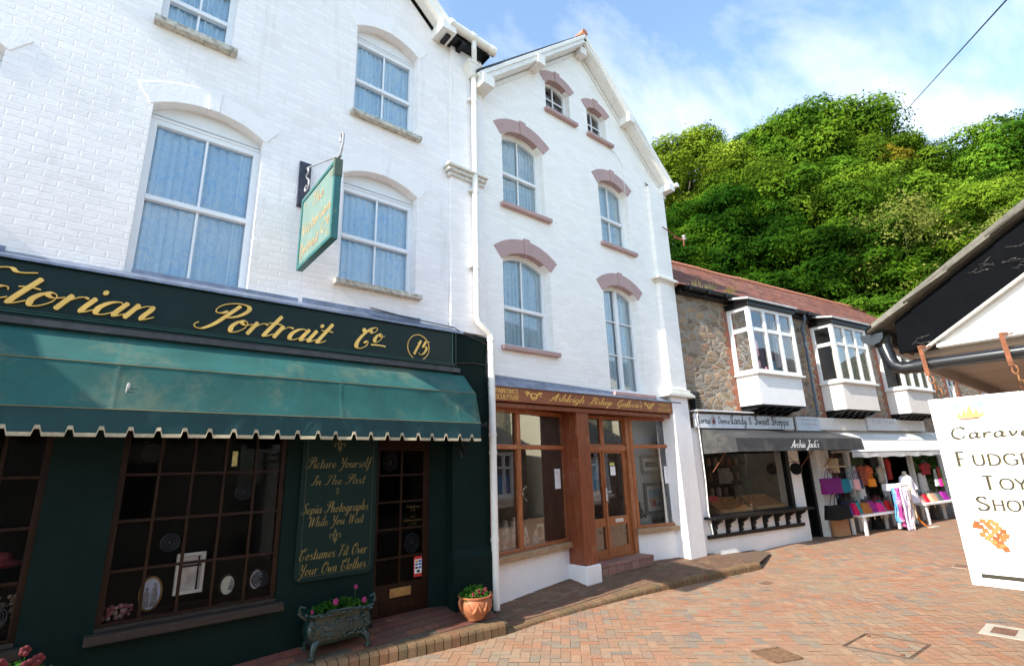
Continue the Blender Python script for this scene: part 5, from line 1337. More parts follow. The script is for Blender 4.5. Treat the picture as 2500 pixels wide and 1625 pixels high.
# ================================================================== the stone terrace (its own frame: u along the street, y into the building)
PC = lambda y0: (lambda x, z, d=0.0: (x, y0+d, z))
def stone_terrace():
    root = thing('stone_terrace', 'low rubble stone terrace with red tiled roof and white oriel windows over shops', 'terrace', (5.5, 0, .14), FC)
    BAYS = (1.63, 5.20, 8.75); BW = 1.78
    w = MB(); P = PC(0)
    holes = [rect(b+.06, b+BW-.06, 3.95, 5.40) for b in BAYS] + [rect(13.35,14.15,3.55,5.05), rect(16.35,17.95,3.6,5.0)]
    wall_sheet(w, rect(-.6, 24, 2.60, 5.95), holes, P, .25, edge=False)
    w.poly(rect(11.6, 24, .0, 2.599), P, 0)
    w.add([(24,0,0),(24,6,0),(24,6,5.9),(24,0,5.9)], [(0,1,2,3)]); w.add([(-.6,6,0),(24,6,0),(24,6,5.9),(-.6,6,5.9)], [(3,2,1,0)])
    w.build('wall', rubble, root, FC)
    qm = island_mat('quoin_bricks', [(0,(.30,.085,.05)),(.4,(.24,.09,.055)),(.7,(.34,.13,.075)),(1,(.22,.10,.07))], rough=.85, dirt=.5, dirtcol=(.16,.13,.10))
    for (a, s, z0, n, e0, e1, ov) in [(b, -1, 2.99, 22, .10, .19, .02) for b in BAYS]+[(b+BW, 1, 2.99, 22, .10, .19, .02) for b in BAYS]+[(13.35,-1,3.5,14,.16,.28,0),(14.15,1,3.5,14,.16,.28,0),(16.35,-1,3.5,14,.16,.28,0),(17.95,1,3.5,14,.16,.28,0)]:
        q = MB()
        for k in range(n):
            z = z0+k*.115; e = e0 if k % 2 else e1
            q.box(min(a+s*e, a-s*ov), max(a+s*e, a-s*ov), -.012, .05, z+.002, z+.113)
        q.build('brick_quoins', qm, root, FC)
    fw = MB()
    for (a, b2, z0, z1, n) in ((13.35,14.15,3.55,5.05,2),(16.35,17.95,3.6,5.0,4)):
        ring(fw, rect(a,b2,z0,z1), rect(a+.06,b2-.06,z0+.06,z1-.06), P, .06, .14)
        for i in range(1, n): fw.box(a+(b2-a)*i/n-.02, a+(b2-a)*i/n+.02, .07, .12, z0+.05, z1-.05)
        fw.box(a+.05, b2-.05, .072, .118, (z0+z1)/2-.02, (z0+z1)/2+.02)
        o = fw.build('window', white_paint, root, FC); fw = MB()
        g = MB(); g.poly(rect(a+.05,b2-.05,z0+.05,z1-.05), P, .10); g.build('pane', glass_up, o, FC)
        g = MB(); curtain(g, a, b2, z0, z1, .2, folds=7); g.build('curtain', lace_g, o, FC)
    # roof, with a little sag
    r = MB(); rows = []
    for i in range(81):
        u = -.22+24.2*i/80; row = []
        for j in range(9):
            t = j/8; y = -.26+2.95*t; z = 5.80+2.22*t
            z += .035*noise.noise(Vector((u*.5, t*2, 4)))+.012*noise.noise(Vector((u*2.2, t*7, 1))) - .05*math.sin(math.pi*t)
            row.append((u, y, z))
        rows.append(row)
    r.grid([list(reversed(x)) for x in rows][::-1]); ridge = [rw[-1] for rw in rows]
    r.grid([[ (rw[-1][0], rw[-1][1]+3.2*j/4, rw[-1][2]-2.3*j/4) for j in range(5)] for rw in rows])
    r.add([(-.22,-.26,5.8),(-.22,2.69,8.02),(-.22,5.9,5.7)], [(0,2,1)])
    rf = r.build('roof', clay, root, FC)
    t = MB(); u = -.2
    while u < 23.8:
        k = min(int((u+.22)/24.2*80), 79); z = ridge[k][2]
        t.tube([(u,2.69,z+.005),(u+.30,2.69,z+.0)], [.085,.10], 9); u += .305
    t.build('ridge_tile', terracotta_tile, rf, FC)
    g = MB(); prof = [(-.075,.0),(-.07,-.04),(-.04,-.072),(0,-.08),(.04,-.072),(.07,-.04),(.075,.0)]
    for (a, b2) in ((-.08,1.75),(3.35,5.3),(6.9,8.85),(10.4,20)):
        g = MB()
        g.grid([[(uu,-.245+p[0],5.79+p[1]) for p in prof] for uu in (a, b2)]); g.grid([[(uu,-.245+p[0]*.9,5.79+p[1]*.9) for p in reversed(prof)] for uu in (a, b2)])
        g.box(a, b2, -.17, -.005, 5.66, 5.80)
        uu = a+.12
        while uu < b2: g.box(uu, uu+.05, -.33, -.16, 5.69, 5.80); uu += .62
        g.build('gutter', black_gloss, rf, FC)
    d = MB(); d.tube([(4.62,-.24,5.70),(4.62,-.24,5.58),(4.70,-.09,5.44),(4.70,-.08,3.02)], .036, 10)
    for z in (5.3, 4.2, 3.4): d.tube([(4.70,-.08,z),(4.70,-.08,z+.05)], .044, 10)
    d.build('drainpipe', grey_pipe, root, FC, smooth=True)
    # oriel windows
    for i, b in enumerate(BAYS):
        f = MB(); D = .58; x0, x1 = b, b+BW; zl, zt, zT = 3.90, 4.92, 5.46
        pw = .095
        ux = [x0, x0+.64-.02, x0+1.21, x1]
        # front posts and rails
        cols = [x0+pw, x0+pw+(BW-2*pw-2*.085)/3, 0]
        cw = (BW-2*pw-2*.085)/3
        f.box(x0, x0+pw, -D, -D+.09, zl, zT); f.box(x1-pw, x1, -D, -D+.09, zl, zT)
        for k in (1, 2):
            a = x0+pw+k*cw+(k-1)*.085; f.box(a, a+.085, -D+.006, -D+.08, zl+.001, zT-.001)
        f.box(x0+pw, x1-pw, -D+.004, -D+.085, zl, zl+.07); f.box(x0+pw, x1-pw, -D+.004, -D+.085, zT-.08, zT); f.box(x0+pw, x1-pw, -D+.012, -D+.075, zt-.05, zt+.04)
        # sides
        for sx in (x0, x1-.06):
            f.box(sx, sx+.06, -.09, -.001, zl, zT); f.box(sx+.004, sx+.056, -D+.09, -.09, zl, zl+.07); f.box(sx+.004, sx+.056, -D+.09, -.09, zT-.08, zT); f.box(sx+.004, sx+.056, -D+.09, -.09, zt-.05, zt+.04)
        bay = f.build('oriel_window', white_paint if i == 0 else old_white, root, FC, bevel=.006)
        p = MB()
        p.box(x0+.03, x1-.03, -D+.03, -.001, 3.17, zl-.05)
        p.build('apron_panel', white_paint if i == 0 else pmat('cream_apron', (.76,.71,.66), .6, var=.04, dirt=.2, dirtcol=(.5,.42,.33)), bay, FC)
        l = MB(); l.box(x0-.04, x1+.05, -D-.05, -.001, zl-.049, zl-.002); l.build('sill', old_white, bay, FC, bevel=.008)
        g = MB()
        g.add([(x0+.05,-D+.045,zl+.05),(x1-.05,-D+.045,zl+.05),(x1-.05,-D+.045,zT-.05),(x0+.05,-D+.045,zT-.05)], [(0,1,2,3)])
        for sx in (x0+.03, x1-.03): g.add([(sx,-D+.06,zl+.05),(sx,-.05,zl+.05),(sx,-.05,zT-.05),(sx,-D+.06,zT-.05)], [(0,1,2,3)])
        g.build('pane', glass_up, bay, FC)
        k = MB(); k.box(x0-.05, x1+.05, -D-.06, -.001, zT+.001, zT+.09); k.box(x0-.08, x1+.08, -D-.09, -.001, zT+.091, zT+.12); k.build('cornice', black_gloss, bay, FC, bevel=.01)
        rr = MB(); rr.add([(x0-.10,-D-.11,zT+.122),(x1+.10,-D-.11,zT+.122),(x1+.10,-.01,zT+.27),(x0-.10,-.01,zT+.27),(x0-.10,-D-.11,zT+.165),(x1+.10,-D-.11,zT+.165),(x1+.10,-.01,zT+.32),(x0-.10,-.01,zT+.32)], [(0,3,2,1),(4,5,6,7),(0,1,5,4),(1,2,6,5),(2,3,7,6),(3,0,4,7)])
        rr.build('lead_roof', pmat('pale_roof_lead', (.50,.50,.50), .6, var=.25, dirt=.5, dirtcol=(.15,.13,.11), dscale=7), bay, FC)
        br = MB(); n = 6
        for j in range(n):
            a = x0+.06+j*(BW-.2)/(n-1)
            sec = [(-D+.05,3.165),(-.001,3.165),(-.001,2.99),(-.12,3.0),(-.22,3.06),(-.36,3.07),(-.44,3.12)]
            br.poly(list(reversed(sec)), lambda y, z, dd=0.0, a=a: (a+dd, y, z), 0, .08)
        br.box(x0+.02, x1-.02, -D+.05, -.001, 3.14, 3.168)
        br.build('bracket', black_gloss, bay, FC)
        it = MB(); it.box(x0+.08, x1-.08, .30, .33, 3.9, 5.45); it.box(x0+.05,x1-.05,-D+.08,.3,5.40,5.44); it.box(x0+.05, x1-.05, -D+.08, .3, 3.86, 3.895)
        it.build('room_back', pmat('dim_room', (.16,.17,.18), .9), bay, FC)
        if i == 0:
            cu = MB(); curtain(cu, x0+.75, x0+1.15, 3.95, 5.4, -.10, folds=3, amp=.03, seed=3); cu.build('curtain', pmat('plum_curtain', (.16,.10,.14), .9), bay, FC, smooth=True)
        if i == 1:
            cu = MB(); curtain(cu, x0+.1, x1-.65, 3.95, 4.9, -.40, folds=5, amp=.03, seed=5); cu.build('curtain', pmat('pale_linen_curtain', (.55,.52,.48), .9), bay, FC, smooth=True)
    # ---- lower shop fronts
    s = MB()
    s.box(-.55, 3.53, -.06, .25, 0, .845); s.box(3.12, 3.50, -.08, .30, .846, 2.66); s.box(4.30, 4.74, -.06, .30, 0, 2.66); s.box(-.55, .06, -.05, .3, .846, 2.66)
    s.box(3.36, 3.53, -.055, .6, .0, 2.6) if False else None
    s.build('shopfront_wall', render_white, root, FC, bevel=.008)
    d = MB(); d.box(3.50, 4.30, .30, .34, .1, 2.66); d.box(3.53, 3.62, .22, .299, .1, 2.6); d.box(4.2, 4.29, .1, .299, .1, 2.6); d.box(3.62,4.2,.24,.299,.1,.5); d.box(3.62,4.2,.24,.299,1.2,1.3); d.box(3.62,4.2,.24,.299,2.2,2.3)
    d.build('door', black_gloss, root, FC)
    f = MB(); ring(f, rect(.06,3.12,.846,2.66), rect(.12,3.0,.90,2.55), P, -.05, .06); fr = f.build('shop_window', black_gloss, root, FC)
    g = MB(); g.poly(rect(.1,3.04,.88,2.6), P, .0); g.build('pane', glass_mat('sweet_shop_glass', refl=.7), fr, FC)
    sh = MB(); sh.box(-.10, 3.36, -.34, -.04, .835, .885); shf = sh.build('ledge', black_gloss, fr, FC, bevel=.01)
    rl = MB(); rl.box(-.08, 3.24, -.13, -.061, .47, .54); rl.build('rail', black_gloss, fr, FC, bevel=.008)
    for j in range(8):
        a = .10+j*.418; k = MB()
        sec = [(-.30,.834),(-.061,.834),(-.061,.541),(-.10,.541),(-.13,.58),(-.115,.63),(-.16,.67),(-.145,.71),(-.22,.76),(-.28,.79)]
        k.poly(list(reversed(sec)), lambda y, z, dd=0.0, a=a: (a+dd, y, z), 0, .07); k.build('bracket', black_gloss, fr, FC)
    b = MB(); b.box(.05, 3.1, .05, .95, .80, .895); b.build('window_bed', pmat('dark_counter', (.06,.045,.035), .6), root, FC)
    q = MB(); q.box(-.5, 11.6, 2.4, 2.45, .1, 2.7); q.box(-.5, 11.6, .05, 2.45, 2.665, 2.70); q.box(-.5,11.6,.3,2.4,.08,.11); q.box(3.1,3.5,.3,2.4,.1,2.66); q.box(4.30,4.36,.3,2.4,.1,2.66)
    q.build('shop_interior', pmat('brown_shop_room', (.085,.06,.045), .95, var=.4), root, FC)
    p = MB()
    for u in (4.78, 5.80, 7.55, 9.33, 11.45): p.box(u, u+.10, -.05, .08, .1, 2.66)
    p.box(4.88, 11.55, -.04, .07, 2.45, 2.66)
    p.build('shopfront_post', white_paint, root, FC, bevel=.006)
    rs = MB(); rs.box(4.88, 11.45, .0, .10, .05, .62); rs.build('stall_riser', pmat('grey_riser', (.12,.12,.13), .7, var=.2), root, FC)
    for a, b2 in ((4.9,5.78),(5.92,7.53),(9.45,11.43)):
        g = MB(); g.add([(a,.03,.64),(b2,.03,.64),(b2,.03,2.44),(a,.03,2.44)], [(0,1,2,3)]); g.build('pane', glass_mat('clear_shop_glass', refl=.6), root, FC)
    fl = MB(); fl.box(-.12, 1.8, -.24, -.001, 3.0, 3.025); fl.build('flashing', white_paint, root, FC)
    v = MB(); v.box(-.06, .10, -.16, -.001, 3.0, 3.42)
    for k in range(6): v.box(-.07, .11, -.19, -.16, 3.03+k*.062, 3.07+k*.062)
    v.build('vent_box', black_plastic, root, FC, bevel=.005)
    c = MB(); c.tube([(.0,-.17,3.05),(-.06,-.16,2.9),(-.02,-.14,2.5),(.0,-.13,1.6),(-.02,-.12,1.0),(.06,-.1,.55)], .012, 6); c.tube([(.05,-.12,3.02),(-.12,-.14,2.95),(-.16,-.2,2.7),(-.05,-.18,2.6)], .008, 5)
    c.build('cable', old_white, root, FC)
stone_terrace()

def sign_thing(name, label, u0, u1, z0, z1, y, mat, fn=None, loc=None, extra=None):
    root = thing(name, label, 'shop sign', ((u0+u1)/2, y, z0), FC)
    b = MB(); b.box(u0, u1, y, y+.05, z0, z1); b.build('board', mat, root, FC, bevel=.004)
    if fn: fn(root, PC(y))
    return root
sign_grey = pmat('weathered_white_board', (.66,.66,.68), .6, var=.08, vscale=5, dirt=.35, dirtcol=(.45,.42,.38), dscale=4)
def candy_sign():
    def fn(root, P):
        t = MB()
        text_mb('Lorna', 'black', -.03, 2.755, .15, P, width=.38, mb=t, weight=1.1); text_mb('Doone', 'black', .60, 2.755, .15, P, width=.40, mb=t, weight=1.1)
        text_mb('Candy', 'black', 1.03, 2.755, .20, P, width=.56, mb=t, weight=1.2); text_mb('&', 'black', 1.67, 2.76, .16, P, mb=t, weight=1.1); text_mb('Sweet', 'black', 1.88, 2.755, .20, P, width=.56, mb=t, weight=1.2); text_mb('Shoppe', 'black', 2.52, 2.755, .20, P, width=.68, mb=t, weight=1.2)
        t.build('lettering', black_ink, root, FC)
        e = MB(); cx, cz = .455, 2.815
        e.poly([(cx+.085*math.cos(a*.2618), cz+.115*math.sin(a*.2618)) for a in range(24)], P, -.006, -.0005, 0)
        e.poly([(cx-.04,cz-.06),(cx+.03,cz-.075),(cx+.05,cz-.02),(cx+.02,cz+.03),(cx-.03,cz+.01)], P, -.010, -.0062, 1)
        e.poly([(cx-.005,cz+.02),(cx+.012,cz+.02),(cx+.008,cz+.08),(cx-.002,cz+.075)], P, -.010, -.0062, 1)
        e.poly([(cx-.03,cz-.10),(cx-.01,cz-.10),(cx-.012,cz-.076),(cx-.028,cz-.076)], P, -.010, -.0062, 2); e.poly([(cx+.01,cz-.10),(cx+.03,cz-.10),(cx+.028,cz-.078),(cx+.012,cz-.078)], P, -.010, -.0062, 2)
        e.build('oval_emblem', [pmat('grey_oval', (.42,.40,.42), .6), pmat('dark_red_ink', (.20,.02,.02), .6), paper], root, FC)
    sign_thing('fascia_sign', 'white sweet shop sign with black old English lettering and an oval emblem', -.12, 3.42, 2.655, 2.95, -.15, sign_grey, fn)
    def fn2(root, P):
        t = MB(); text_mb('Traditionally made', 'scriptlight', 3.63, 2.885, .075, P, width=.80, mb=t, lift=.004); text_mb('Confectionery', 'scriptlight', 3.70, 2.775, .085, P, width=.66, mb=t, lift=.004); text_mb('here', 'scriptlight', 3.95, 2.69, .055, P, width=.16, mb=t, lift=.004)
        t.build('lettering', pmat('grey_ink', (.16,.16,.18), .6), root, FC)
    r = sign_thing('small_sign', 'small pale board with thin grey script lines right of the sweet shop sign', 3.52, 4.53, 2.63, 2.97, -.18, pmat('pale_blue_white_board', (.62,.64,.68), .6, var=.08), fn2)
    sign_thing('blank_sign', 'long blank cream board between the two lettered boards', 4.58, 6.88, 2.66, 2.975, -.15, pmat('cream_board', (.72,.69,.66), .6, var=.05, dirt=.3, dirtcol=(.45,.4,.34)))
    def fn3(root, P):
        t = text_mb('PORTMAN', 'sans', 7.17, 2.865, .125, P, width=1.30, lift=.003); text_mb('OF LYNMOUTH', 'sans', 7.55, 2.79, .035, P, width=.52, mb=t, lift=.003); t.build('lettering', pmat('grey_letter', (.12,.12,.13), .6), root, FC)
    sign_thing('shop_sign', 'pale grey board reading PORTMAN above the bag shop', 6.92, 8.62, 2.67, 3.02, -.19, pmat('light_grey_board', (.66,.66,.67), .55, var=.05), fn3)
    sign_thing('blank_sign', 'short blank white board right of the PORTMAN sign', 8.65, 10.48, 2.68, 3.0, -.15, pmat('cream_board', (.72,.69,.66), .6))
candy_sign()

def candy_awning():
    root = thing('awning', 'black box awning with white script lettering over the sweet shop', 'awning', (2.4, -.5, 2.12), FC)
    m = MB(); u0, u1 = .04, 4.82; yw, yf = -.11, -.93
    rows = []
    for i in range(41):
        u = u0+(u1-u0)*i/40
        r = []
        for j in range(7):
            t = j/6; uu = u
            r.append((uu, yw+(yf-yw)*t, 2.635-.235*t+.012*math.sin(math.pi*t)*noise.noise(Vector((u*2, t*3, 0)))))
        for j in range(1, 4):
            t = j/3; r.append((u, yf-.03*t+.006*noise.noise(Vector((u*3, t*2, 5))), 2.40-.265*t))
        rows.append(r)
    m.grid(rows)
    m.add([(u0,yw,2.635),(u0,yf,2.40),(u0,yf-.03,2.135),(u0,yw,2.12)], [(0,3,2,1)]); m.add([(u1,yw,2.635),(u1,yf,2.40),(u1,yf-.03,2.135),(u1,yw,2.12)], [(0,1,2,3)])
    m.build('canvas', pmat('black_awning_canvas', (.030,.030,.032), .7, var=.2, vscale=3, bump=.25, bscale=120, dirt=.5, dirtcol=(.10,.097,.088), dscale=2.2, dthr=.5), root, FC, smooth=False)
    t = text_mb("Archie Jack's", 'brush', 1.80, 2.20, .155, PC(-.957), width=1.05, lift=.012); t.build('lettering', paper, root, FC)
    k = MB()
    for u in (.3, 3.45, 4.5):
        k.obox((u, -.1, 2.15), (u, -.9, 2.28), .02, .02); k.tube([(u,-.1,1.75),(u,-.55,2.22)], .010, 6)
    k.build('awning_arm', rust, root, FC)
candy_awning()
def grey_awning():
    root = thing('awning', 'pale grey rolled awning over the bag shop goods', 'awning', (7.8, -.4, 1.95), FC)
    m = MB(); u0, u1 = 4.92, 10.75; rows = []
    prof = [(-.11,2.60),(-.19,2.57),(-.27,2.50),(-.33,2.40),(-.36,2.385),(-.46,2.28),(-.54,2.18),(-.60,2.09)]
    for i in range(61):
        u = u0+(u1-u0)*i/60; r = []
        for k, (y, z) in enumerate(prof):
            n_ = .010*noise.noise(Vector((u*1.5, k*.5, 2)))
            r.append((u, y+n_, z+n_))
        rows.append(r)
    m.grid(rows)
    m.add([(u0,-.11,2.6)]+[(u0,y,z) for y,z in prof[2:]]+[(u0,-.11,2.08)], [tuple(range(7,-1,-1))])
    m.build('canvas', pmat('pale_grey_canvas', (.58,.58,.57), .75, var=.08, vscale=2, bump=.3, bscale=110, dirt=.3, dirtcol=(.38,.36,.32), dscale=2), root, FC, smooth=True)
    v = MB(); rows = []
    for i in range(121):
        u = u0+(u1-u0)*i/120
        rows.append([(u,-.602+.02*math.sin(t*1.5)*noise.noise(Vector((u*3.5, t, 3))), 2.088-.135*t-(.012*math.sin(u*7) if t > .9 else 0)) for t in (0,.5,1)])
    v.grid(rows); v.build('valance', pmat('pale_grey_valance', (.55,.55,.54), .8, var=.1, dirt=.3, dirtcol=(.35,.33,.3)), root, FC, smooth=True)
    p = MB(); p.tube([(u0,-.345,2.395),(u1,-.345,2.395)], .012, 6); p.tube([(u0,-.60,2.09),(u1,-.60,2.09)], .010, 6); p.build('seam', pmat('grey_seam', (.25,.25,.25), .8), root, FC)
grey_awning()

def round_sign():
    root = thing('round_sign', 'black round sign projecting on a small bracket by the sweet shop door', 'round sign', (3.28, -.1, 1.75), FC)
    m = MB(); n = 24
    m.tube([(2.93,-.30,1.745),(2.97,-.30,1.745)], [.135,.135], 24); m.build('disc', black_gloss, root, FC, bevel=.004)
    k = MB(); k.obox((2.95,-.09,1.90),(2.95,-.42,1.90), .018,.018); k.tube([(2.95,-.1,2.05),(2.95,-.3,1.9)], .008, 6); k.tube([(2.95,-.30,1.90),(2.95,-.30,1.87)], .008, 6); k.build('bracket', rust, root, FC)
round_sign()

def roof_weeds():
    rnd = random.Random(8)
    for (u, n, h, lab, c) in ((.55, 46, .22, 'dry pale weeds growing along the black gutter', (.36,.33,.16)), (1.45, 40, .30, 'straw coloured grass tuft leaning out of the gutter', (.50,.38,.16))):
        m = MB()
        for i in range(n):
            uu = u+rnd.uniform(-.42, .42)*(1 if n > 42 else .28); y = -.26+rnd.uniform(-.04, .05); a = rnd.uniform(-1, 1); hh = h*rnd.uniform(.4, 1.1); lean = -rnd.uniform(.0, .25)*(1 if n > 42 else 1.5)
            p0 = Vector((uu, y, 5.78)); p2 = p0+Vector((a*.12, lean*.8, hh*(1 if n > 42 else .75))); p1 = (p0+p2)/2+Vector((0, .02, .05)); w = .007
            m.add([p0+Vector((-w,0,0)), p0+Vector((w,0,0)), p1+Vector((w,0,0)), p1+Vector((-w,0,0)), p2], [(0,1,2,3),(3,2,4)])
        tag(m.build('weed', col_mat(c, .9), None, FC, loc=(u, -.26, 5.78)), lab, 'plant')
roof_weeds()

# ------------------------------------------------------------------ goods outside the bag shop
def arc_handle(mb, x0, x1, y, z, h, r=.008):
    mb.tube([(x0+(x1-x0)*i/10, y, z+h*math.sin(math.pi*i/10)**.7) for i in range(11)], r, 6)
def tote(name, label, u, off, z, w, h, dep, col, handle=.0, cat='bag', slump=0.0, flare=.0, gz=None, hcol=None, tilt=0.0, rough=.55):
    y = -off
    root = thing(name, label, cat, (u, y, z), FC, 'bags for sale at the bag shop')
    m = MB(); rows = []; N = 20
    for j in range(8):
        t = j/7; r = []
        ww = w/2*(1+flare*(t-.5)*2) ; dd = dep/2*(1-.55*t)
        for i in range(N+1):
            a = 2*math.pi*i/N; ca, sa = math.cos(a), math.sin(a)
            sx = math.copysign(abs(ca)**.35, ca); sy = math.copysign(abs(sa)**.5, sa)
            nz = .012*noise.noise(Vector((sx*2+u*9, sy+t*3, t*4)))
            zz = z+h*t - (slump*h*(1-abs(sx)**2)*t if slump else 0)
            r.append((u+sx*ww+tilt*t, y+sy*dd+nz, zz))
        rows.append(r)
    m.grid(rows); m.add([p for p in rows[0][:-1]], [tuple(range(N-1,-1,-1))]); m.add([(p[0],p[1],p[2]-.01) for p in rows[-1][:-1]], [tuple(range(N))])
    mt = col_mat(col, rough)
    m.build('body', mt, root, FC, smooth=True)
    if handle:
        k = MB(); arc_handle(k, u-w*.22+tilt, u+w*.22+tilt, y-dep*.2, z+h-.01, handle); arc_handle(k, u-w*.20+tilt, u+w*.24+tilt, y+dep*.2, z+h-.01, handle*.95)
        k.build('handle', col_mat(hcol or [c*.6 for c in col], .5), root, FC, smooth=True)
    return root
def goods():
    tote('tote_bag', 'large purple tote bag hanging beside the black shop door', 4.22, .34, 1.13, .84, .36, .16, (.16,.012,.13), .24, flare=.06)
    tote('tote_bag', 'teal blue tote bag hanging right of the purple one', 4.88, .30, 1.13, .44, .32, .14, (.01,.16,.22), .22, hcol=(.03,.025,.03))
    tote('handbag', 'small grey bag hanging behind the pale pink bag', 5.22, .28, 1.20, .18, .22, .08, (.25,.33,.36), .22)
    tote('handbag', 'small pale pink bag hanging on long straps', 5.42, .33, 1.17, .26, .25, .09, (.68,.36,.36), .34, hcol=(.45,.40,.50))
    tote('handbag', 'navy bag hanging just right of the pale pink bag', 5.68, .28, 1.18, .20, .24, .09, (.02,.04,.10), .20)
    tote('tote_bag', 'big black soft bag with long handles low beside the shop door', 4.15, .42, .57, .95, .33, .26, (.003,.003,.004), .25, slump=.12)
    tote('tote_bag', 'tan leather tote standing on the ground below the black bag', 4.62, .16, .14, .66, .38, .22, (.42,.23,.12), .0, flare=.08, slump=.1)
    row = [(4.72,.22,.30,(.04,.06,.30),'blue bag at the left end of the left bench'), (4.93,.17,.31,(.50,.01,.08),'crimson bag between the blue and teal bags on the left bench'), (5.15,.25,.29,(.01,.26,.26),'bright teal bag on the left bench'),
           (5.46,.34,.28,(.38,.13,.03),'brown leather bag with gathered top on the left bench'), (5.84,.34,.27,(.28,.02,.19),'magenta purple bag in the middle of the left bench'), (6.14,.24,.25,(.72,.03,.22),'hot pink bag on the left bench'),
           (6.36,.18,.24,(.05,.28,.36),'small turquoise bag beside the hot pink bag'), (6.56,.20,.25,(.50,.015,.02),'red bag near the right end of the left bench'), (6.78,.22,.24,(.55,.32,.20),'beige bag at the right end of the left bench')]
    for i, (u, w, h, c, lab) in enumerate(row):
        tote('handbag', lab, u+.01*(i % 3), .34+.05*(i % 2), .605, w*1.04, h*(1,.9,1.06,.94)[i % 4], .20, c, .09 if i % 2 else .12, hcol=(.05,.04,.04), flare=(-.16,-.30,-.10,-.34)[i % 4], slump=(.10,.04,.14)[i % 3], tilt=(-.05,-.01,-.07,.0)[i % 4])
    for i, (u, c, lab) in enumerate(((5.3,(.05,.05,.07),'black bag behind the teal bag on the left bench'),(6.0,(.10,.09,.11),'charcoal bag behind the magenta bag on the left bench'),(6.62,(.25,.02,.03),'dark red bag behind the red bag on the left bench'))):
        tote('handbag', lab, u, .16, .605, .34, .30, .14, c, .08)
    row2 = [(8.55,.27,.20,(.60,.38,.34),'dusty pink bag at the left end of the right bench'), (8.84,.22,.21,(.60,.015,.03),'bright red bag on the right bench'), (9.30,.36,.22,(.55,.34,.22),'tan sand coloured bag on the right bench'), (9.68,.32,.22,(.11,.115,.125),'grey striped bag on the right bench'), (10.06,.38,.24,(.30,.015,.26),'purple bag at the right end of the right bench')]
    for u, w, h, c, lab in row2: tote('handbag', lab, u, .36, .675, w, h, .20, c, .08, hcol=(.05,.04,.05), flare=-.24, slump=.1, tilt=-.04)
    tote('handbag', 'dark teal bag behind the red bag on the right bench', 8.88, .18, .675, .34, .27, .14, (.01,.16,.20), .06)
    tote('handbag', 'navy bag behind the dusty pink bag on the right bench', 8.55, .18, .675, .30, .26, .14, (.02,.03,.07), .06)
    tote('handbag', 'small white bag hanging above the right bench', 9.75, .40, 1.08, .22, .19, .07, (.68,.68,.64), .30)
    tote('handbag', 'small hot pink bag hanging beside the white bag', 9.98, .41, 1.06, .22, .21, .07, (.78,.04,.36), .36, hcol=(.4,.05,.05))
    tote('handbag', 'small green bag hanging right of the hot pink bag', 10.17, .39, 1.07, .14, .20, .07, (.14,.34,.03), .28)
    tote('handbag', 'orange bag hanging below the orange patterned blouse', 6.42, .22, 1.20, .34, .20, .08, (.75,.23,.01), .14)
    tote('handbag', 'black bag stowed under the left bench near the scarves', 6.55, .10, .14, .34, .36, .2, (.012,.012,.014), .0)
    tote('handbag', 'charcoal bag stowed under the right bench', 9.9, .12, .14, .42, .42, .2, (.05,.05,.055), .0)
    # benches
    for (u0, u1, z, off, lab) in ((4.98, 6.92, .605, .35, 'white wooden bench with bags left of the scarf stand'), (8.32, 10.42, .675, .36, 'white wooden bench with bags right of the scarf stand')):
        root = thing('bench', lab, 'bench', ((u0+u1)/2, -off, .12), FC, 'white benches outside the bag shop')
        t = MB(); t.box(u0, u1, -off-.20, -off+.18, z-.06, z-.002); t.build('seat', white_paint, root, FC, bevel=.008)
        for u in (u0+.10, u1-.16):
            for y in (-off-.17, -off+.12):
                l = MB(); l.add([(u,y,.115),(u+.075,y,.115),(u+.075,y+.06,.115),(u,y+.06,.115),(u-.012,y,z-.06),(u+.085,y,z-.06),(u+.085,y+.06,z-.06),(u-.012,y+.06,z-.06)], [(0,3,2,1),(4,5,6,7),(0,1,5,4),(1,2,6,5),(2,3,7,6),(3,0,4,7)])
                l.build('leg', white_paint, root, FC, bevel=.005)
        p = MB()
        for k in range(5): p.tube([(u0+.3+k*(u1-u0-.6)/4, -off-.14, z-.07),(u0+.3+k*(u1-u0-.6)/4, -off-.15, z-.15)], .012, 6)
        p.build('peg', pmat('pale_peg', (.5,.36,.22), .6), root, FC)
    # peg rail for the hanging bags
    root = thing('peg_rail', 'pale wooden peg rail holding the purple and teal bags', 'rail', (4.5, -.3, 1.42), FC)
    r = MB(); r.box(4.0, 5.1, -.33, -.29, 1.735, 1.765); r.box(4.72, 4.80, -.30, -.06, 1.60, 1.95); r.build('rail', pmat('pale_wood', (.50,.36,.22), .6), root, FC)
    # scarves on their stand
    root = thing('scarf_stand', 'white square topped stand carrying a ring of scarves', 'display stand', (6.95, -.52, .12), FC)
    s = MB(); s.box(6.76, 7.30, -.70, -.30, 1.17, 1.24); s.box(6.74,6.78,-.72,-.28,1.08,1.25); s.box(7.28,7.32,-.72,-.28,1.08,1.25); s.build('top', white_paint, root, FC, bevel=.01)
    k = MB(); k.tube([(6.94,-.52,.14),(6.94,-.52,1.17)], .02, 8); k.box(6.64,7.24,-.54,-.50,.12,.15); k.box(6.92,6.96,-.8,-.24,.12,.15); k.build('base', iron, root, FC)
    cols = [((.10,.36,.62),'pale blue'),((.30,.03,.20),'plum'),((.62,.10,.36),'pink and mauve'),((.50,.42,.62),'lilac'),((.70,.05,.12),'red'),((.72,.56,.62),'rose and white'),((.78,.42,.10),'orange and yellow'),((.75,.73,.80),'white checked'),((.30,.34,.52),'slate blue'),((.74,.52,.30),'peach')]
    rnd = random.Random(11)
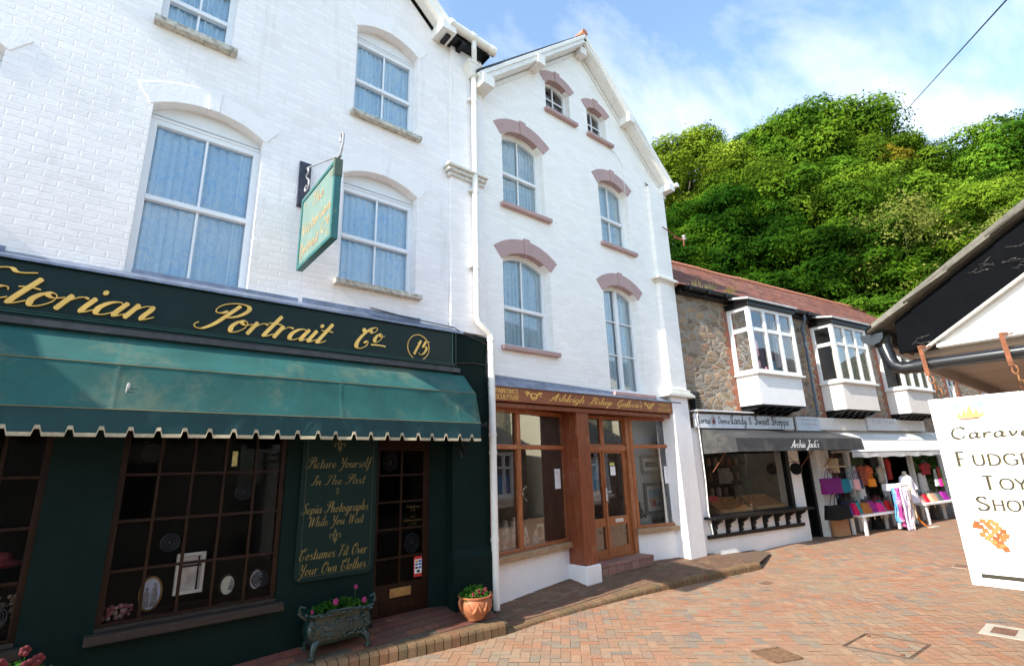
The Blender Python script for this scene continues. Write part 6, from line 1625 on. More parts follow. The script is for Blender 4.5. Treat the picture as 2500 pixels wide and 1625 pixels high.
    for i, (c, nm) in enumerate(cols):
        u = 6.46+i*.076; y = -.66-.06*math.sin(math.pi*i/9)-(.04 if i % 2 else 0); m = MB(); rows = []
        z1 = 1.17; z0 = .30-.16*math.sin(math.pi*min(1, i/8))+rnd.uniform(-.06, .1); w = .15+rnd.uniform(0, .04)
        for j in range(15):
            t = j/14; r = []
            for k2 in range(9):
                a = k2/8; r.append((u+(a-.5)*w*(1+.25*t)+.02*math.sin(t*5+i), y+.03*math.sin(a*9+i)+.012*math.sin(t*9+a*4), z1-(z1-z0)*t+(.05*abs(a-.5) if j == 14 else 0)))
            rows.append(r)
        m.grid(rows)
        m2 = pmat('scarf_%d' % i, c, .85, var=.55, vscale=16, dirt=.8, dirtcol=cols[(i+4) % 10][0], dscale=11, dthr=.5, stretch=(1,1,.5))
        o = m.build('scarf', m2, None, FC, loc=(u, y, z1), smooth=True)
        md = o.modifiers.new('thick', 'SOLIDIFY'); md.thickness = .006
        tag(o, nm+' scarf hanging from the white stand', 'scarf', 'scarves on the stand')
    m = MB(); m.tube([(7.4,-.62,.75),(7.44,-.64,.5),(7.52,-.66,.3),(7.66,-.72,.16),(7.76,-.74,.135)], [.03,.035,.03,.025,.012], 7); tag(m.build('scarf', col_mat((.65,.20,.04), .8), None, FC, loc=(7.4,-.62,.75), smooth=True), 'long orange scarf trailing to the paving by the stand', 'scarf', 'scarves on the stand')
    # mannequin in a white dress
    root = thing('mannequin', 'headless mannequin wearing a long white dress between the benches', 'mannequin', (7.86, -.40, .12), FC)
    cu, cy = 7.86, -.40
    b = MB(); rows = []
    for (z, a, d, du) in ((1.32,.20,.11,0),(1.40,.19,.10,0),(1.44,.12,.08,0),(1.47,.055,.055,0),(1.54,.048,.048,0),(1.55,.02,.02,0)):
        rows.append([(cu+a*math.cos(k*.3927), cy+d*math.sin(k*.3927), z) for k in range(17)])
    b.grid(rows); b.build('torso', pmat('beige_mannequin', (.56,.46,.36), .5, var=.05), root, FC, smooth=True)
    dr = MB(); rows = []
    for j, (z, a, d) in enumerate(((.72,.36,.20),(.80,.33,.19),(.92,.28,.17),(1.02,.23,.145),(1.08,.21,.13),(1.18,.215,.13),(1.28,.23,.135),(1.36,.225,.125),(1.41,.19,.10),(1.43,.12,.075))):
        rows.append([(cu+a*math.cos(k*.196)*(1+.05*math.sin(k*3)*max(0, (1.05-z)*2.5)), cy+d*math.sin(k*.196)*(1+.07*math.sin(k*4)*max(0, (1.05-z)*2.5)), z) for k in range(33)])
    dr.grid(rows)
    for s in (-1, 1): dr.tube([(cu+s*.19,cy,1.38),(cu+s*.27,cy-.01,1.22),(cu+s*.31,cy-.03,1.06)], [.07,.075,.095], 10)
    dr.build('dress', pmat('white_cotton', (.74,.72,.80), .85, var=.06, bump=.2), root, FC, smooth=True)
    ar = MB()
    for s in (-1, 1): ar.tube([(cu+s*.31,cy-.03,1.08),(cu+s*.34,cy-.05,.95),(cu+s*.345,cy-.06,.84)], [.035,.03,.02], 8)
    ar.build('arm', _M['beige_mannequin'], root, FC, smooth=True)
    st = MB(); st.tube([(cu,cy,.15),(cu,cy,.9)], .018, 8); st.lathe([(.0,.0),(.17,.0),(.17,.015),(.03,.03)], (cu,cy,.12), 20); st.build('stand', iron, root, FC)
    # clothes hanging in the window bays
    def top(label, u, off, z1, w, h, mat, cat='blouse', sleeves=True):
        root = thing('blouse', label, cat, (u, -off, z1), FC)
        P = PC(-off); m = MB()
        n = 12; rows = []
        pts = [(-.10,0),(-.5,-.14),(-.56,-.42),(-.42,-.46),(-.38,-.34),(-.40,-1.0),(.40,-1.0),(.38,-.34),(.42,-.46),(.56,-.42),(.5,-.14),(.10,0),(0,-.08)]
        m.poly([(u+a*w, z1+b*h) for a, b in pts], P, -.03, .03); m.build('cloth', mat, root, FC, bevel=.012)
        k = MB(); k.tube([(u-.4*w,-off,z1-.06*h),(u,-off,z1+.03),(u+.4*w,-off,z1-.06*h)], .007, 6); k.tube([(u,-off,z1+.03),(u,-off,z1+.10),(u+.03,-off,z1+.13)], .005, 6); k.build('hanger', iron, root, FC)
    top('orange and black patterned blouse hanging left in the bag shop', 5.98, .20, 1.76, .46, .50, pmat('orange_black_print', (.30,.05,.01), .8, var=.8, vscale=14, dirt=.95, dirtcol=(.012,.008,.008), dscale=13, dthr=.48))
    top('orange red floral blouse hanging beside the patterned one', 6.38, .17, 1.74, .48, .50, pmat('orange_red_print', (.55,.09,.02), .8, var=.7, vscale=14, dirt=.9, dirtcol=(.05,.012,.01), dscale=12, dthr=.52))
    top('beige sleeveless top hanging behind the scarf stand', 7.25, .10, 1.72, .36, .46, pmat('beige_cloth', (.38,.31,.24), .85))
    top('dark red jacket hanging high in the right bay', 9.72, .20, 1.74, .62, .34, pmat('dark_red_cloth', (.30,.012,.02), .8))
    top('red scarf top hanging left of the mannequin', 7.82, .06, 1.92, .22, .60, pmat('red_cloth', (.42,.02,.02), .8))
    top('black cardigan hanging high over the beige top', 7.1, .04, 2.12, .50, .42, pmat('black_cloth', (.015,.014,.016), .85))
    def trousers(label, u, off, z1, z0, mat):
        root = thing('trousers', label, 'trousers', (u, -off, z1), FC)
        for s in (-1, 1):
            m = MB(); m.tube([(u+s*.05,-off,z1),(u+s*.075,-off,(z1+z0)/2),(u+s*.09,-off,z0)], [.075,.08,.085], 12); m.build('leg', mat, root, FC, smooth=True)
        m = MB(); m.box(u-.11, u+.11, -off-.05, -off+.05, z1-.06, z1+.05); m.build('waistband', mat, root, FC, bevel=.015)
    wc = pmat('off_white_linen', (.60,.58,.55), .85, var=.06)
    trousers('white linen trousers hanging under the orange blouses', 6.0, .10, 1.30, .72, wc)
    trousers('white trousers hanging under the dark red jacket', 9.62, .10, 1.40, .86, wc)
    tw = MB(); rows = []
    for j in range(12):
        t = j/11; rows.append([(10.62+(a/8-.5)*.34, -.42+.02*math.sin(a*2.2)+.01*math.sin(t*7), 1.22-1.03*t) for a in range(9)])
    tw.grid(rows)
    m = bpy.data.materials.new('red_white_stripes'); nt, N, L = nodes_of(m); o_ = N('ShaderNodeOutputMaterial'); b_ = N('ShaderNodeBsdfPrincipled'); L(b_.outputs[0], o_.inputs[0]); b_.inputs['Roughness'].default_value = .9
    g_ = N('ShaderNodeNewGeometry'); w_ = N('ShaderNodeTexWave'); w_.bands_direction = 'X'; w_.inputs['Scale'].default_value = 2.6; L(g_.outputs['Position'], w_.inputs['Vector']); r_ = N('ShaderNodeValToRGB'); r_.color_ramp.interpolation = 'CONSTANT'; r_.color_ramp.elements[0].color = (.72,.55,.60,1); r_.color_ramp.elements[1].position = .5; r_.color_ramp.elements[1].color = (.75,.06,.06,1); L(w_.outputs[0], r_.inputs[0]); L(r_.outputs[0], b_.inputs['Base Color'])
    ob = tw.build('towel', m, None, FC, loc=(10.62,-.42,1.22), smooth=True); md = ob.modifiers.new('thick', 'SOLIDIFY'); md.thickness = .012
    tag(ob, 'red and white striped towel hanging at the right end of the bench', 'towel')
    rl = MB(); rl.tube([(10.3,-.42,1.24),(11.2,-.42,1.24)], .012, 6); rl.tube([(11.2,-.42,1.24),(11.2,-.42,.12)], .012, 6); rl.tube([(10.44,-.42,1.24),(10.44,-.42,.12)], .012, 6); tag(rl.build('towel_rail', black_gloss, None, FC, loc=(10.7,-.42,.12)), 'thin black rail holding the striped towel', 'rail')
goods()

def candy_goods():
    def tray(label, u0, u1, col, y0=-.02+.12, seed=0):
        root = thing('fudge_tray', label, 'tray', ((u0+u1)/2, .35, .845), FC, 'fudge trays in the sweet shop window')
        b = MB(); b.box(u0, u1, y0, .62, .896, .91); b.box(u0, u1, y0, y0+.012, .911, .965); b.box(u0,u1,.60,.62,.911,1.17); b.box(u0,u0+.012,y0+.013,.59,.911,.99); b.box(u1-.012,u1,y0+.013,.59,.911,.99); b.build('tray', pmat('wicker_tray', (.50,.28,.12), .8, var=.3, bump=.5, bscale=90), root, FC)
        f = MB(); rnd = random.Random(seed)
        nx = int((u1-u0-.04)/.05)
        for i in range(nx):
            for j in range(8):
                x = u0+.025+i*.05; y = y0+.03+j*.055; h = rnd.uniform(.03,.055)+.026*j
                f.box(x, x+.045, y, y+.048, .912, .93+h)
        f.build('fudge', col_mat(col, .7, var=.4), root, FC)
    tray('long tray of brown fudge pieces in the sweet shop window', .62, 1.75, (.42,.19,.07), seed=1)
    tray('second fudge tray nearer the sweet shop door', 1.90, 2.95, (.38,.16,.06), seed=2)
    m = MB(); rnd = random.Random(5)
    for i in range(34): 
        m.sphere((.30+rnd.uniform(-.16,.16), .28+rnd.uniform(-.14,.14), .95+rnd.uniform(0,.20)), rnd.uniform(.035,.06), 7, 5)
    tag(m.build('sweet_heap', pmat('dark_toffee', (.12,.05,.03), .35, var=.4), None, FC, loc=(.30,.28,.845)), 'heap of dark toffee lumps at the left end of the sweet shop window', 'sweets')
    root = thing('display_card', 'red display card standing in the sweet shop window', 'card', (.72, .46, .84), FC)
    c = MB(); c.add([(.48,.55,1.02),(.92,.40,.98),(1.0,.40,1.22),(.52,.55,1.26),(.48,.565,1.02),(.92,.415,.98),(1.0,.415,1.22),(.52,.565,1.26)], [(0,1,2,3),(7,6,5,4),(0,4,5,1),(1,5,6,2),(2,6,7,3),(3,7,4,0)]); c.build('card', pmat('red_card', (.5,.015,.02), .5), root, FC)
    s = MB(); s.tube([(.75,.47,.845),(.75,.49,1.1)], .008, 6); s.build('stand', iron, root, FC)
    for (u, z, w, h, lab, c) in ((2.1,1.62,.44,.36,'pale sweet jar shelf poster at the back of the sweet shop',(.30,.26,.24)),(2.55,1.25,.30,.26,'small brown packet display at the back of the sweet shop',(.22,.14,.10))):
        m = MB(); m.box(u-w/2, u+w/2, 1.0, 1.03, z-h/2, z+h/2); tag(m.build('poster', col_mat(c, .8, var=.4), None, FC, loc=(u,1.0,z-h/2)), lab, 'poster')
    m = MB()
    for z in (1.15, 1.5, 1.85): m.box(1.4, 3.0, 1.05, 1.3, z-.02, z)
    m.box(1.38,1.40,1.05,1.3,.84,2.2); m.box(3.0,3.02,1.05,1.3,.84,2.2)
    shr = thing('shelf_unit', 'brown shelf unit with sweet jars inside the sweet shop', 'shelves', (2.2,1.2,.84), FC); m.build('shelf', brown_in, shr, FC)
    rnd = random.Random(6); 
    for i in range(18):
        u = 1.5+(i % 6)*.26; z = (1.15, 1.5, 1.85)[i//6]; j = MB(); j.lathe([(.0,0),(.06,0),(.06,.15),(.045,.17),(.05,.2),(0,.2)], (u,1.17,z), 10)
        tag(j.build('sweet_jar', col_mat([(.30,.05,.04),(.34,.22,.12),(.40,.30,.26),(.18,.10,.06)][i % 4], .3), None, FC, loc=(u,1.17,z), smooth=True), 'sweet jar on the shelves inside the sweet shop', 'jar', 'sweet jars on the shelves')
candy_goods()

def bay_ornaments():
    # wicker star and shell on the sill of the first oriel window
    root = thing('wicker_star', 'wicker star leaning in the first oriel window', 'ornament', (1.85, -.30, 3.90), FC)
    m = MB(); c = (1.80, -.30, 4.24)
    pts = [(c[0]+(.30 if k % 2 == 0 else .13)*math.sin(k*math.pi/5+.25)*.35, c[1]+(.30 if k % 2 == 0 else .13)*math.sin(k*math.pi/5+.25)*.85, c[2]+(.32 if k % 2 == 0 else .14)*math.cos(k*math.pi/5+.25)) for k in range(11)]
    for a, b in zip(pts, pts[1:]): m.tube([a, b], .016, 6)
    for a in pts[:10:2]: m.tube([a, c], .010, 5)
    m.build('wicker', pmat('straw_wicker', (.45,.30,.13), .8, var=.3, bump=.5), root, FC)
    s = MB(); s.sphere((1.98,-.42,3.975), (.11,.07,.075), 12, 8); tag(s.build('shell', pmat('grey_white_shell', (.55,.55,.56), .4, var=.2), None, FC, loc=(1.98,-.42,3.9), smooth=True), 'pale shell on the sill of the first oriel window', 'ornament')
    for (u, w, h, c, lab) in ((2.42,.12,.20,(.60,.30,.34),'pink carton in the first oriel window'),(2.58,.14,.34,(.25,.52,.66),'pale blue bottle in the first oriel window'),(2.86,.20,.20,(.28,.44,.50),'grey blue box in the first oriel window')):
        m = MB(); m.box(u-w/2, u+w/2, -.42, -.32, 3.9, 3.9+h); tag(m.build('carton', col_mat(c, .5), None, FC, loc=(u,-.37,3.9), bevel=.01), lab, 'carton')
bay_ornaments()
# ================================================================== the fudge shop on the right
def fudge_shop():
    root = thing('fudge_shop', 'white shop building with black bargeboard and slate roof at the right edge', 'house', (6.5, -2.0, 0))
    X0 = 3.6; sl = .634
    ze = lambda y: 2.713+(.861-y)*sl           # slate line over the gable
    yr = -1.6
    r = MB()
    for s in (1, -1):
        ya = .861 if s == 1 else 2*yr-.861
        A = [(X0-.10,ya,2.713),(X0-.10,yr,ze(yr)),(8.3,yr,ze(yr)),(10.7,ya,2.713)]
        B = [(p[0],p[1],p[2]-.03) for p in A]
        r.add(A+B, [(0,1,2,3),(7,6,5,4),(0,4,5,1),(1,5,6,2),(2,6,7,3),(3,7,4,0)] if s == -1 else [(3,2,1,0),(4,5,6,7),(1,5,4,0),(2,6,5,1),(3,7,6,2),(0,4,7,3)])
    r.add([(8.3,yr,ze(yr)),(10.7,.861,2.713),(10.7,2*yr-.861,2.713)], [(0,2,1)])
    # slate edges stepping up the verge
    rnd = random.Random(3); y = .861
    k = 0
    while y > -1.5:
        y2 = y-.20
        for lay in range(2):
            o = .014*lay
            r.add([(X0-.13-.01*lay+rnd.uniform(-.006,.006),y+.02*lay,ze(y)-.034-o),(X0+.15,y+.02*lay,ze(y)-.034-o),(X0+.15,y2,ze(y2)-.026-o),(X0-.13+rnd.uniform(-.006,.006),y2,ze(y2)-.026-o),(X0-.13,y+.02*lay,ze(y)-.045-o),(X0+.15,y+.02*lay,ze(y)-.045-o),(X0+.15,y2,ze(y2)-.040-o),(X0-.13,y2,ze(y2)-.040-o)], [(0,1,2,3),(7,6,5,4),(0,4,5,1),(3,2,6,7),(0,3,7,4)])
        y = y2; k += 1
    rf = r.build('roof', pmat('weathered_slate', (.13,.12,.10), .8, var=.4, vscale=9, dirt=.5, dirtcol=(.05,.05,.04), dscale=12, bump=.4), root)
    b = MB(); P = lambda y, z, d=0.0: (X0-.07+d, y, z)
    def bz(y): return ze(y)-.075
    b.poly(list(reversed([(.765,2.517),(.652,2.531),(.60,2.56),(yr,2.531+(.652-yr)*sl+.02),(yr,bz(yr)),(.755,bz(.755))])), lambda y, z, d=0.0: (X0-.07+d, y, z), 0, .035)
    b.build('bargeboard', black_cob, rf, bevel=.004)
    rnd2 = random.Random(17); cw = MB()
    for k in range(13):
        y = rnd2.uniform(.0, .70); lo = 2.531+(.652-y)*sl; z = lo+rnd2.uniform(.03, .20); x = X0-.0725
        for j in range(rnd2.randint(2, 5)):
            a = rnd2.uniform(-.5, .9); l = rnd2.uniform(.008, .035)
            cw.tube([(x, y, z), (x-.002, y-l*.5*math.cos(a), z+l*.5*math.sin(a)+.002), (x, y-l*math.cos(a), z+l*math.sin(a))], .0006, 4); y -= l*.6*math.cos(a); z += l*.5*math.sin(a)
        if k % 3 == 0: cw.sphere((x-.001, y, z), (.002, rnd2.uniform(.003,.006), rnd2.uniform(.002,.005)), 6, 4)
    cw.build('cobweb', pmat('grey_cobweb', (.13,.125,.115), .9, var=.3), rf)
    for (yy, zz) in ((.245, 2.93), (.10, 3.02)):
        bo = MB(); bo.sphere((X0-.072, yy, zz-.03), (.006,.008,.008), 8, 5); bo.build('bolt', iron, rf)
    ed = MB(); ed.obox((X0-.05,.66,2.517),(X0-.05,yr,2.517+(.66-yr)*sl+.0),.04,.012); ed.build('trim', pmat('pale_trim', (.55,.5,.45), .6, dirt=.4), rf)
    g = MB()
    prof = [(-.058,.0),(-.055,-.03),(-.035,-.055),(0,-.066),(.035,-.055),(.055,-.03),(.058,.0)]
    gy, gz = .875, 2.655
    g.grid([[(x,gy+p[0],gz+p[1]) for p in prof] for x in (X0-.09, 10.7)]); g.grid([[(x,gy+p[0]*.92,gz+p[1]*.92) for p in reversed(prof)] for x in (X0-.09, 10.7)])
    g.poly([(p[0],p[1]) for p in prof], lambda y, z, d=0.0: (X0-.09+d, gy+y, gz+z), 0, .006)
    g.poly([(p[0]*1.08,p[1]*1.08) for p in prof], lambda y, z, d=0.0: (X0+.02+d, gy+y, gz+z), 0, .05)
    g.build('gutter', black_plastic, rf)
    d = MB()
    d.tube([(X0-.02,.84,2.60),(X0-.03,.835,2.56),(X0-.045,.82,2.49),(X0-.06,.80,2.45),(X0-.065,.76,2.432),(X0-.065,.70,2.434),(X0-.065,.62,2.437),(X0-.065,-1.4,2.43)], [.040,.038,.037,.037,.036,.034,.034,.034], 14)
    d.tube([(X0-.065,.71,2.434),(X0-.065,.66,2.436)], .040, 14); d.tube([(X0-.02,.845,2.625),(X0-.02,.84,2.585)], [.055,.043], 14)
    d.build('downpipe', black_plastic, rf, smooth=True)
    # white gable panel over the beam, timber soffit, recessed shop
    w = MB(); w.poly(list(reversed([(.60,2.55),(yr,2.55),(yr,ze(yr)-.2),(.60,2.66)])), lambda y, z, d=0.0: (X0-.02+d, y, z), 0, .06)
    w.box(3.9, 8.9, yr*2-.5, .10, .0, 2.54)
    w.build('wall', pmat('white_gable_board', (.82,.82,.82), .6, var=.03, dirt=.15, dirtcol=(.5,.47,.42)), root)
    bm = MB(); bm.box(X0-.045, X0+.03, yr*2, .60, 2.525, 2.549); bm.build('beam', white_paint, root, bevel=.003)
    s = MB(); s.box(X0+.031, 10.6, -.3, .72, 2.50, 2.524); s.box(X0+.10,10.6,.70,.72,2.43,2.50)
    s.build('soffit', pmat('tan_soffit_board', (.38,.31,.265), .7, var=.15, vscale=3, dirt=.3, dirtcol=(.25,.15,.1)), root)
    wd = MB()
    wd.box(5.0, 6.7, .09, .13, .9, 2.1); wd.build('window', black_gloss, root)
    # hooks that carry the hanging sign
    for y in (.655, .325):
        h = MB(); xh = X0-.13
        h.add([], [])
        h.obox((xh,y,2.535),(xh,y-.006,2.365),.020,.008,up=(1,0,0)); h.obox((xh,y-.004,2.53),(xh+.10,y-.012,2.545),.018,.008); h.tube([(xh,y,2.53),(xh-.02,y-.035,2.515),(xh-.01,y-.045,2.525)], .004, 6)
        h.build('sign_hook', rust, root)
fudge_shop()

def fudge_sign():
    X = 3.60; ya, yb, z0, z1 = .702, .262, 1.306, 2.249
    root = thing('hanging_sign', 'white fudge and toy shop sign hanging on rusty chains under the black gable', 'hanging sign', (X, .48, z1))
    P = PX(X); b = MB(); b.poly(rect(-ya,-yb,z0,z1), P, 0, .022); b.build('board', pmat('bright_white_board', (.86,.86,.84), .45, var=.02), root, bevel=.002)
    def R(nm, m, fn):
        t = MB(); fn(t); t.build(nm, m, root)
    ink = pmat('dark_brown_ink', (.028,.022,.010), .5); oc = pmat('ochre_ink', (.62,.48,.16), .5); faint = pmat('faint_gold_ink', (.72,.66,.45), .6)
    def line(t): ring(t, rect(-ya+.008,-yb-.008,z0+.008,z1-.008), rect(-ya+.010,-yb-.010,z0+.010,z1-.010), P, -.0008, 0)
    R('border_line', faint, line)
    for nm, m_, dx, l in (('lettering', ink, 0, .0034), ('lettering_edge', oc, .0022, .0006)):
        for row in ((('Caravel', 'chancery', -.642, 2.032, .060, .335, 1.75),), (('F', 'roman', -.642, 1.892, .074, None, 1.6), ('UDGE', 'roman', -.578, 1.893, .056, .225, 1.6)), (('T', 'roman', -.558, 1.774, .068, None, 1.6), ('OY', 'roman', -.497, 1.774, .054, .10, 1.6)), (('S', 'roman', -.605, 1.672, .068, .048, 1.6), ('HOP', 'roman', -.545, 1.672, .052, .145, 1.6))):
            t = MB()
            for tx, sty, a, z, h, wd, wt in row: text_mb(tx, sty, a+dx, z, h, P, width=wd, mb=t, lift=l, weight=wt)
            t.build(nm, m_, root)
    def sm(t):
        text_mb('Part of', 'roman', -.42, 2.198, .017, P, width=.085, mb=t, lift=.001); text_mb('ancient', 'roman', -.425, 2.172, .017, P, width=.095, mb=t, lift=.001); text_mb('Lynmouth', 'roman', -.44, 2.145, .019, P, width=.12, mb=t, lift=.001)
        text_mb('The Original Lynmouth', 'roman', -.598, 1.991, .016, P, width=.225, mb=t, lift=.001)
        for k, (tx, a, wd) in enumerate((('Traditional Home Made', -.635, .30), ('Clotted Cream Fudge', -.60, .24), ('Toys Games and Gifts', -.62, .28), ('Handmade on the Premises', -.635, .31))): text_mb(tx, 'roman', a, 1.452-.020*k, .012, P, width=wd, mb=t, lift=.001)
        ring(t, rect(-.665,-.495,1.512,1.641), rect(-.663,-.497,1.514,1.639), P, -.0008, 0); ring(t, rect(-.472,-.30,1.512,1.641), rect(-.470,-.302,1.514,1.639), P, -.0008, 0)
        ring(t, rect(-.617,-.471,2.116,2.229), rect(-.616,-.472,2.117,2.228), P, -.0008, 0)
    R('small_lettering', faint, sm)
    R('ampersand', oc, lambda t: text_mb('&', 'chancery', -.603, 1.792, .030, P, mb=t, lift=.001))
    R('base_bar', ink, lambda t: t.poly(rect(-.657,-.31,1.345,1.364), P, -.0015, 0))
    # the picture of a three masted ship
    def skyp(t): t.poly(rect(-.614,-.474,2.185,2.226), P, -.0008, 0)
    R('picture_sky', pmat('print_sky', (.25,.46,.55), .6, var=.25, vscale=40), skyp)
    def sail(t):
        for cx, w, h, zb in ((-.585,.020,.040,2.135),(-.562,.026,.052,2.137),(-.538,.032,.070,2.137),(-.512,.026,.050,2.137),(-.492,.016,.034,2.139)): t.poly([(cx-w*.7,zb),(cx+w*.6,zb+.002),(cx+w*.25,zb+h*.6),(cx,zb+h),(cx-w*.35,zb+h*.5)], P, -.0014-.0001*w*100, -.0007)
    R('picture_sails', pmat('print_sail', (.52,.33,.10), .6, var=.2, vscale=60), sail)
    R('picture_hull', pmat('print_hull', (.22,.10,.04), .6), lambda t: t.poly([(-.582,2.127),(-.512,2.128),(-.500,2.137),(-.590,2.134)], P, -.002, -.0007))
    def fudge(t):
        rnd = random.Random(9); pc = [(.600,1.618),(.57,1.618),(.625,1.606),(.585,1.604),(.552,1.606),(.612,1.59),(.575,1.588),(.545,1.588),(.632,1.592),(.598,1.572),(.562,1.570),(.53,1.572),(.612,1.553),(.58,1.551),(.549,1.553),(.524,1.553),(.595,1.537),(.565,1.535),(.537,1.538),(.575,1.519),(.55,1.517),(.562,1.503),(.543,1.50),(.536,1.489)]
        for i, (y, z) in enumerate(pc):
            a = rnd.uniform(-.5,.5); h = .0145
            q = [(-y+h*math.cos(a+k*1.5708+.78)*1.15, z+h*math.sin(a+k*1.5708+.78)) for k in range(4)]
            t.poly(q, P, -.0016-.00025*i, -.0007, i % 3)
    t = MB(); fudge(t); t.build('picture_fudge', [pmat('print_fudge', (.34,.125,.025), .6, var=.25, vscale=90), pmat('print_fudge_light', (.42,.18,.045), .6, var=.2, vscale=90), pmat('print_fudge_dark', (.25,.075,.012), .6, var=.2, vscale=90)], root)
    R('picture_sweets', _M['print_sail'], lambda t: [t.poly(rect(-.445+.03*k,-.42+.03*k,1.535,1.565), P, -.0012, -.0006) for k in range(4)])
    for y in (.650, .320):
        c = MB()
        zt = 2.37
        for k, zc in enumerate((2.345, 2.312, 2.283)):
            pts = []
            for a in range(13):
                th = a*math.pi/6; rx, rz = .011, .021
                pts.append((X-.13*(1-k/2.2)+.008+ (rx*math.cos(th) if k % 2 else 0), y-.008+(0 if k % 2 else rx*math.cos(th)), zc+rz*math.sin(th)))
            c.tube(pts, .0034, 6, caps=False)
        c.tube([(X+.004,y-.008,2.268),(X+.006,y-.008,2.249)], .0032, 6)
        c.build('chain', pmat('rusty_chain', (.26,.10,.035), .8, var=.4, vscale=60, dirt=.5, dirtcol=(.5,.36,.14), dscale=30), root)
fudge_sign()

# ------------------------------------------------------------------ neighbours outside the frame: they cast the shade and fill the reflections
def neighbours():
    root = thing('awning_shade_block', 'unseen lean-to block added left of the portrait shop to shade its awning', 'house', (-6, 5.9, 0))  # unseen block added here; its sloped top is shaped to shade the awning
    w = MB(); w.box(-8.5, -4.0, 5.40, 6.2, 0, 5.42); w.build('wall', render_white, root)
    r = MB(); r.add([(-8.6,5.30,5.42),(-4.0,5.30,5.42),(-4.0,6.3,6.10),(-8.6,6.3,6.10),(-8.6,5.30,5.36),(-4.0,5.30,5.36),(-4.0,6.3,6.0),(-8.6,6.3,6.0)], [(0,1,2,3),(7,6,5,4),(0,4,5,1),(1,5,6,2),(2,6,7,3),(3,7,4,0)]); r.build('roof', slate, root)
    root = thing('cottage', 'cream gabled cottage with slate roof across the street beyond the fudge shop', 'house', (14.5, -4.0, 0))
    w = MB(); cr = pmat('cream_render', (.74,.68,.50), .8, var=.06)
    w.poly([(1.4,0),(9.4,0),(9.4,5.2),(5.4,8.4),(1.4,5.2)], lambda a, z, d=0.0: (11.4+d, -a, z), 0, .3)
    w.box(11.701, 18, -1.7, -1.4, 0, 5.2); w.box(11.701,18,-9.4,-9.1,0,5.2); w.build('wall', cr, root)
    r = MB(); r.add([(11.2,-1.2,5.05),(18.2,-1.2,5.05),(18.2,-5.4,8.5),(11.2,-5.4,8.5)], [(3,2,1,0)]); r.add([(11.2,-9.6,5.05),(18.2,-9.6,5.05),(18.2,-5.4,8.5),(11.2,-5.4,8.5)], [(0,1,2,3)]); rf = r.build('roof', slate, root)
    t = MB(); t.tube([(11.2,-5.4,8.52),(18.2,-5.4,8.52)], .09, 8); t.build('ridge_tile', terracotta_tile, rf)
    P5 = lambda a, z, d=0.0: (11.36+d, -a, z)
    for a in (2.6, 4.9):
        b = MB(); ring(b, rect(a,a+1.0,3.2,4.6), rect(a+.09,a+.91,3.29,4.51), P5, 0, .05); b.box(11.365,11.40,-a-.52,-a-.48,3.25,4.55); bw = b.build('window', white_paint, root); g = MB(); g.poly(rect(a+.08,a+.92,3.28,4.52), P5, .035); g.build('pane', pmat('dark_glass', (.02,.025,.03), .05), bw)
neighbours()
def bay_cottage():
    root = thing('corner_cottage', 'low stone cottage with hipped slate roof and white casement beyond the fudge shop', 'house', (14.3, -1.5, 0))
    w = MB(); w.box(12.5, 16.2, -3.4, .05, .05, 2.75); w.build('wall', brown_stone, root)
    r = MB(); r.add([(12.2,.35,2.72),(16.5,.35,2.72),(16.5,-3.7,2.72),(12.2,-3.7,2.72),(13.8,-1.7,4.15),(14.9,-1.7,4.15)], [(0,1,5,4),(1,2,5),(2,3,4,5),(3,0,4),(3,2,1,0)]); rf = r.build('roof', slate, root)
    t = MB(); t.tube([(13.75,-1.7,4.17),(14.95,-1.7,4.17)], .08, 8); t.tube([(12.2,.35,2.75),(13.75,-1.7,4.17)], .06, 8); t.build('ridge_tile', terracotta_tile, rf)
    P9 = lambda x, z, d=0.0: (x, .20-d, z); bw = MB()
    ring(bw, rect(13.2,15.0,.95,2.55), rect(13.32,14.88,1.07,2.43), P9, 0, .14)
    for x in (13.78, 14.32): bw.box(x, x+.08, .09, .195, 1.06, 2.44)
    bw.box(13.31, 14.89, .092, .19, 1.95, 2.03); bw.box(13.1,15.1,.06,.30,.86,.945); bw.box(13.3,14.9,.055,.18,.62,.86)
    o = bw.build('casement_window', white_paint, root); g = MB(); g.poly(rect(13.3,14.9,1.05,2.45), P9, .13); g.build('pane', pmat('dark_glass', (.02,.025,.03), .05), o)
    ps = MB(); ps.box(13.9, 14.75, .08, .088, 1.1, 1.75); ps.build('poster', pmat('blue_poster', (.04,.20,.50), .5, var=.5, vscale=4), o)
    root = thing('tall_house', 'tall cream gabled house behind the low stone cottage', 'house', (19.5, -4, 0))
    w = MB(); w.poly([(-.4,0),(8.0,0),(8.0,4.6),(3.8,7.0),(-.4,4.6)], lambda a, z, d=0.0: (17.0+d, -a, z), 0, .3); w.box(17.301,22,.1,.4,0,4.6); w.build('wall', _M['cream_render'], root)
    r = MB(); r.add([(16.8,.6,4.5),(22.2,.6,4.5),(22.2,-3.8,7.1),(16.8,-3.8,7.1)], [(3,2,1,0)]); r.add([(16.8,-8.2,4.5),(22.2,-8.2,4.5),(22.2,-3.8,7.1),(16.8,-3.8,7.1)], [(0,1,2,3)]); r.build('roof', slate, root)
bay_cottage()
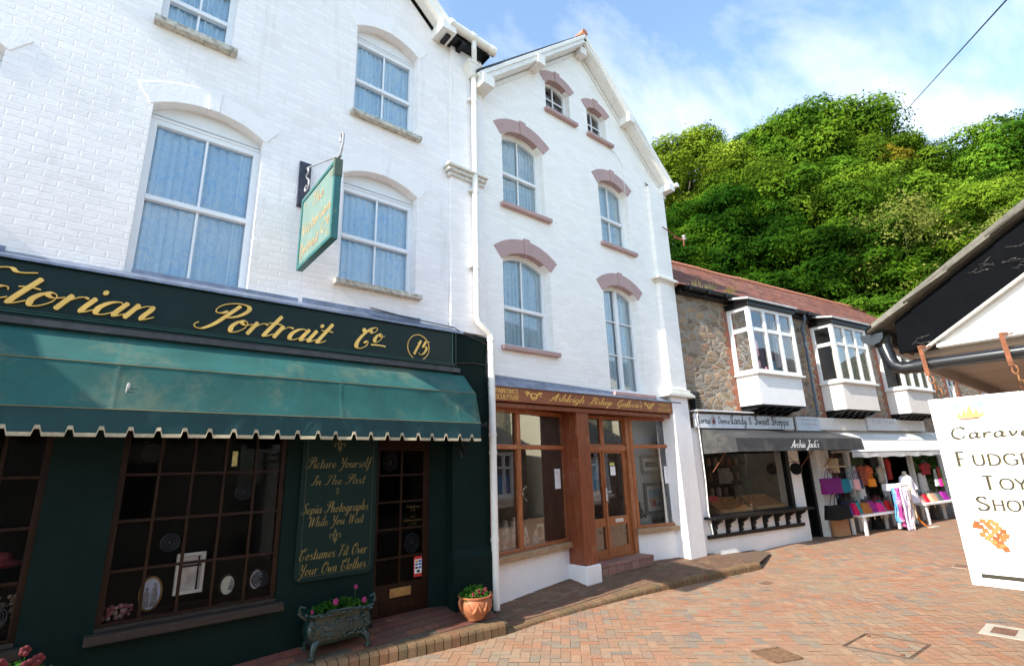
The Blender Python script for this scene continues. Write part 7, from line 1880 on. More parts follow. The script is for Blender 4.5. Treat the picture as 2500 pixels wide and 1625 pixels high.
def row_opposite():
    root = thing('rendered_house', 'long cream rendered house with slate roof across the street from the green shop', 'house', (-4, -5.5, 0))
    P = PA(-3.6); w = MB(); P = P; hs = [rect(-9,-7.8,1,2.4), rect(-6,-4.9,.1,2.2), rect(-3.4,-2.0,1,2.4), rect(.2,1.5,1,2.4), rect(-8.6,-7.8,3.3,4.4), rect(-3.2,-2.3,3.3,4.4), rect(.4,1.3,3.3,4.4)]
    w.poly(list(reversed(rect(-13,3.3,0,4.9))) if False else rect(-13,3.3,0,4.9), P, 0, -.3, 0, hs)
    w.box(3.28, 3.3, -8, -3.91, 0, 4.9); w.build('wall', pmat('pale_cream_render', (.70,.66,.56), .85, var=.08, dirt=.3, dirtcol=(.4,.36,.28)), root)
    r = MB(); r.add([(-13.3,-3.3,4.8),(3.5,-3.3,4.8),(3.5,-5.9,6.4),(-13.3,-5.9,6.4)], [(3,2,1,0)]); r.add([(-13.3,-8.5,4.8),(3.5,-8.5,4.8),(3.5,-5.9,6.4),(-13.3,-5.9,6.4)], [(0,1,2,3)]); r.build('roof', slate, root)
    for h in hs:
        x0, x1, z0, z1 = h[0][0], h[1][0], h[0][1], h[2][1]; f = MB(); PW = PA(-3.75)
        ring(f, rect(x0,x1,z0,z1), rect(x0+.07,x1-.07,z0+.07,z1-.07), PW, 0, .08); f.box((x0+x1)/2-.02,(x0+x1)/2+.02,-3.74,-3.68,z0+.05,z1-.05); o = f.build('window', white_paint, root)
        g = MB(); g.poly(rect(x0+.05,x1-.05,z0+.05,z1-.05), PW, .03); g.build('pane', pmat('dark_glass', (.02,.025,.03), .05), o)
row_opposite()

# ------------------------------------------------------------------ overhead wire and insulator
def overhead():
    m = MB(); A = Vector((3.4, -.07, CAM_H+2.30)); B = Vector((21.0, 4.2, CAM_H+10.9)); 
    # sagging cable from a pole behind the camera up to the hillside
    pts = [A+(B-A)*(i/16)-Vector((0,0,.9*4*(i/16)*(1-i/16)*0)) for i in range(17)]
    m.tube(pts, .0045, 6); tag(m.build('overhead_wire', black_plastic, None, loc=A), 'thin dark overhead wire slanting across the sky towards the trees', 'wire')
    root = thing('insulator_bracket', 'rusty wire bracket with a grey insulator on the right corner of the gallery house', 'bracket', (9.9, 5.9, 7.05))
    k = MB(); k.tube([(9.45,5.84,7.16),(9.95,5.80,7.03),(10.14,5.75,6.98)], .014, 6); k.tube([(9.9,5.86,7.03),(10.10,5.75,6.98)], .022, 6); k.tube([(10.10,5.74,6.99),(10.10,5.74,6.86),(10.05,5.72,6.80),(10.02,5.72,6.84)], .012, 6); k.build('arm', rust, root, smooth=True)
    i = MB(); i.lathe([(0,0),(.045,0),(.05,.05),(.035,.06),(.05,.075),(.045,.12),(0,.13)], (10.14,5.74,6.98), 12); i.build('insulator', pmat('grey_porcelain', (.25,.22,.20), .3), root, smooth=True)
overhead()
# ================================================================== trees
leaf_green = leaf_mat('leaves_green', [(0,(.020,.048,.005)),(.35,(.060,.122,.010)),(.65,(.122,.215,.016)),(1,(.22,.31,.03))])
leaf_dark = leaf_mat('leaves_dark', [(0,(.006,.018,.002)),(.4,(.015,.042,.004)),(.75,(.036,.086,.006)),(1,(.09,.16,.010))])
leaf_lime = leaf_mat('leaves_lime', [(0,(.07,.13,.010)),(.5,(.16,.26,.02)),(1,(.30,.39,.04))])
leaf_olive = leaf_mat('leaves_olive', [(0,(.10,.12,.022)),(.5,(.19,.21,.04)),(1,(.30,.29,.075))])
leaf_gold = leaf_mat('leaves_gold', [(0,(.17,.15,.015)),(1,(.34,.28,.03))])
bark = pmat('bark', (.10,.08,.06), .9, var=.35, vscale=5, bump=.6, bscale=14)
pale_bark = pmat('pale_bark', (.26,.23,.19), .9, var=.3)

def leaf_cloud(n_clump, leaves, R, H, z0, leaf, seed, squash=.8, big=1.0):
    """leaf faces gathered on the shells of rounded leaf masses over a crown of radius R, height H standing at z0"""
    g = np.random.default_rng(seed)
    d = g.normal(size=(n_clump, 3)); d[:, 2] = d[:, 2]*.9+.18; d /= np.linalg.norm(d, axis=1)[:, None]
    rr = g.uniform(.5, 1.0, n_clump)**.5
    C = d*rr[:, None]*np.array([R, R, H/2])*.86
    wob = 1+.20*np.sin(d[:, 0]*5+seed)*np.cos(d[:, 1]*4+seed*2)
    C *= wob[:, None]
    C[:, 2] += z0+H/2
    cr = R*g.uniform(.20, .38, n_clump)*big
    per = np.maximum(8, (leaves*(cr**2)/np.sum(cr**2))).astype(int)
    idx = np.repeat(np.arange(n_clump), per); n = len(idx)
    v = g.normal(size=(n, 3)); v[:, 2] = v[:, 2]*.85+.42; v /= np.linalg.norm(v, axis=1)[:, None]
    lump = 1+.20*np.sin(v[:, 0]*6+idx)*np.sin(v[:, 1]*6+idx*2)+.10*np.sin(v[:, 2]*11+idx)
    rad_ = g.uniform(.62, 1.0, n)**.6*lump
    stray = g.uniform(0, 1, n) < .06
    rad_ = np.where(stray, rad_*g.uniform(1.0, 1.35, n), rad_)
    pos = C[idx]+v*(cr[idx]*rad_)[:, None]*np.array([1.1, 1.1, squash])
    nr = v*1.05+g.normal(size=(n, 3))*.30+np.array([0, 0, .22]); nr /= np.linalg.norm(nr, axis=1)[:, None]
    t = np.cross(nr, g.normal(size=(n, 3))); t /= np.maximum(1e-6, np.linalg.norm(t, axis=1))[:, None]
    b = np.cross(nr, t)
    s = leaf*g.uniform(.5, 1.35, n)[:, None]
    q = np.stack([pos-t*s, pos+b*s*.55+nr*s*.12, pos+t*s, pos-b*s*.55+nr*s*.12], axis=1).reshape(-1, 3)
    return q, C, cr
def cloud_mesh(name, q, mat):
    n = len(q)//4
    me = bpy.data.meshes.new(name); me.vertices.add(4*n); me.vertices.foreach_set('co', q.astype(np.float32).ravel())
    me.loops.add(4*n); me.loops.foreach_set('vertex_index', np.arange(4*n, dtype=np.int32))
    me.polygons.add(n); me.polygons.foreach_set('loop_start', np.arange(0, 4*n, 4, dtype=np.int32)); me.polygons.foreach_set('loop_total', np.full(n, 4, dtype=np.int32))
    me.materials.append(mat); me.update(calc_edges=True); me.validate()
    return me
TREES = {}
def tree_kind(key, mat, R, H, trunk, leaf, clumps, leaves, seed, squash=.75, bk=None):
    q, C, cr = leaf_cloud(clumps, leaves, R, H, trunk, leaf, seed, squash)
    crown = cloud_mesh('crown', q, mat)
    t = MB(); rnd = random.Random(seed)
    top = trunk+H*.55; r0 = .035*(trunk+H)*.55
    stem = [(rnd.uniform(-.1,.1)*k, rnd.uniform(-.1,.1)*k, -1.5+(top+1.5)*k/6) for k in range(7)]
    t.tube(stem, [r0*(1-.13*k) for k in range(7)], 9)
    order = np.argsort(-cr)[:max(14, clumps//4)]
    for i in order:
        c = C[i]; k = rnd.randint(2, 5); s = Vector(stem[k]); e = Vector(c); m_ = (s+e)/2+Vector((0,0,-.08*H*rnd.random()))
        t.tube([s, m_, e], [r0*.34, r0*.2, r0*.05], 5, caps=False)
    TREES[key] = (crown, t, bk or bark)
tree_kind('broad', leaf_green, 5.6, 11.5, 4.0, .12, 46, 64000, 1)
tree_kind('broad_two', leaf_green, 5.0, 12.5, 4.0, .12, 42, 62000, 2)
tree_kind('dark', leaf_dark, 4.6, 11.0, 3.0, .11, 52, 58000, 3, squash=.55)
tree_kind('lime', leaf_lime, 4.2, 8.5, 4.0, .12, 50, 34000, 4)
tree_kind('olive', leaf_olive, 3.0, 7.0, 2.5, .062, 60, 22000, 5)
tree_kind('open', leaf_olive, 4.4, 6.0, 6.0, .10, 60, 9000, 6, bk=pale_bark)
tree_kind('gold', leaf_gold, 1.9, 3.4, 3.0, .10, 22, 5200, 7)
tree_kind('shrub', leaf_green, 2.2, 3.4, .4, .085, 34, 16000, 8, squash=.6)
tree_kind('maple', leaf_green, 2.6, 3.2, 1.6, .085, 40, 16000, 9, squash=.32)

def plant_tree(key, az, r, ztop, label, scale=1.0, rot=0.0, group='trees on the wooded hillside', name='broadleaf_tree', cat='tree', zs=1.0):
    crown, tm, bk = TREES[key]
    a = rad(az); x, y = r*math.cos(a), r*math.sin(a)
    if key not in ZMAX:
        co = np.empty(len(crown.vertices)*3, np.float32); crown.vertices.foreach_get('co', co); ZMAX[key] = co.reshape(-1, 3)[::9].astype(float)
    V = ZMAX[key]; ca, sa = math.cos(rot), math.sin(rot)
    vx = x+(V[:, 0]*ca-V[:, 1]*sa)*scale; vy = y+(V[:, 0]*sa+V[:, 1]*ca)*scale
    zb = float(np.percentile(CAM_H+ztop*np.hypot(vx, vy)-V[:, 2]*scale*zs, .25))
    o = bpy.data.objects.new(name, None); COL.objects.link(o); o.empty_display_size = .5
    o.location = (x, y, zb); o.rotation_euler = (0, 0, rot); o.scale = (scale, scale, scale*zs)
    tag(o, label, cat, group)
    c = bpy.data.objects.new('crown', crown); COL.objects.link(c); c.parent = o
    if key not in TRUNK:
        t = tm.build('trunk', bk, None, smooth=True); TRUNK[key] = t.data; t.parent = o
    else:
        t = bpy.data.objects.new('trunk', TRUNK[key]); COL.objects.link(t); t.parent = o
    return o
ZMAX = {}; TRUNK = {}
FOREST = [
 ('open', 31.6, 50, .655, 'pale thin crowned tree far up the hill at the left end of the wood', 1.0, .4),
 ('lime', 28.9, 40, .675, 'lime green tree rising just right of the gallery roof edge', 1.0, 1.0),
 ('lime', 26.2, 42, .68, 'tall pale lime tree at the top of the left wood', .9, 2.2),
 ('lime', 24.0, 47, .62, 'small lime crown in the dip left of the tallest tree', .75, 4.0),
 ('broad_two', 19.8, 45, .635, 'bright green tree forming the left shoulder of the tallest crown', .85, .5),
 ('broad', 16.6, 46, .655, 'tallest bright green tree on the hill skyline', 1.15, 1.1),
 ('broad_two', 14.7, 45, .635, 'bright green tree pressed against the right of the tallest one', 1.0, .2),
 ('broad_two', 13.0, 46, .60, 'bright green tree on the right shoulder of the tallest one', .75, 2.0),
 ('broad', 10.8, 46, .545, 'green tree sloping down to the dip in the skyline', .75, 3.0),
 ('broad_two', 8.6, 47, .50, 'green tree at the left of the skyline dip', .62, 4.1),
 ('gold', 9.2, 43, .515, 'small golden tree in the skyline dip', .7, 0),
 ('broad', 4.4, 48, .495, 'round green tree right of the skyline dip', .85, 5.2),
 ('broad_two', 1.6, 46, .475, 'green tree at the right end of the skyline', .95, 1.7),
 ('broad', -1.8, 47, .455, 'green tree at the right edge of the wood', .95, 2.9),
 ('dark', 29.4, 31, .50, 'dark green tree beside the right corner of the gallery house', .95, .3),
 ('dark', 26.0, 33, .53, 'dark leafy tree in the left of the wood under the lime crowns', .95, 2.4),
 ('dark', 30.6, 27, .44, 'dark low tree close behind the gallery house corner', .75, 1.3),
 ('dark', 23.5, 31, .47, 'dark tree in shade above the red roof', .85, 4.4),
 ('broad', 21.0, 38, .565, 'mid green tree below the left shoulder of the tallest one', .85, 3.3),
 ('broad_two', 17.4, 37, .525, 'mid green tree in the centre of the hillside', .85, 5.0),
 ('broad', 13.6, 38, .49, 'mid green tree right of the hillside centre', .85, .9),
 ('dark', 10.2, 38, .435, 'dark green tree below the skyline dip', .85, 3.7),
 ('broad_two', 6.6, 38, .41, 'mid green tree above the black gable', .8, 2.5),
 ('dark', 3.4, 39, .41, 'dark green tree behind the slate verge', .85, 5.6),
 ('broad', .4, 38, .39, 'mid green tree low at the right edge', .85, 4.6),
 ('olive', 10.6, 31, .415, 'yellow olive young tree with bare twigs in the middle of the hillside', 1.15, 1.2),
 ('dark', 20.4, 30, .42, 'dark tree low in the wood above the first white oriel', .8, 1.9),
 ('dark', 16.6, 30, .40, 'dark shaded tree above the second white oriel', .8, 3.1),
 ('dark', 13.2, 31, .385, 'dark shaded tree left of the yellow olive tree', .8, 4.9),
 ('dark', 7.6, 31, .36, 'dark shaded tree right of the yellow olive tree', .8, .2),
 ('olive', 3.2, 30, .345, 'pale twiggy tree beside the slate roof edge', .7, 2.6),
 ('broad', 3.9, 34, .40, 'bright shrubby tree just above the slate roof edge', .55, 1.1),
 ('shrub', 29.6, 25.5, .335, 'grey green shrub above the left end of the red roof', .9, .7),
 ('shrub', 27.6, 26, .315, 'small shrub with bare stems above the red roof', .8, 2.0),
 ('maple', 25.4, 24.5, .335, 'flat layered maple leaning over the red roof', .85, .6),
 ('maple', 22.8, 25, .295, 'bright layered shrub above the red roof ridge', .7, 2.6),
 ('shrub', 19.2, 26, .27, 'rounded shrub above the middle of the red ridge', .8, 3.4),
 ('shrub', 16.2, 26, .262, 'bright shrub peeping over the red ridge between the oriels', .75, 4.4),
 ('shrub', 13.4, 27, .25, 'shrub over the right end of the red ridge', .8, 5.4),
 ('shrub', 10.8, 28, .255, 'shrub in the shade beside the slate roof', .9, .9),
 ('shrub', 8.0, 28, .27, 'shrub low behind the slate roof verge', .9, 1.9),
]
for f in FOREST:
    nm = {'shrub': ('shrub','shrub'), 'maple': ('shrub','shrub'), 'gold': ('small_tree','tree'), 'olive': ('young_tree','tree'), 'open': ('bare_tree','tree'), 'lime': ('lime_green_tree','tree'), 'dark': ('dark_tree','tree')}.get(f[0], ('broadleaf_tree','tree'))
    plant_tree(f[0], f[1], f[2], f[3], f[4], f[5], f[6], name=nm[0], cat=nm[1], group='shrubs behind the red roof' if nm[1] == 'shrub' else 'trees on the wooded hillside')
# undergrowth over the hillside: nobody could count it
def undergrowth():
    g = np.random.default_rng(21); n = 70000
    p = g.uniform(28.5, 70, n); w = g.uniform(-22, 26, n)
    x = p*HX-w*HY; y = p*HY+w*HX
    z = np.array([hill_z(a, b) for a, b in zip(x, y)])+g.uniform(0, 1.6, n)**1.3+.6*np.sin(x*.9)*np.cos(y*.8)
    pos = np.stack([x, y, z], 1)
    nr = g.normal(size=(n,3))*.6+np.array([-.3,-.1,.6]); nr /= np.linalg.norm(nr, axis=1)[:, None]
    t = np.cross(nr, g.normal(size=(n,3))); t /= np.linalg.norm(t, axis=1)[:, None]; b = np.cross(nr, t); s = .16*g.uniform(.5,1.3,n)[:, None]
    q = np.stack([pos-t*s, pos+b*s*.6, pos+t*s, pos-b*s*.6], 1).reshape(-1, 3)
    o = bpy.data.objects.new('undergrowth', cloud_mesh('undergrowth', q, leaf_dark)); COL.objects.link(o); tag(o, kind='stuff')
undergrowth()
# ================================================================== small things
petal_pink = pmat('magenta_petals', (.26,.012,.10), .7, var=.4, vscale=30)
petal_dark = pmat('crimson_petals', (.26,.012,.035), .7, var=.5, vscale=30)
pot_leaf = leaf_mat('pot_leaves', [(0,(.02,.06,.01)),(.5,(.04,.11,.015)),(1,(.09,.18,.03))], .25)
def pot_plant(label, c, rx, ry, h, n_leaf, flowers, pet, seed):
    root = thing('pansy_plant', label, 'flowers', c)
    g = np.random.default_rng(seed); n = n_leaf
    a = g.uniform(0, 6.283, n); r = np.sqrt(g.uniform(0, 1, n))
    pos = np.stack([c[0]+rx*r*np.cos(a), c[1]+ry*r*np.sin(a), c[2]+h*g.uniform(0, 1, n)*(1-.55*r*r)], 1)
    nr = g.normal(size=(n,3))*.5+np.array([0,-.2,.8]); nr /= np.linalg.norm(nr, axis=1)[:, None]
    t = np.cross(nr, g.normal(size=(n,3))); t /= np.linalg.norm(t, axis=1)[:, None]; b = np.cross(nr, t); s = .028*g.uniform(.6,1.4,n)[:, None]
    q = np.stack([pos-t*s, pos+b*s*.5, pos+t*s, pos-b*s*.5], 1).reshape(-1, 3)
    o = bpy.data.objects.new('leaves', cloud_mesh('leaves', q, pot_leaf)); COL.objects.link(o); o.parent = root; o.matrix_parent_inverse = WM[root.name].inverted()
    for (x, y, z, s) in flowers:
        m = MB()
        for k in range(5):
            th = k*1.2566; m.sphere((x+s*.6*math.cos(th), y-.004*k, z+s*.6*math.sin(th)), (s*.62, .008, s*.62), 8, 5)
        m.tube([(x,y+.01,z-.01),(x+.01,y+.03,z-.10)], .004, 5, mi=1); m.sphere((x,y-.012,z), (s*.2,.006,s*.2), 6, 4, mi=2)
        m.build('flower', [pet, pot_leaf, pmat('flower_eye', (.02,.01,.015), .6)], root, smooth=True)

def planters():
    gl = pmat('green_cast_glaze', (.004,.022,.019), .38, var=.3, vscale=9, bump=.5, bscale=26, coat=.3, dirt=.25, dirtcol=(.01,.016,.014))
    cx, cy, zb = 2.33, 5.83, .225
    root = thing('trough_planter', 'ornate green glazed trough with curled feet below the gold lettered board', 'planter', (cx, cy, .2))
    m = MB(); rows = []
    for (z, w, d) in ((.05,.60,.20),(.09,.66,.24),(.16,.71,.275),(.22,.70,.27),(.27,.66,.24),(.30,.68,.255),(.335,.75,.30),(.345,.72,.28),(.335,.66,.23),(.26,.60,.18)):
        r = []
        for k in range(49):
            a = 2*math.pi*k/48; sx = math.copysign(abs(math.cos(a))**.45, math.cos(a)); sy = math.copysign(abs(math.sin(a))**.55, math.sin(a))
            wob = .012*math.sin(k*2.0)*math.sin(z*40)+(.028*max(0, math.cos(a*4)) if z > .32 else 0)
            r.append((cx+sx*(w/2+.3*wob), cy+sy*(d/2+wob*.6), zb+z+(wob*.8 if z > .32 else 0)))
        rows.append(r)
    m.grid(rows)
    rnd = random.Random(3)
    for k in range(60):
        u = rnd.uniform(-.32,.32); z = zb+rnd.uniform(.10,.26); m.sphere((cx+u, cy-.137+.01*abs(u), z), (rnd.uniform(.012,.03), .012, rnd.uniform(.010,.022)), 7, 5)
    for k in range(9): m.sphere((cx-.30+k*.075, cy-.15, zb+.33+.01*math.cos(k*2)), (.03,.014,.018), 7, 5)
    for s in (-1, 1): m.tube([(cx+s*.33,cy,zb+.30),(cx+s*.41,cy,zb+.36),(cx+s*.40,cy,zb+.42),(cx+s*.35,cy,zb+.40)], [.03,.025,.02,.012], 8)
    m.build('trough', gl, root, smooth=True)
    for sx in (-1, 1):
        for sy in (-1, 1):
            f = MB(); x, y = cx+sx*.25, cy+sy*.085; z0 = pav1_z(x, y)+.008
            f.tube([(x-sx*.03,y-sy*.02,zb+.10),(x+sx*.03,y+sy*.02,zb+.05),(x+sx*.045,y+sy*.03,z0+.045),(x+sx*.04,y+sy*.03,z0+.0)], [.045,.04,.026,.032], 9); f.sphere((x+sx*.05,y+sy*.035,z0+.022), (.036,.03,.022), 9, 6); f.build('foot', gl, root, smooth=True)
    s = MB(); s.box(cx-.28, cx+.28, cy-.08, cy+.08, zb+.26, zb+.30); s.build('soil', dark_in, root)
    pot_plant('leafy pansies with two magenta flowers in the green trough', (cx, cy, zb+.29), .32, .13, .15, 900, [(2.26,5.74,.655,.028),(2.58,5.75,.62,.026),(2.50,5.80,.755,.020),(2.02,5.74,.60,.016)], petal_pink, 4)
    cx, cy = 3.99, 5.66; zb = pav1_z(cx, cy)+.006
    root = thing('terracotta_pot', 'round terracotta bowl pot with moulded swags beside the drainpipe', 'plant pot', (cx, cy, zb))
    tc = pmat('orange_terracotta', (.36,.125,.052), .6, var=.22, vscale=7, bump=.2, bscale=40, dirt=.45, dirtcol=(.42,.32,.22), dscale=6, dthr=.55)
    m = MB(); m.lathe([(0,0),(.11,0),(.115,.015),(.15,.05),(.19,.11),(.205,.165),(.198,.21),(.185,.235),(.205,.248),(.208,.262),(.19,.266),(.175,.24),(.17,.19),(0,.18)], (cx,cy,zb), 32); m.build('bowl', tc, root, smooth=True)
    s = MB()
    for k in range(5):
        a0 = -2.6+k*.62; pts = []
        for i in range(9):
            t = i/8; a = a0+.62*t; dz = .205-.10*math.sin(math.pi*t); rr = .196+.008*(1-abs(t-.5)) - (.015 if dz < .12 else 0); pts.append((cx+rr*math.cos(a), cy+rr*math.sin(a), zb+dz))
        s.tube(pts, [.010+.010*math.sin(math.pi*i/8) for i in range(9)], 7)
    for sx in (-1, 1): s.tube([(cx+sx*.19,cy-.02,zb+.13),(cx+sx*.235,cy-.03,zb+.17),(cx+sx*.25,cy-.03,zb+.23),(cx+sx*.225,cy-.02,zb+.262),(cx+sx*.195,cy-.02,zb+.25)], .014, 8)
    s.build('swag', tc, root, smooth=True)
    pot_plant('dark pansies with crimson flowers in the terracotta bowl', (cx, cy, zb+.21), .19, .17, .17, 700, [(3.90,5.56,.475,.026),(3.97,5.55,.50,.030),(4.04,5.56,.49,.028),(4.10,5.58,.505,.022),(3.93,5.55,.43,.020),(4.13,5.58,.42,.018)], petal_dark, 5)
    cx, cy = -.19, 5.50; zb = -0.03
    root = thing('plant_tub', 'dark plant tub at the lower left corner by the shop wall', 'plant pot', (cx, cy, zb))
    m = MB(); m.lathe([(0,0),(.16,0),(.22,.45),(.245,.50),(.245,.54),(.2,.54),(.18,.45),(0,.45)], (cx,cy,zb), 24); m.build('tub', pmat('dark_tub', (.05,.035,.03), .5), root, smooth=True)
    pot_plant('red flowered pansies in the tub at the lower left corner', (cx, cy, zb+.50), .26, .24, .24, 1100, [(-.13,5.38,.80,.030),(-.10,5.36,.70,.040),(-.05,5.38,.73,.034),(-.25,5.35,.735,.042),(-.2,5.36,.60,.03),(-.33,5.37,.66,.03)], pmat('red_petals', (.10,.003,.008), .7, var=.4, vscale=30), 6)
planters()

def window_goods():
    Y = 6.24
    def oval(label, x, z, rx, rz, fm, pic, fw=.016, fig=None, y=Y):
        root = thing('oval_picture', label, 'framed picture', (x, y, z-rz))
        P = PA(y); f = MB(); n = 36
        ring(f, [(x+(rx+fw)*math.cos(a*2*math.pi/n), z+(rz+fw)*math.sin(a*2*math.pi/n)) for a in range(n)], [(x+rx*math.cos(a*2*math.pi/n), z+rz*math.sin(a*2*math.pi/n)) for a in range(n)], P, -.012, .02); f.build('frame', fm, root, bevel=.003)
        p = MB(); p.poly([(x+rx*math.cos(a*2*math.pi/n), z+rz*math.sin(a*2*math.pi/n)) for a in range(n)], P, 0.0, .018); p.build('picture', pic, root)
        if fig: 
            q = MB(); fig(q, P, x, z); q.build('figures', pmat('sepia_figures', (.22,.20,.20), .7, var=.5, vscale=30), root)
    def couple(q, P, x, z):
        for s, h in ((-.03,.0),(.032,.03)):
            q.poly([(x+s-.03,z-.12),(x+s+.03,z-.12),(x+s+.018,z+.02+h),(x+s-.018,z+.02+h)], P, -.002, -.0005); q.poly([(x+s+.015*math.cos(a*.7854), z+.04+h+.019*math.sin(a*.7854)) for a in range(8)], P, -.003, -.0005)
    def prof(q, P, x, z): q.poly([(x+.005,z-.05),(x+.055,z-.05),(x+.05,z+.03),(x+.035,z+.06),(x+.02,z+.01)], P, -.002, -.0005)
    def rose(q, P, x, z):
        for r in (.05,.034,.018): ring(q, [(x+r*math.cos(a*.524), z+r*math.sin(a*.524)) for a in range(12)], [(x+(r-.007)*math.cos(a*.524), z+(r-.007)*math.sin(a*.524)) for a in range(12)], P, -.002-.0004*(r*100 % 3), -.0005)
    oval('gilt oval photograph of a couple in the dark shop window', .665, .915, .078, .135, pmat('dull_gilt', (.20,.11,.03), .4, metal=.5, var=.3), pmat('blue_sepia_print', (.42,.46,.58), .5, var=.3, vscale=14), fig=couple)
    oval('small pale oval photograph left of the last one on the window bed', 1.315, .89, .062, .088, dark_wood, pmat('cream_print', (.62,.60,.48), .5, var=.15, vscale=14), fig=prof)
    oval('small greyish oval photograph at the right end of the window bed', 1.585, .905, .062, .092, dark_wood, pmat('grey_print', (.52,.47,.46), .5, var=.4, vscale=18), fig=rose)
    root = thing('silver_frame', 'large pale rectangular photograph frame standing in the dark shop window', 'framed picture', (.97, Y, .86))
    f = MB(); P = PA(Y+.02); ring(f, rect(.845,1.095,.86,1.235), rect(.875,1.065,.89,1.205), P, -.012, .02); f.build('frame', pmat('pale_silver', (.60,.58,.56), .35, metal=.3, var=.2), root, bevel=.004)
    p = MB(); p.poly(rect(.87,1.07,.885,1.21), P, 0, .015); p.build('picture', pmat('pale_sepia_print', (.52,.47,.44), .5, var=.4, vscale=9), root); r = MB(); r.box(.875,1.065,Y+.012,Y+.0195,1.105,1.125); r.box(1.03,1.045,Y+.010,Y+.0118,.89,1.2); r.build('ribbon', dark_in, root)
    root = thing('flower_bunch', 'bunch of dried pink roses lying in the dark shop window', 'flowers', (.42, Y, .72)); rnd = random.Random(2); m = MB()
    for k in range(38): m.sphere((.42+rnd.uniform(-.11,.11), Y+rnd.uniform(-.03,.05), .755+rnd.uniform(0,.09)), rnd.uniform(.014,.024), 8, 5, mi=rnd.randint(0,2))
    m.build('roses', [pmat('dried_pink', (.42,.18,.17), .8, var=.3), pmat('dried_cream', (.46,.32,.26), .8), pmat('dried_rose', (.32,.09,.10), .8)], root, smooth=True)
    m = MB(); m.box(1.20, 1.25, 6.064, 6.067, 2.06, 2.21); o = m.build('note', pmat('yellow_note', (.50,.48,.20), .7, var=.5, vscale=40), None, loc=(1.22,6.065,2.06)); tag(o, 'narrow yellow note stuck high on the dark window', 'note')
    root = thing('flower_bunch', 'bundle of pale dried flowers in the far left dark window', 'flowers', (-.36, Y, .72)); m = MB()
    for k in range(30): m.sphere((-.36+rnd.uniform(-.12,.12), Y+rnd.uniform(-.03,.06), .80+rnd.uniform(0,.26)), (rnd.uniform(.015,.05),.02,rnd.uniform(.01,.03)), 7, 5)
    m.build('blooms', pmat('dried_tan', (.30,.20,.14), .8, var=.5, vscale=30), root, smooth=True)
    root = thing('red_hat', 'dim red hat shape in the far left dark window', 'hat', (-.42, Y+.1, 1.2)); m = MB(); m.sphere((-.42, Y+.1, 1.30), (.15,.12,.035), 12, 6); m.sphere((-.42, Y+.1, 1.34), (.08,.07,.06), 10, 6); m.build('felt', pmat('dim_red_felt', (.20,.02,.03), .9), root, smooth=True)
    st = MB(); st.tube([(-.42,Y+.1,.7),(-.42,Y+.1,1.3)], .012, 6); st.build('hat_stand', dark_wood, root)
    # gallery window on the left
    rnd = random.Random(12)
    k = 0
    for (s, d, h, w, dark) in ((.22,.30,.34,.17,0),(.42,.24,.25,.15,0),(.36,.48,.50,.18,1),(.58,.40,.42,.17,0),(.62,.22,.24,.14,0),(.78,.36,.44,.18,0),(.92,.22,.26,.15,0),(1.02,.40,.46,.17,0),(1.16,.28,.30,.15,0),(1.38,.26,.24,.13,0),(.16,.18,.22,.13,1)):
        root = thing('necklace_bust', 'white necklace display bust in the gallery window' if not dark else 'brown necklace display bust in the gallery window', 'display bust', PL2(s, .76, d), group='necklace busts in the gallery window')
        m = MB(); z0 = .76 + (h-.22)*.35
        a = [(-.5,.0),(.5,.0),(.46,.45),(.30,.68),(.17,.82),(.17,1.0),(-.17,1.0),(-.17,.82),(-.30,.68),(-.46,.45)]
        sc = h-(z0-.76)
        m.poly([(s+p[0]*w, z0+p[1]*sc*.95) for p in a], PL2, d, d+.05); m.box(*(lambda q: (q[0]-.03, q[0]+.03, q[1]+.03, q[1]+.07))(PL2(s,0,d)), .757, z0+.05)
        m.build('bust', pmat('white_velvet', (.84,.84,.86), .7, var=.04) if not dark else pmat('brown_wood_bust', (.14,.06,.03), .5, var=.3), root, bevel=.012)
        nk = MB(); nk.tube([PL2(s+w*.30*math.cos(t*.3142+math.pi), z0+sc*.62+sc*.30*math.sin(t*.3142+math.pi), d-.006) for t in range(11)], .0045, 5); nk.sphere(PL2(s, z0+sc*.31, d-.008), .012, 7, 5); nk.build('necklace', pmat('silver_red_beads', (.35,.18,.16), .3, var=.6, vscale=60), root); k += 1
    for i in range(16):
        s = .25+rnd.uniform(0,1.35); m = MB(); p = PL2(s, .775, .12+rnd.uniform(0,.16)); m.box(p[0]-.035, p[0]+.035, p[1]-.025, p[1]+.025, .757, .772); m.tube([(p[0]-.02,p[1]-.02,.777),(p[0]+.02,p[1]-.015,.778)], .006, 5)
        tag(m.build('jewellery_card', pmat('card_white', (.70,.70,.72), .6, var=.1), None, loc=(p[0],p[1],.757)), 'small white jewellery card lying on the gallery window bed', 'card', 'jewellery cards on the window bed')
    def picture(label, P, x0, x1, z0, z1, d, fmat, mat_w, pics, fw=.04):
        root = thing('framed_picture', label, 'framed picture', P((x0+x1)/2, z0, d))
        f = MB(); ring(f, rect(x0,x1,z0,z1), rect(x0+fw,x1-fw,z0+fw,z1-fw), P, d-.02, d+.02); f.build('frame', fmat, root, bevel=.006)
        m = MB(); m.poly(rect(x0+fw*.9,x1-fw*.9,z0+fw*.9,z1-fw*.9), P, d+.004, d+.015); m.build('mount', paper, root)
        q = MB(); a, b, c, e = x0+fw+mat_w, x1-fw-mat_w, z0+fw+mat_w, z1-fw-mat_w
        mats = []
        for i, (f0, f1, g0, g1, m_) in enumerate(pics):
            q.poly(rect(a+(b-a)*f0, a+(b-a)*f1, c+(e-c)*g0, c+(e-c)*g1), P, d+.0030-.0006*i, d+.0036, i); mats.append(m_)
        q.build('picture', mats, root)
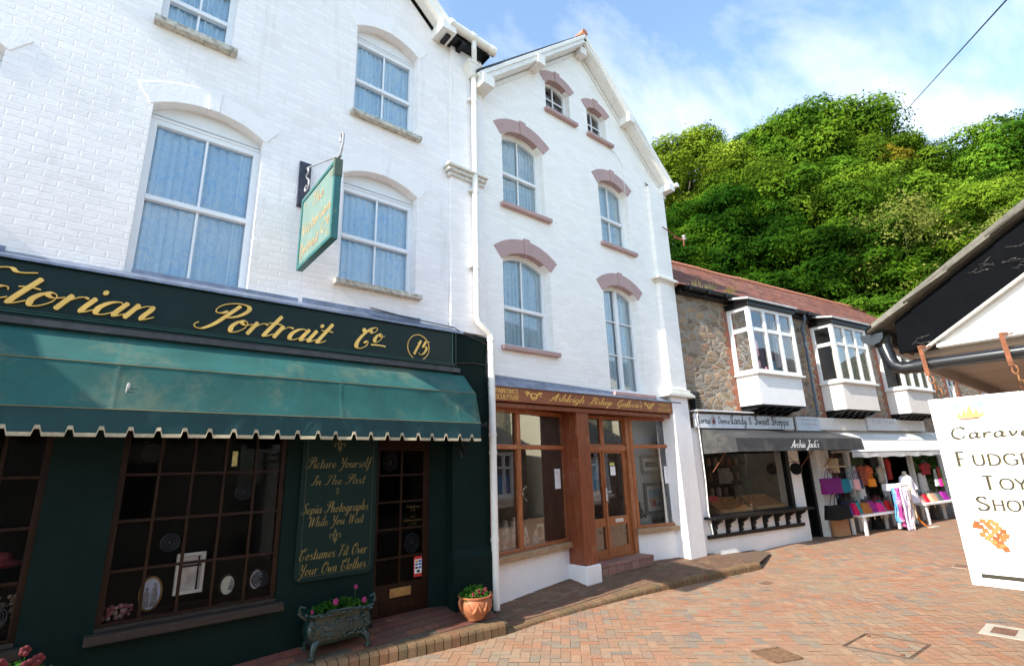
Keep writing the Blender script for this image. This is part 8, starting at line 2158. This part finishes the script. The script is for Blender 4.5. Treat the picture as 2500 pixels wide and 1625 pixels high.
    blk = pmat('black_frame', (.015,.015,.017), .4); silver = pmat('silver_frame', (.42,.42,.42), .35, metal=.5, var=.2); gry = pmat('pewter_frame', (.22,.22,.22), .4, metal=.4, var=.2)
    dk = pmat('dark_sea_print', (.03,.04,.05), .5, var=.5, vscale=9); gr = pmat('green_print', (.20,.42,.03), .5, var=.3); sky_p = pmat('blue_sky_print', (.30,.55,.72), .5, var=.3, vscale=6); sand = pmat('sand_print', (.62,.50,.30), .5, var=.25, vscale=12); redp = pmat('red_figure_print', (.55,.08,.05), .5, var=.5, vscale=20); whp = pmat('pale_figure_print', (.66,.60,.58), .5, var=.3, vscale=20); seap = pmat('sea_print', (.10,.34,.52), .5, var=.4, vscale=8)
    picture('small black and white framed picture in the left gallery window', PL2, 1.40, 1.68, .77, 1.09, .30, blk, .045, [(0,1,0,1,dk),(.45,.8,.05,.2,gr)], .035)
    PP = PA(6.60)
    picture('wide silver framed dark seascape on the gallery window panel', PP, 8.86, 9.56, 1.76, 2.13, 0, silver, .07, [(0,1,0,1,dk),(.2,.8,.42,.5,pmat('grey_streak', (.25,.28,.3), .5))], .06)
    picture('large pewter framed beach painting with a seated figure', PP, 8.88, 9.60, .97, 1.58, 0, gry, .08, [(0,1,.55,1,sky_p),(0,1,.40,.56,sand),(0,1,0,.41,pmat('beach_cloth_print', (.60,.42,.44), .5, var=.5, vscale=14)),(.45,.75,.12,.68,whp),(.28,.5,.05,.38,redp),(.6,.95,.05,.2,seap)], .06)
    picture('tall seaside painting hanging inside the gallery door', PA(6.9), 7.62, 8.34, 1.25, 2.12, 0, silver, .05, [(0,1,.5,1,sky_p),(0,1,.22,.51,seap),(0,1,0,.23,sand),(.3,.42,.1,.8,redp),(.5,.6,.15,.6,whp)], .05)
    def notice(label, P, x0, x1, z0, z1, d, lines):
        root = thing('notice', label, 'notice', P((x0+x1)/2, z0, d)); b = MB(); b.poly(rect(x0,x1,z0,z1), P, d, d+.002); b.build('sheet', paper, root)
        t = MB(); z = z1-.07
        for i, tx in enumerate(lines):
            h = .034 if i == 0 else .014
            text_mb(tx, 'sans', x0+.02, z, h, lambda a, b_, dd=0.0: P(a, b_, d+dd), width=(x1-x0-.04)*(1 if i else .8), mb=t, lift=.0015); z -= .045 if i == 0 else .03
        t.build('lettering', pmat('pink_ink', (.50,.22,.30), .6), root)
    notice('paper SALE notice on the left gallery window beside the post', PL2, 1.66, 1.815, 1.60, 1.92, .035, ['SALE', 'all stock', 'reduced', 'please', 'ask inside'])
    notice('paper SALE notice on the right gallery window', PR2, .80, 1.03, 1.57, 1.90, .035, ['SALE', 'all paintings', 'reduced', 'ask inside'])
    bz = pmat('dark_bronze', (.05,.04,.03), .3, metal=.6, var=.4)
    root = thing('figurine', 'bronze seated figure on a white plinth in the right gallery window', 'figurine', (8.72, 6.62, .80)); m = MB(); m.box(8.62, 8.94, 6.55, 6.75, .80, .92); m.build('plinth', paper, root)
    m = MB(); m.tube([(8.70,6.62,.92),(8.70,6.62,1.02),(8.72,6.62,1.10),(8.71,6.62,1.16)], [.05,.045,.035,.02], 9); m.sphere((8.715,6.62,1.19), .028, 9, 6); m.tube([(8.72,6.61,1.09),(8.77,6.58,1.03),(8.74,6.57,.98)], .012, 6); m.tube([(8.70,6.60,.95),(8.78,6.56,.98),(8.80,6.56,.93)], .018, 6); m.build('figure', bz, root, smooth=True)
    for i, (x, h) in enumerate(((9.02,.12),(9.12,.16),(9.22,.13),(9.33,.10))):
        m = MB(); m.tube([(x,6.55,.80),(x+.01,6.55,.80+h*.6),(x-.01,6.55,.80+h)], [.03,.018,.01], 7); m.sphere((x+.015,6.55,.80+h*.8), (.03,.015,.02), 7, 5); tag(m.build('figurine', bz, None, loc=(x,6.55,.80), smooth=True), 'small bronze figurine in a row on the right gallery window bed', 'figurine', 'small bronzes in the gallery window')
    root = thing('sculpture', 'silvery abstract sculpture on a dark stand in the left gallery window', 'sculpture', PL2(1.30,.76,.42)); m = MB(); c = PL2(1.30, 1.52, .42)
    for k in range(9): a = k*.7; m.sphere((c[0]+.05*math.cos(a), c[1]+.02*math.sin(a*1.7), c[2]-.10+.028*k), (.035,.03,.04), 8, 6)
    m.build('figure', pmat('silver_metal', (.5,.5,.5), .15, metal=.9), root, smooth=True); m = MB(); m.box(c[0]-.04,c[0]+.04,c[1]-.04,c[1]+.04,.76,1.42); m.build('stand', dark_in, root)
window_goods()

def street_furniture():
    z = .0075
    root = thing('drain_grate', 'rusty iron drain grate set in the brick paving', 'drain grate', (5.83, 2.86, 0))
    ang = rad(24); ca, sa = math.cos(ang), math.sin(ang)
    def P(a, b): return (5.81+a*ca+b*sa, 2.86+b*ca-a*sa)
    m = MB(); w = .165
    m.add([(*P(-w,-w),.006),(*P(w,-w),.006),(*P(w,w),.006),(*P(-w,w),.006)], [(0,1,2,3)]); m.build('pit', dark_in, root)
    f = MB(); 
    for a0, b0, a1, b1 in ((-w,-w,w,-w),(w,-w,w,w),(w,w,-w,w),(-w,w,-w,-w)): f.obox((*P(a0,b0),.012), (*P(a1,b1),.012), .03, .014)
    for k in range(9): q = -w+.03+k*.034; f.obox((*P(q,-w+.01),.011), (*P(q,w-.01),.011), .016, .010)
    f.build('bars', pmat('rusty_grate', (.16,.09,.05), .8, var=.4, vscale=30), root)
    root = thing('access_cover', 'square access cover outline let into the brick paving', 'access cover', (6.9, 2.2, 0))
    f = MB(); c = [(6.56,2.5),(7.18,2.47),(7.22,1.90),(6.61,1.93)]
    for a, b in zip(c, c[1:]+c[:1]): f.obox((a[0],a[1],.0085), (b[0],b[1],.0085), .007, .006)
    for a, b in zip(c, c[1:]+c[:1]): f.obox((a[0]+.022,a[1]-.02,.008), (b[0]+.022,b[1]-.02,.008), .006, .008)
    f.build('frame', pmat('dark_iron_edge', (.10,.07,.05), .8), root)
    h = MB(); h.box(7.08,7.13,2.40,2.43,.0085,.0125); h.box(6.66,6.71,1.98,2.01,.0085,.0125); h.build('lifting_key', rust, root)
    for (x, y, s, lab) in ((10.55,5.20,.10,'small iron stop cover near the end of the raised pavement'),(8.93,4.40,.11,'small brown stop cover in the paving off the kerb'),(11.83,2.40,.12,'small brown stop cover far out in the street')):
        root = thing('stop_cover', lab, 'stop cover', (x, y, 0)); zz = street_z(x, y)+.008
        m = MB(); m.box(x-s*1.2, x+s*1.2, y-s*.7, y+s*.7, zz-.01, zz+.003); m.build('lid', pmat('brown_lid', (.17,.085,.055), .8, var=.3), root); m = MB(); m.box(x-s*1.35, x+s*1.35, y-s*.85, y+s*.85, zz-.012, zz+.0); m.build('frame', pmat('lid_edge', (.30,.24,.17), .8), root)
    root = thing('stone_surround', 'pale stone surround with a brown lid at the right edge of the street', 'access cover', (8.3, 1.45, 0))
    m = MB(); ring(m, [(8.05,1.25),(8.55,1.25),(8.55,1.62),(8.05,1.62)], [(8.14,1.33),(8.46,1.33),(8.46,1.54),(8.14,1.54)], lambda x, y, d=0.0: (x, y, .012-d), 0, .02); m.build('surround', pmat('pale_stone', (.40,.37,.31), .8, var=.12), root)
    m = MB(); m.box(8.14, 8.46, 1.33, 1.54, -.01, .009); m.build('lid', pmat('brown_lid', (.17,.085,.055), .8, var=.3), root)
    root = thing('ground_plate', 'pale metal plate on the paving beside the scarf stand', 'plate', (7.9, -.75, .12), FC); m = MB(); m.box(7.65, 8.12, -.86, -.74, .10, .131); m.build('plate', pmat('pale_plate', (.5,.47,.40), .7), root, FC)
street_furniture()
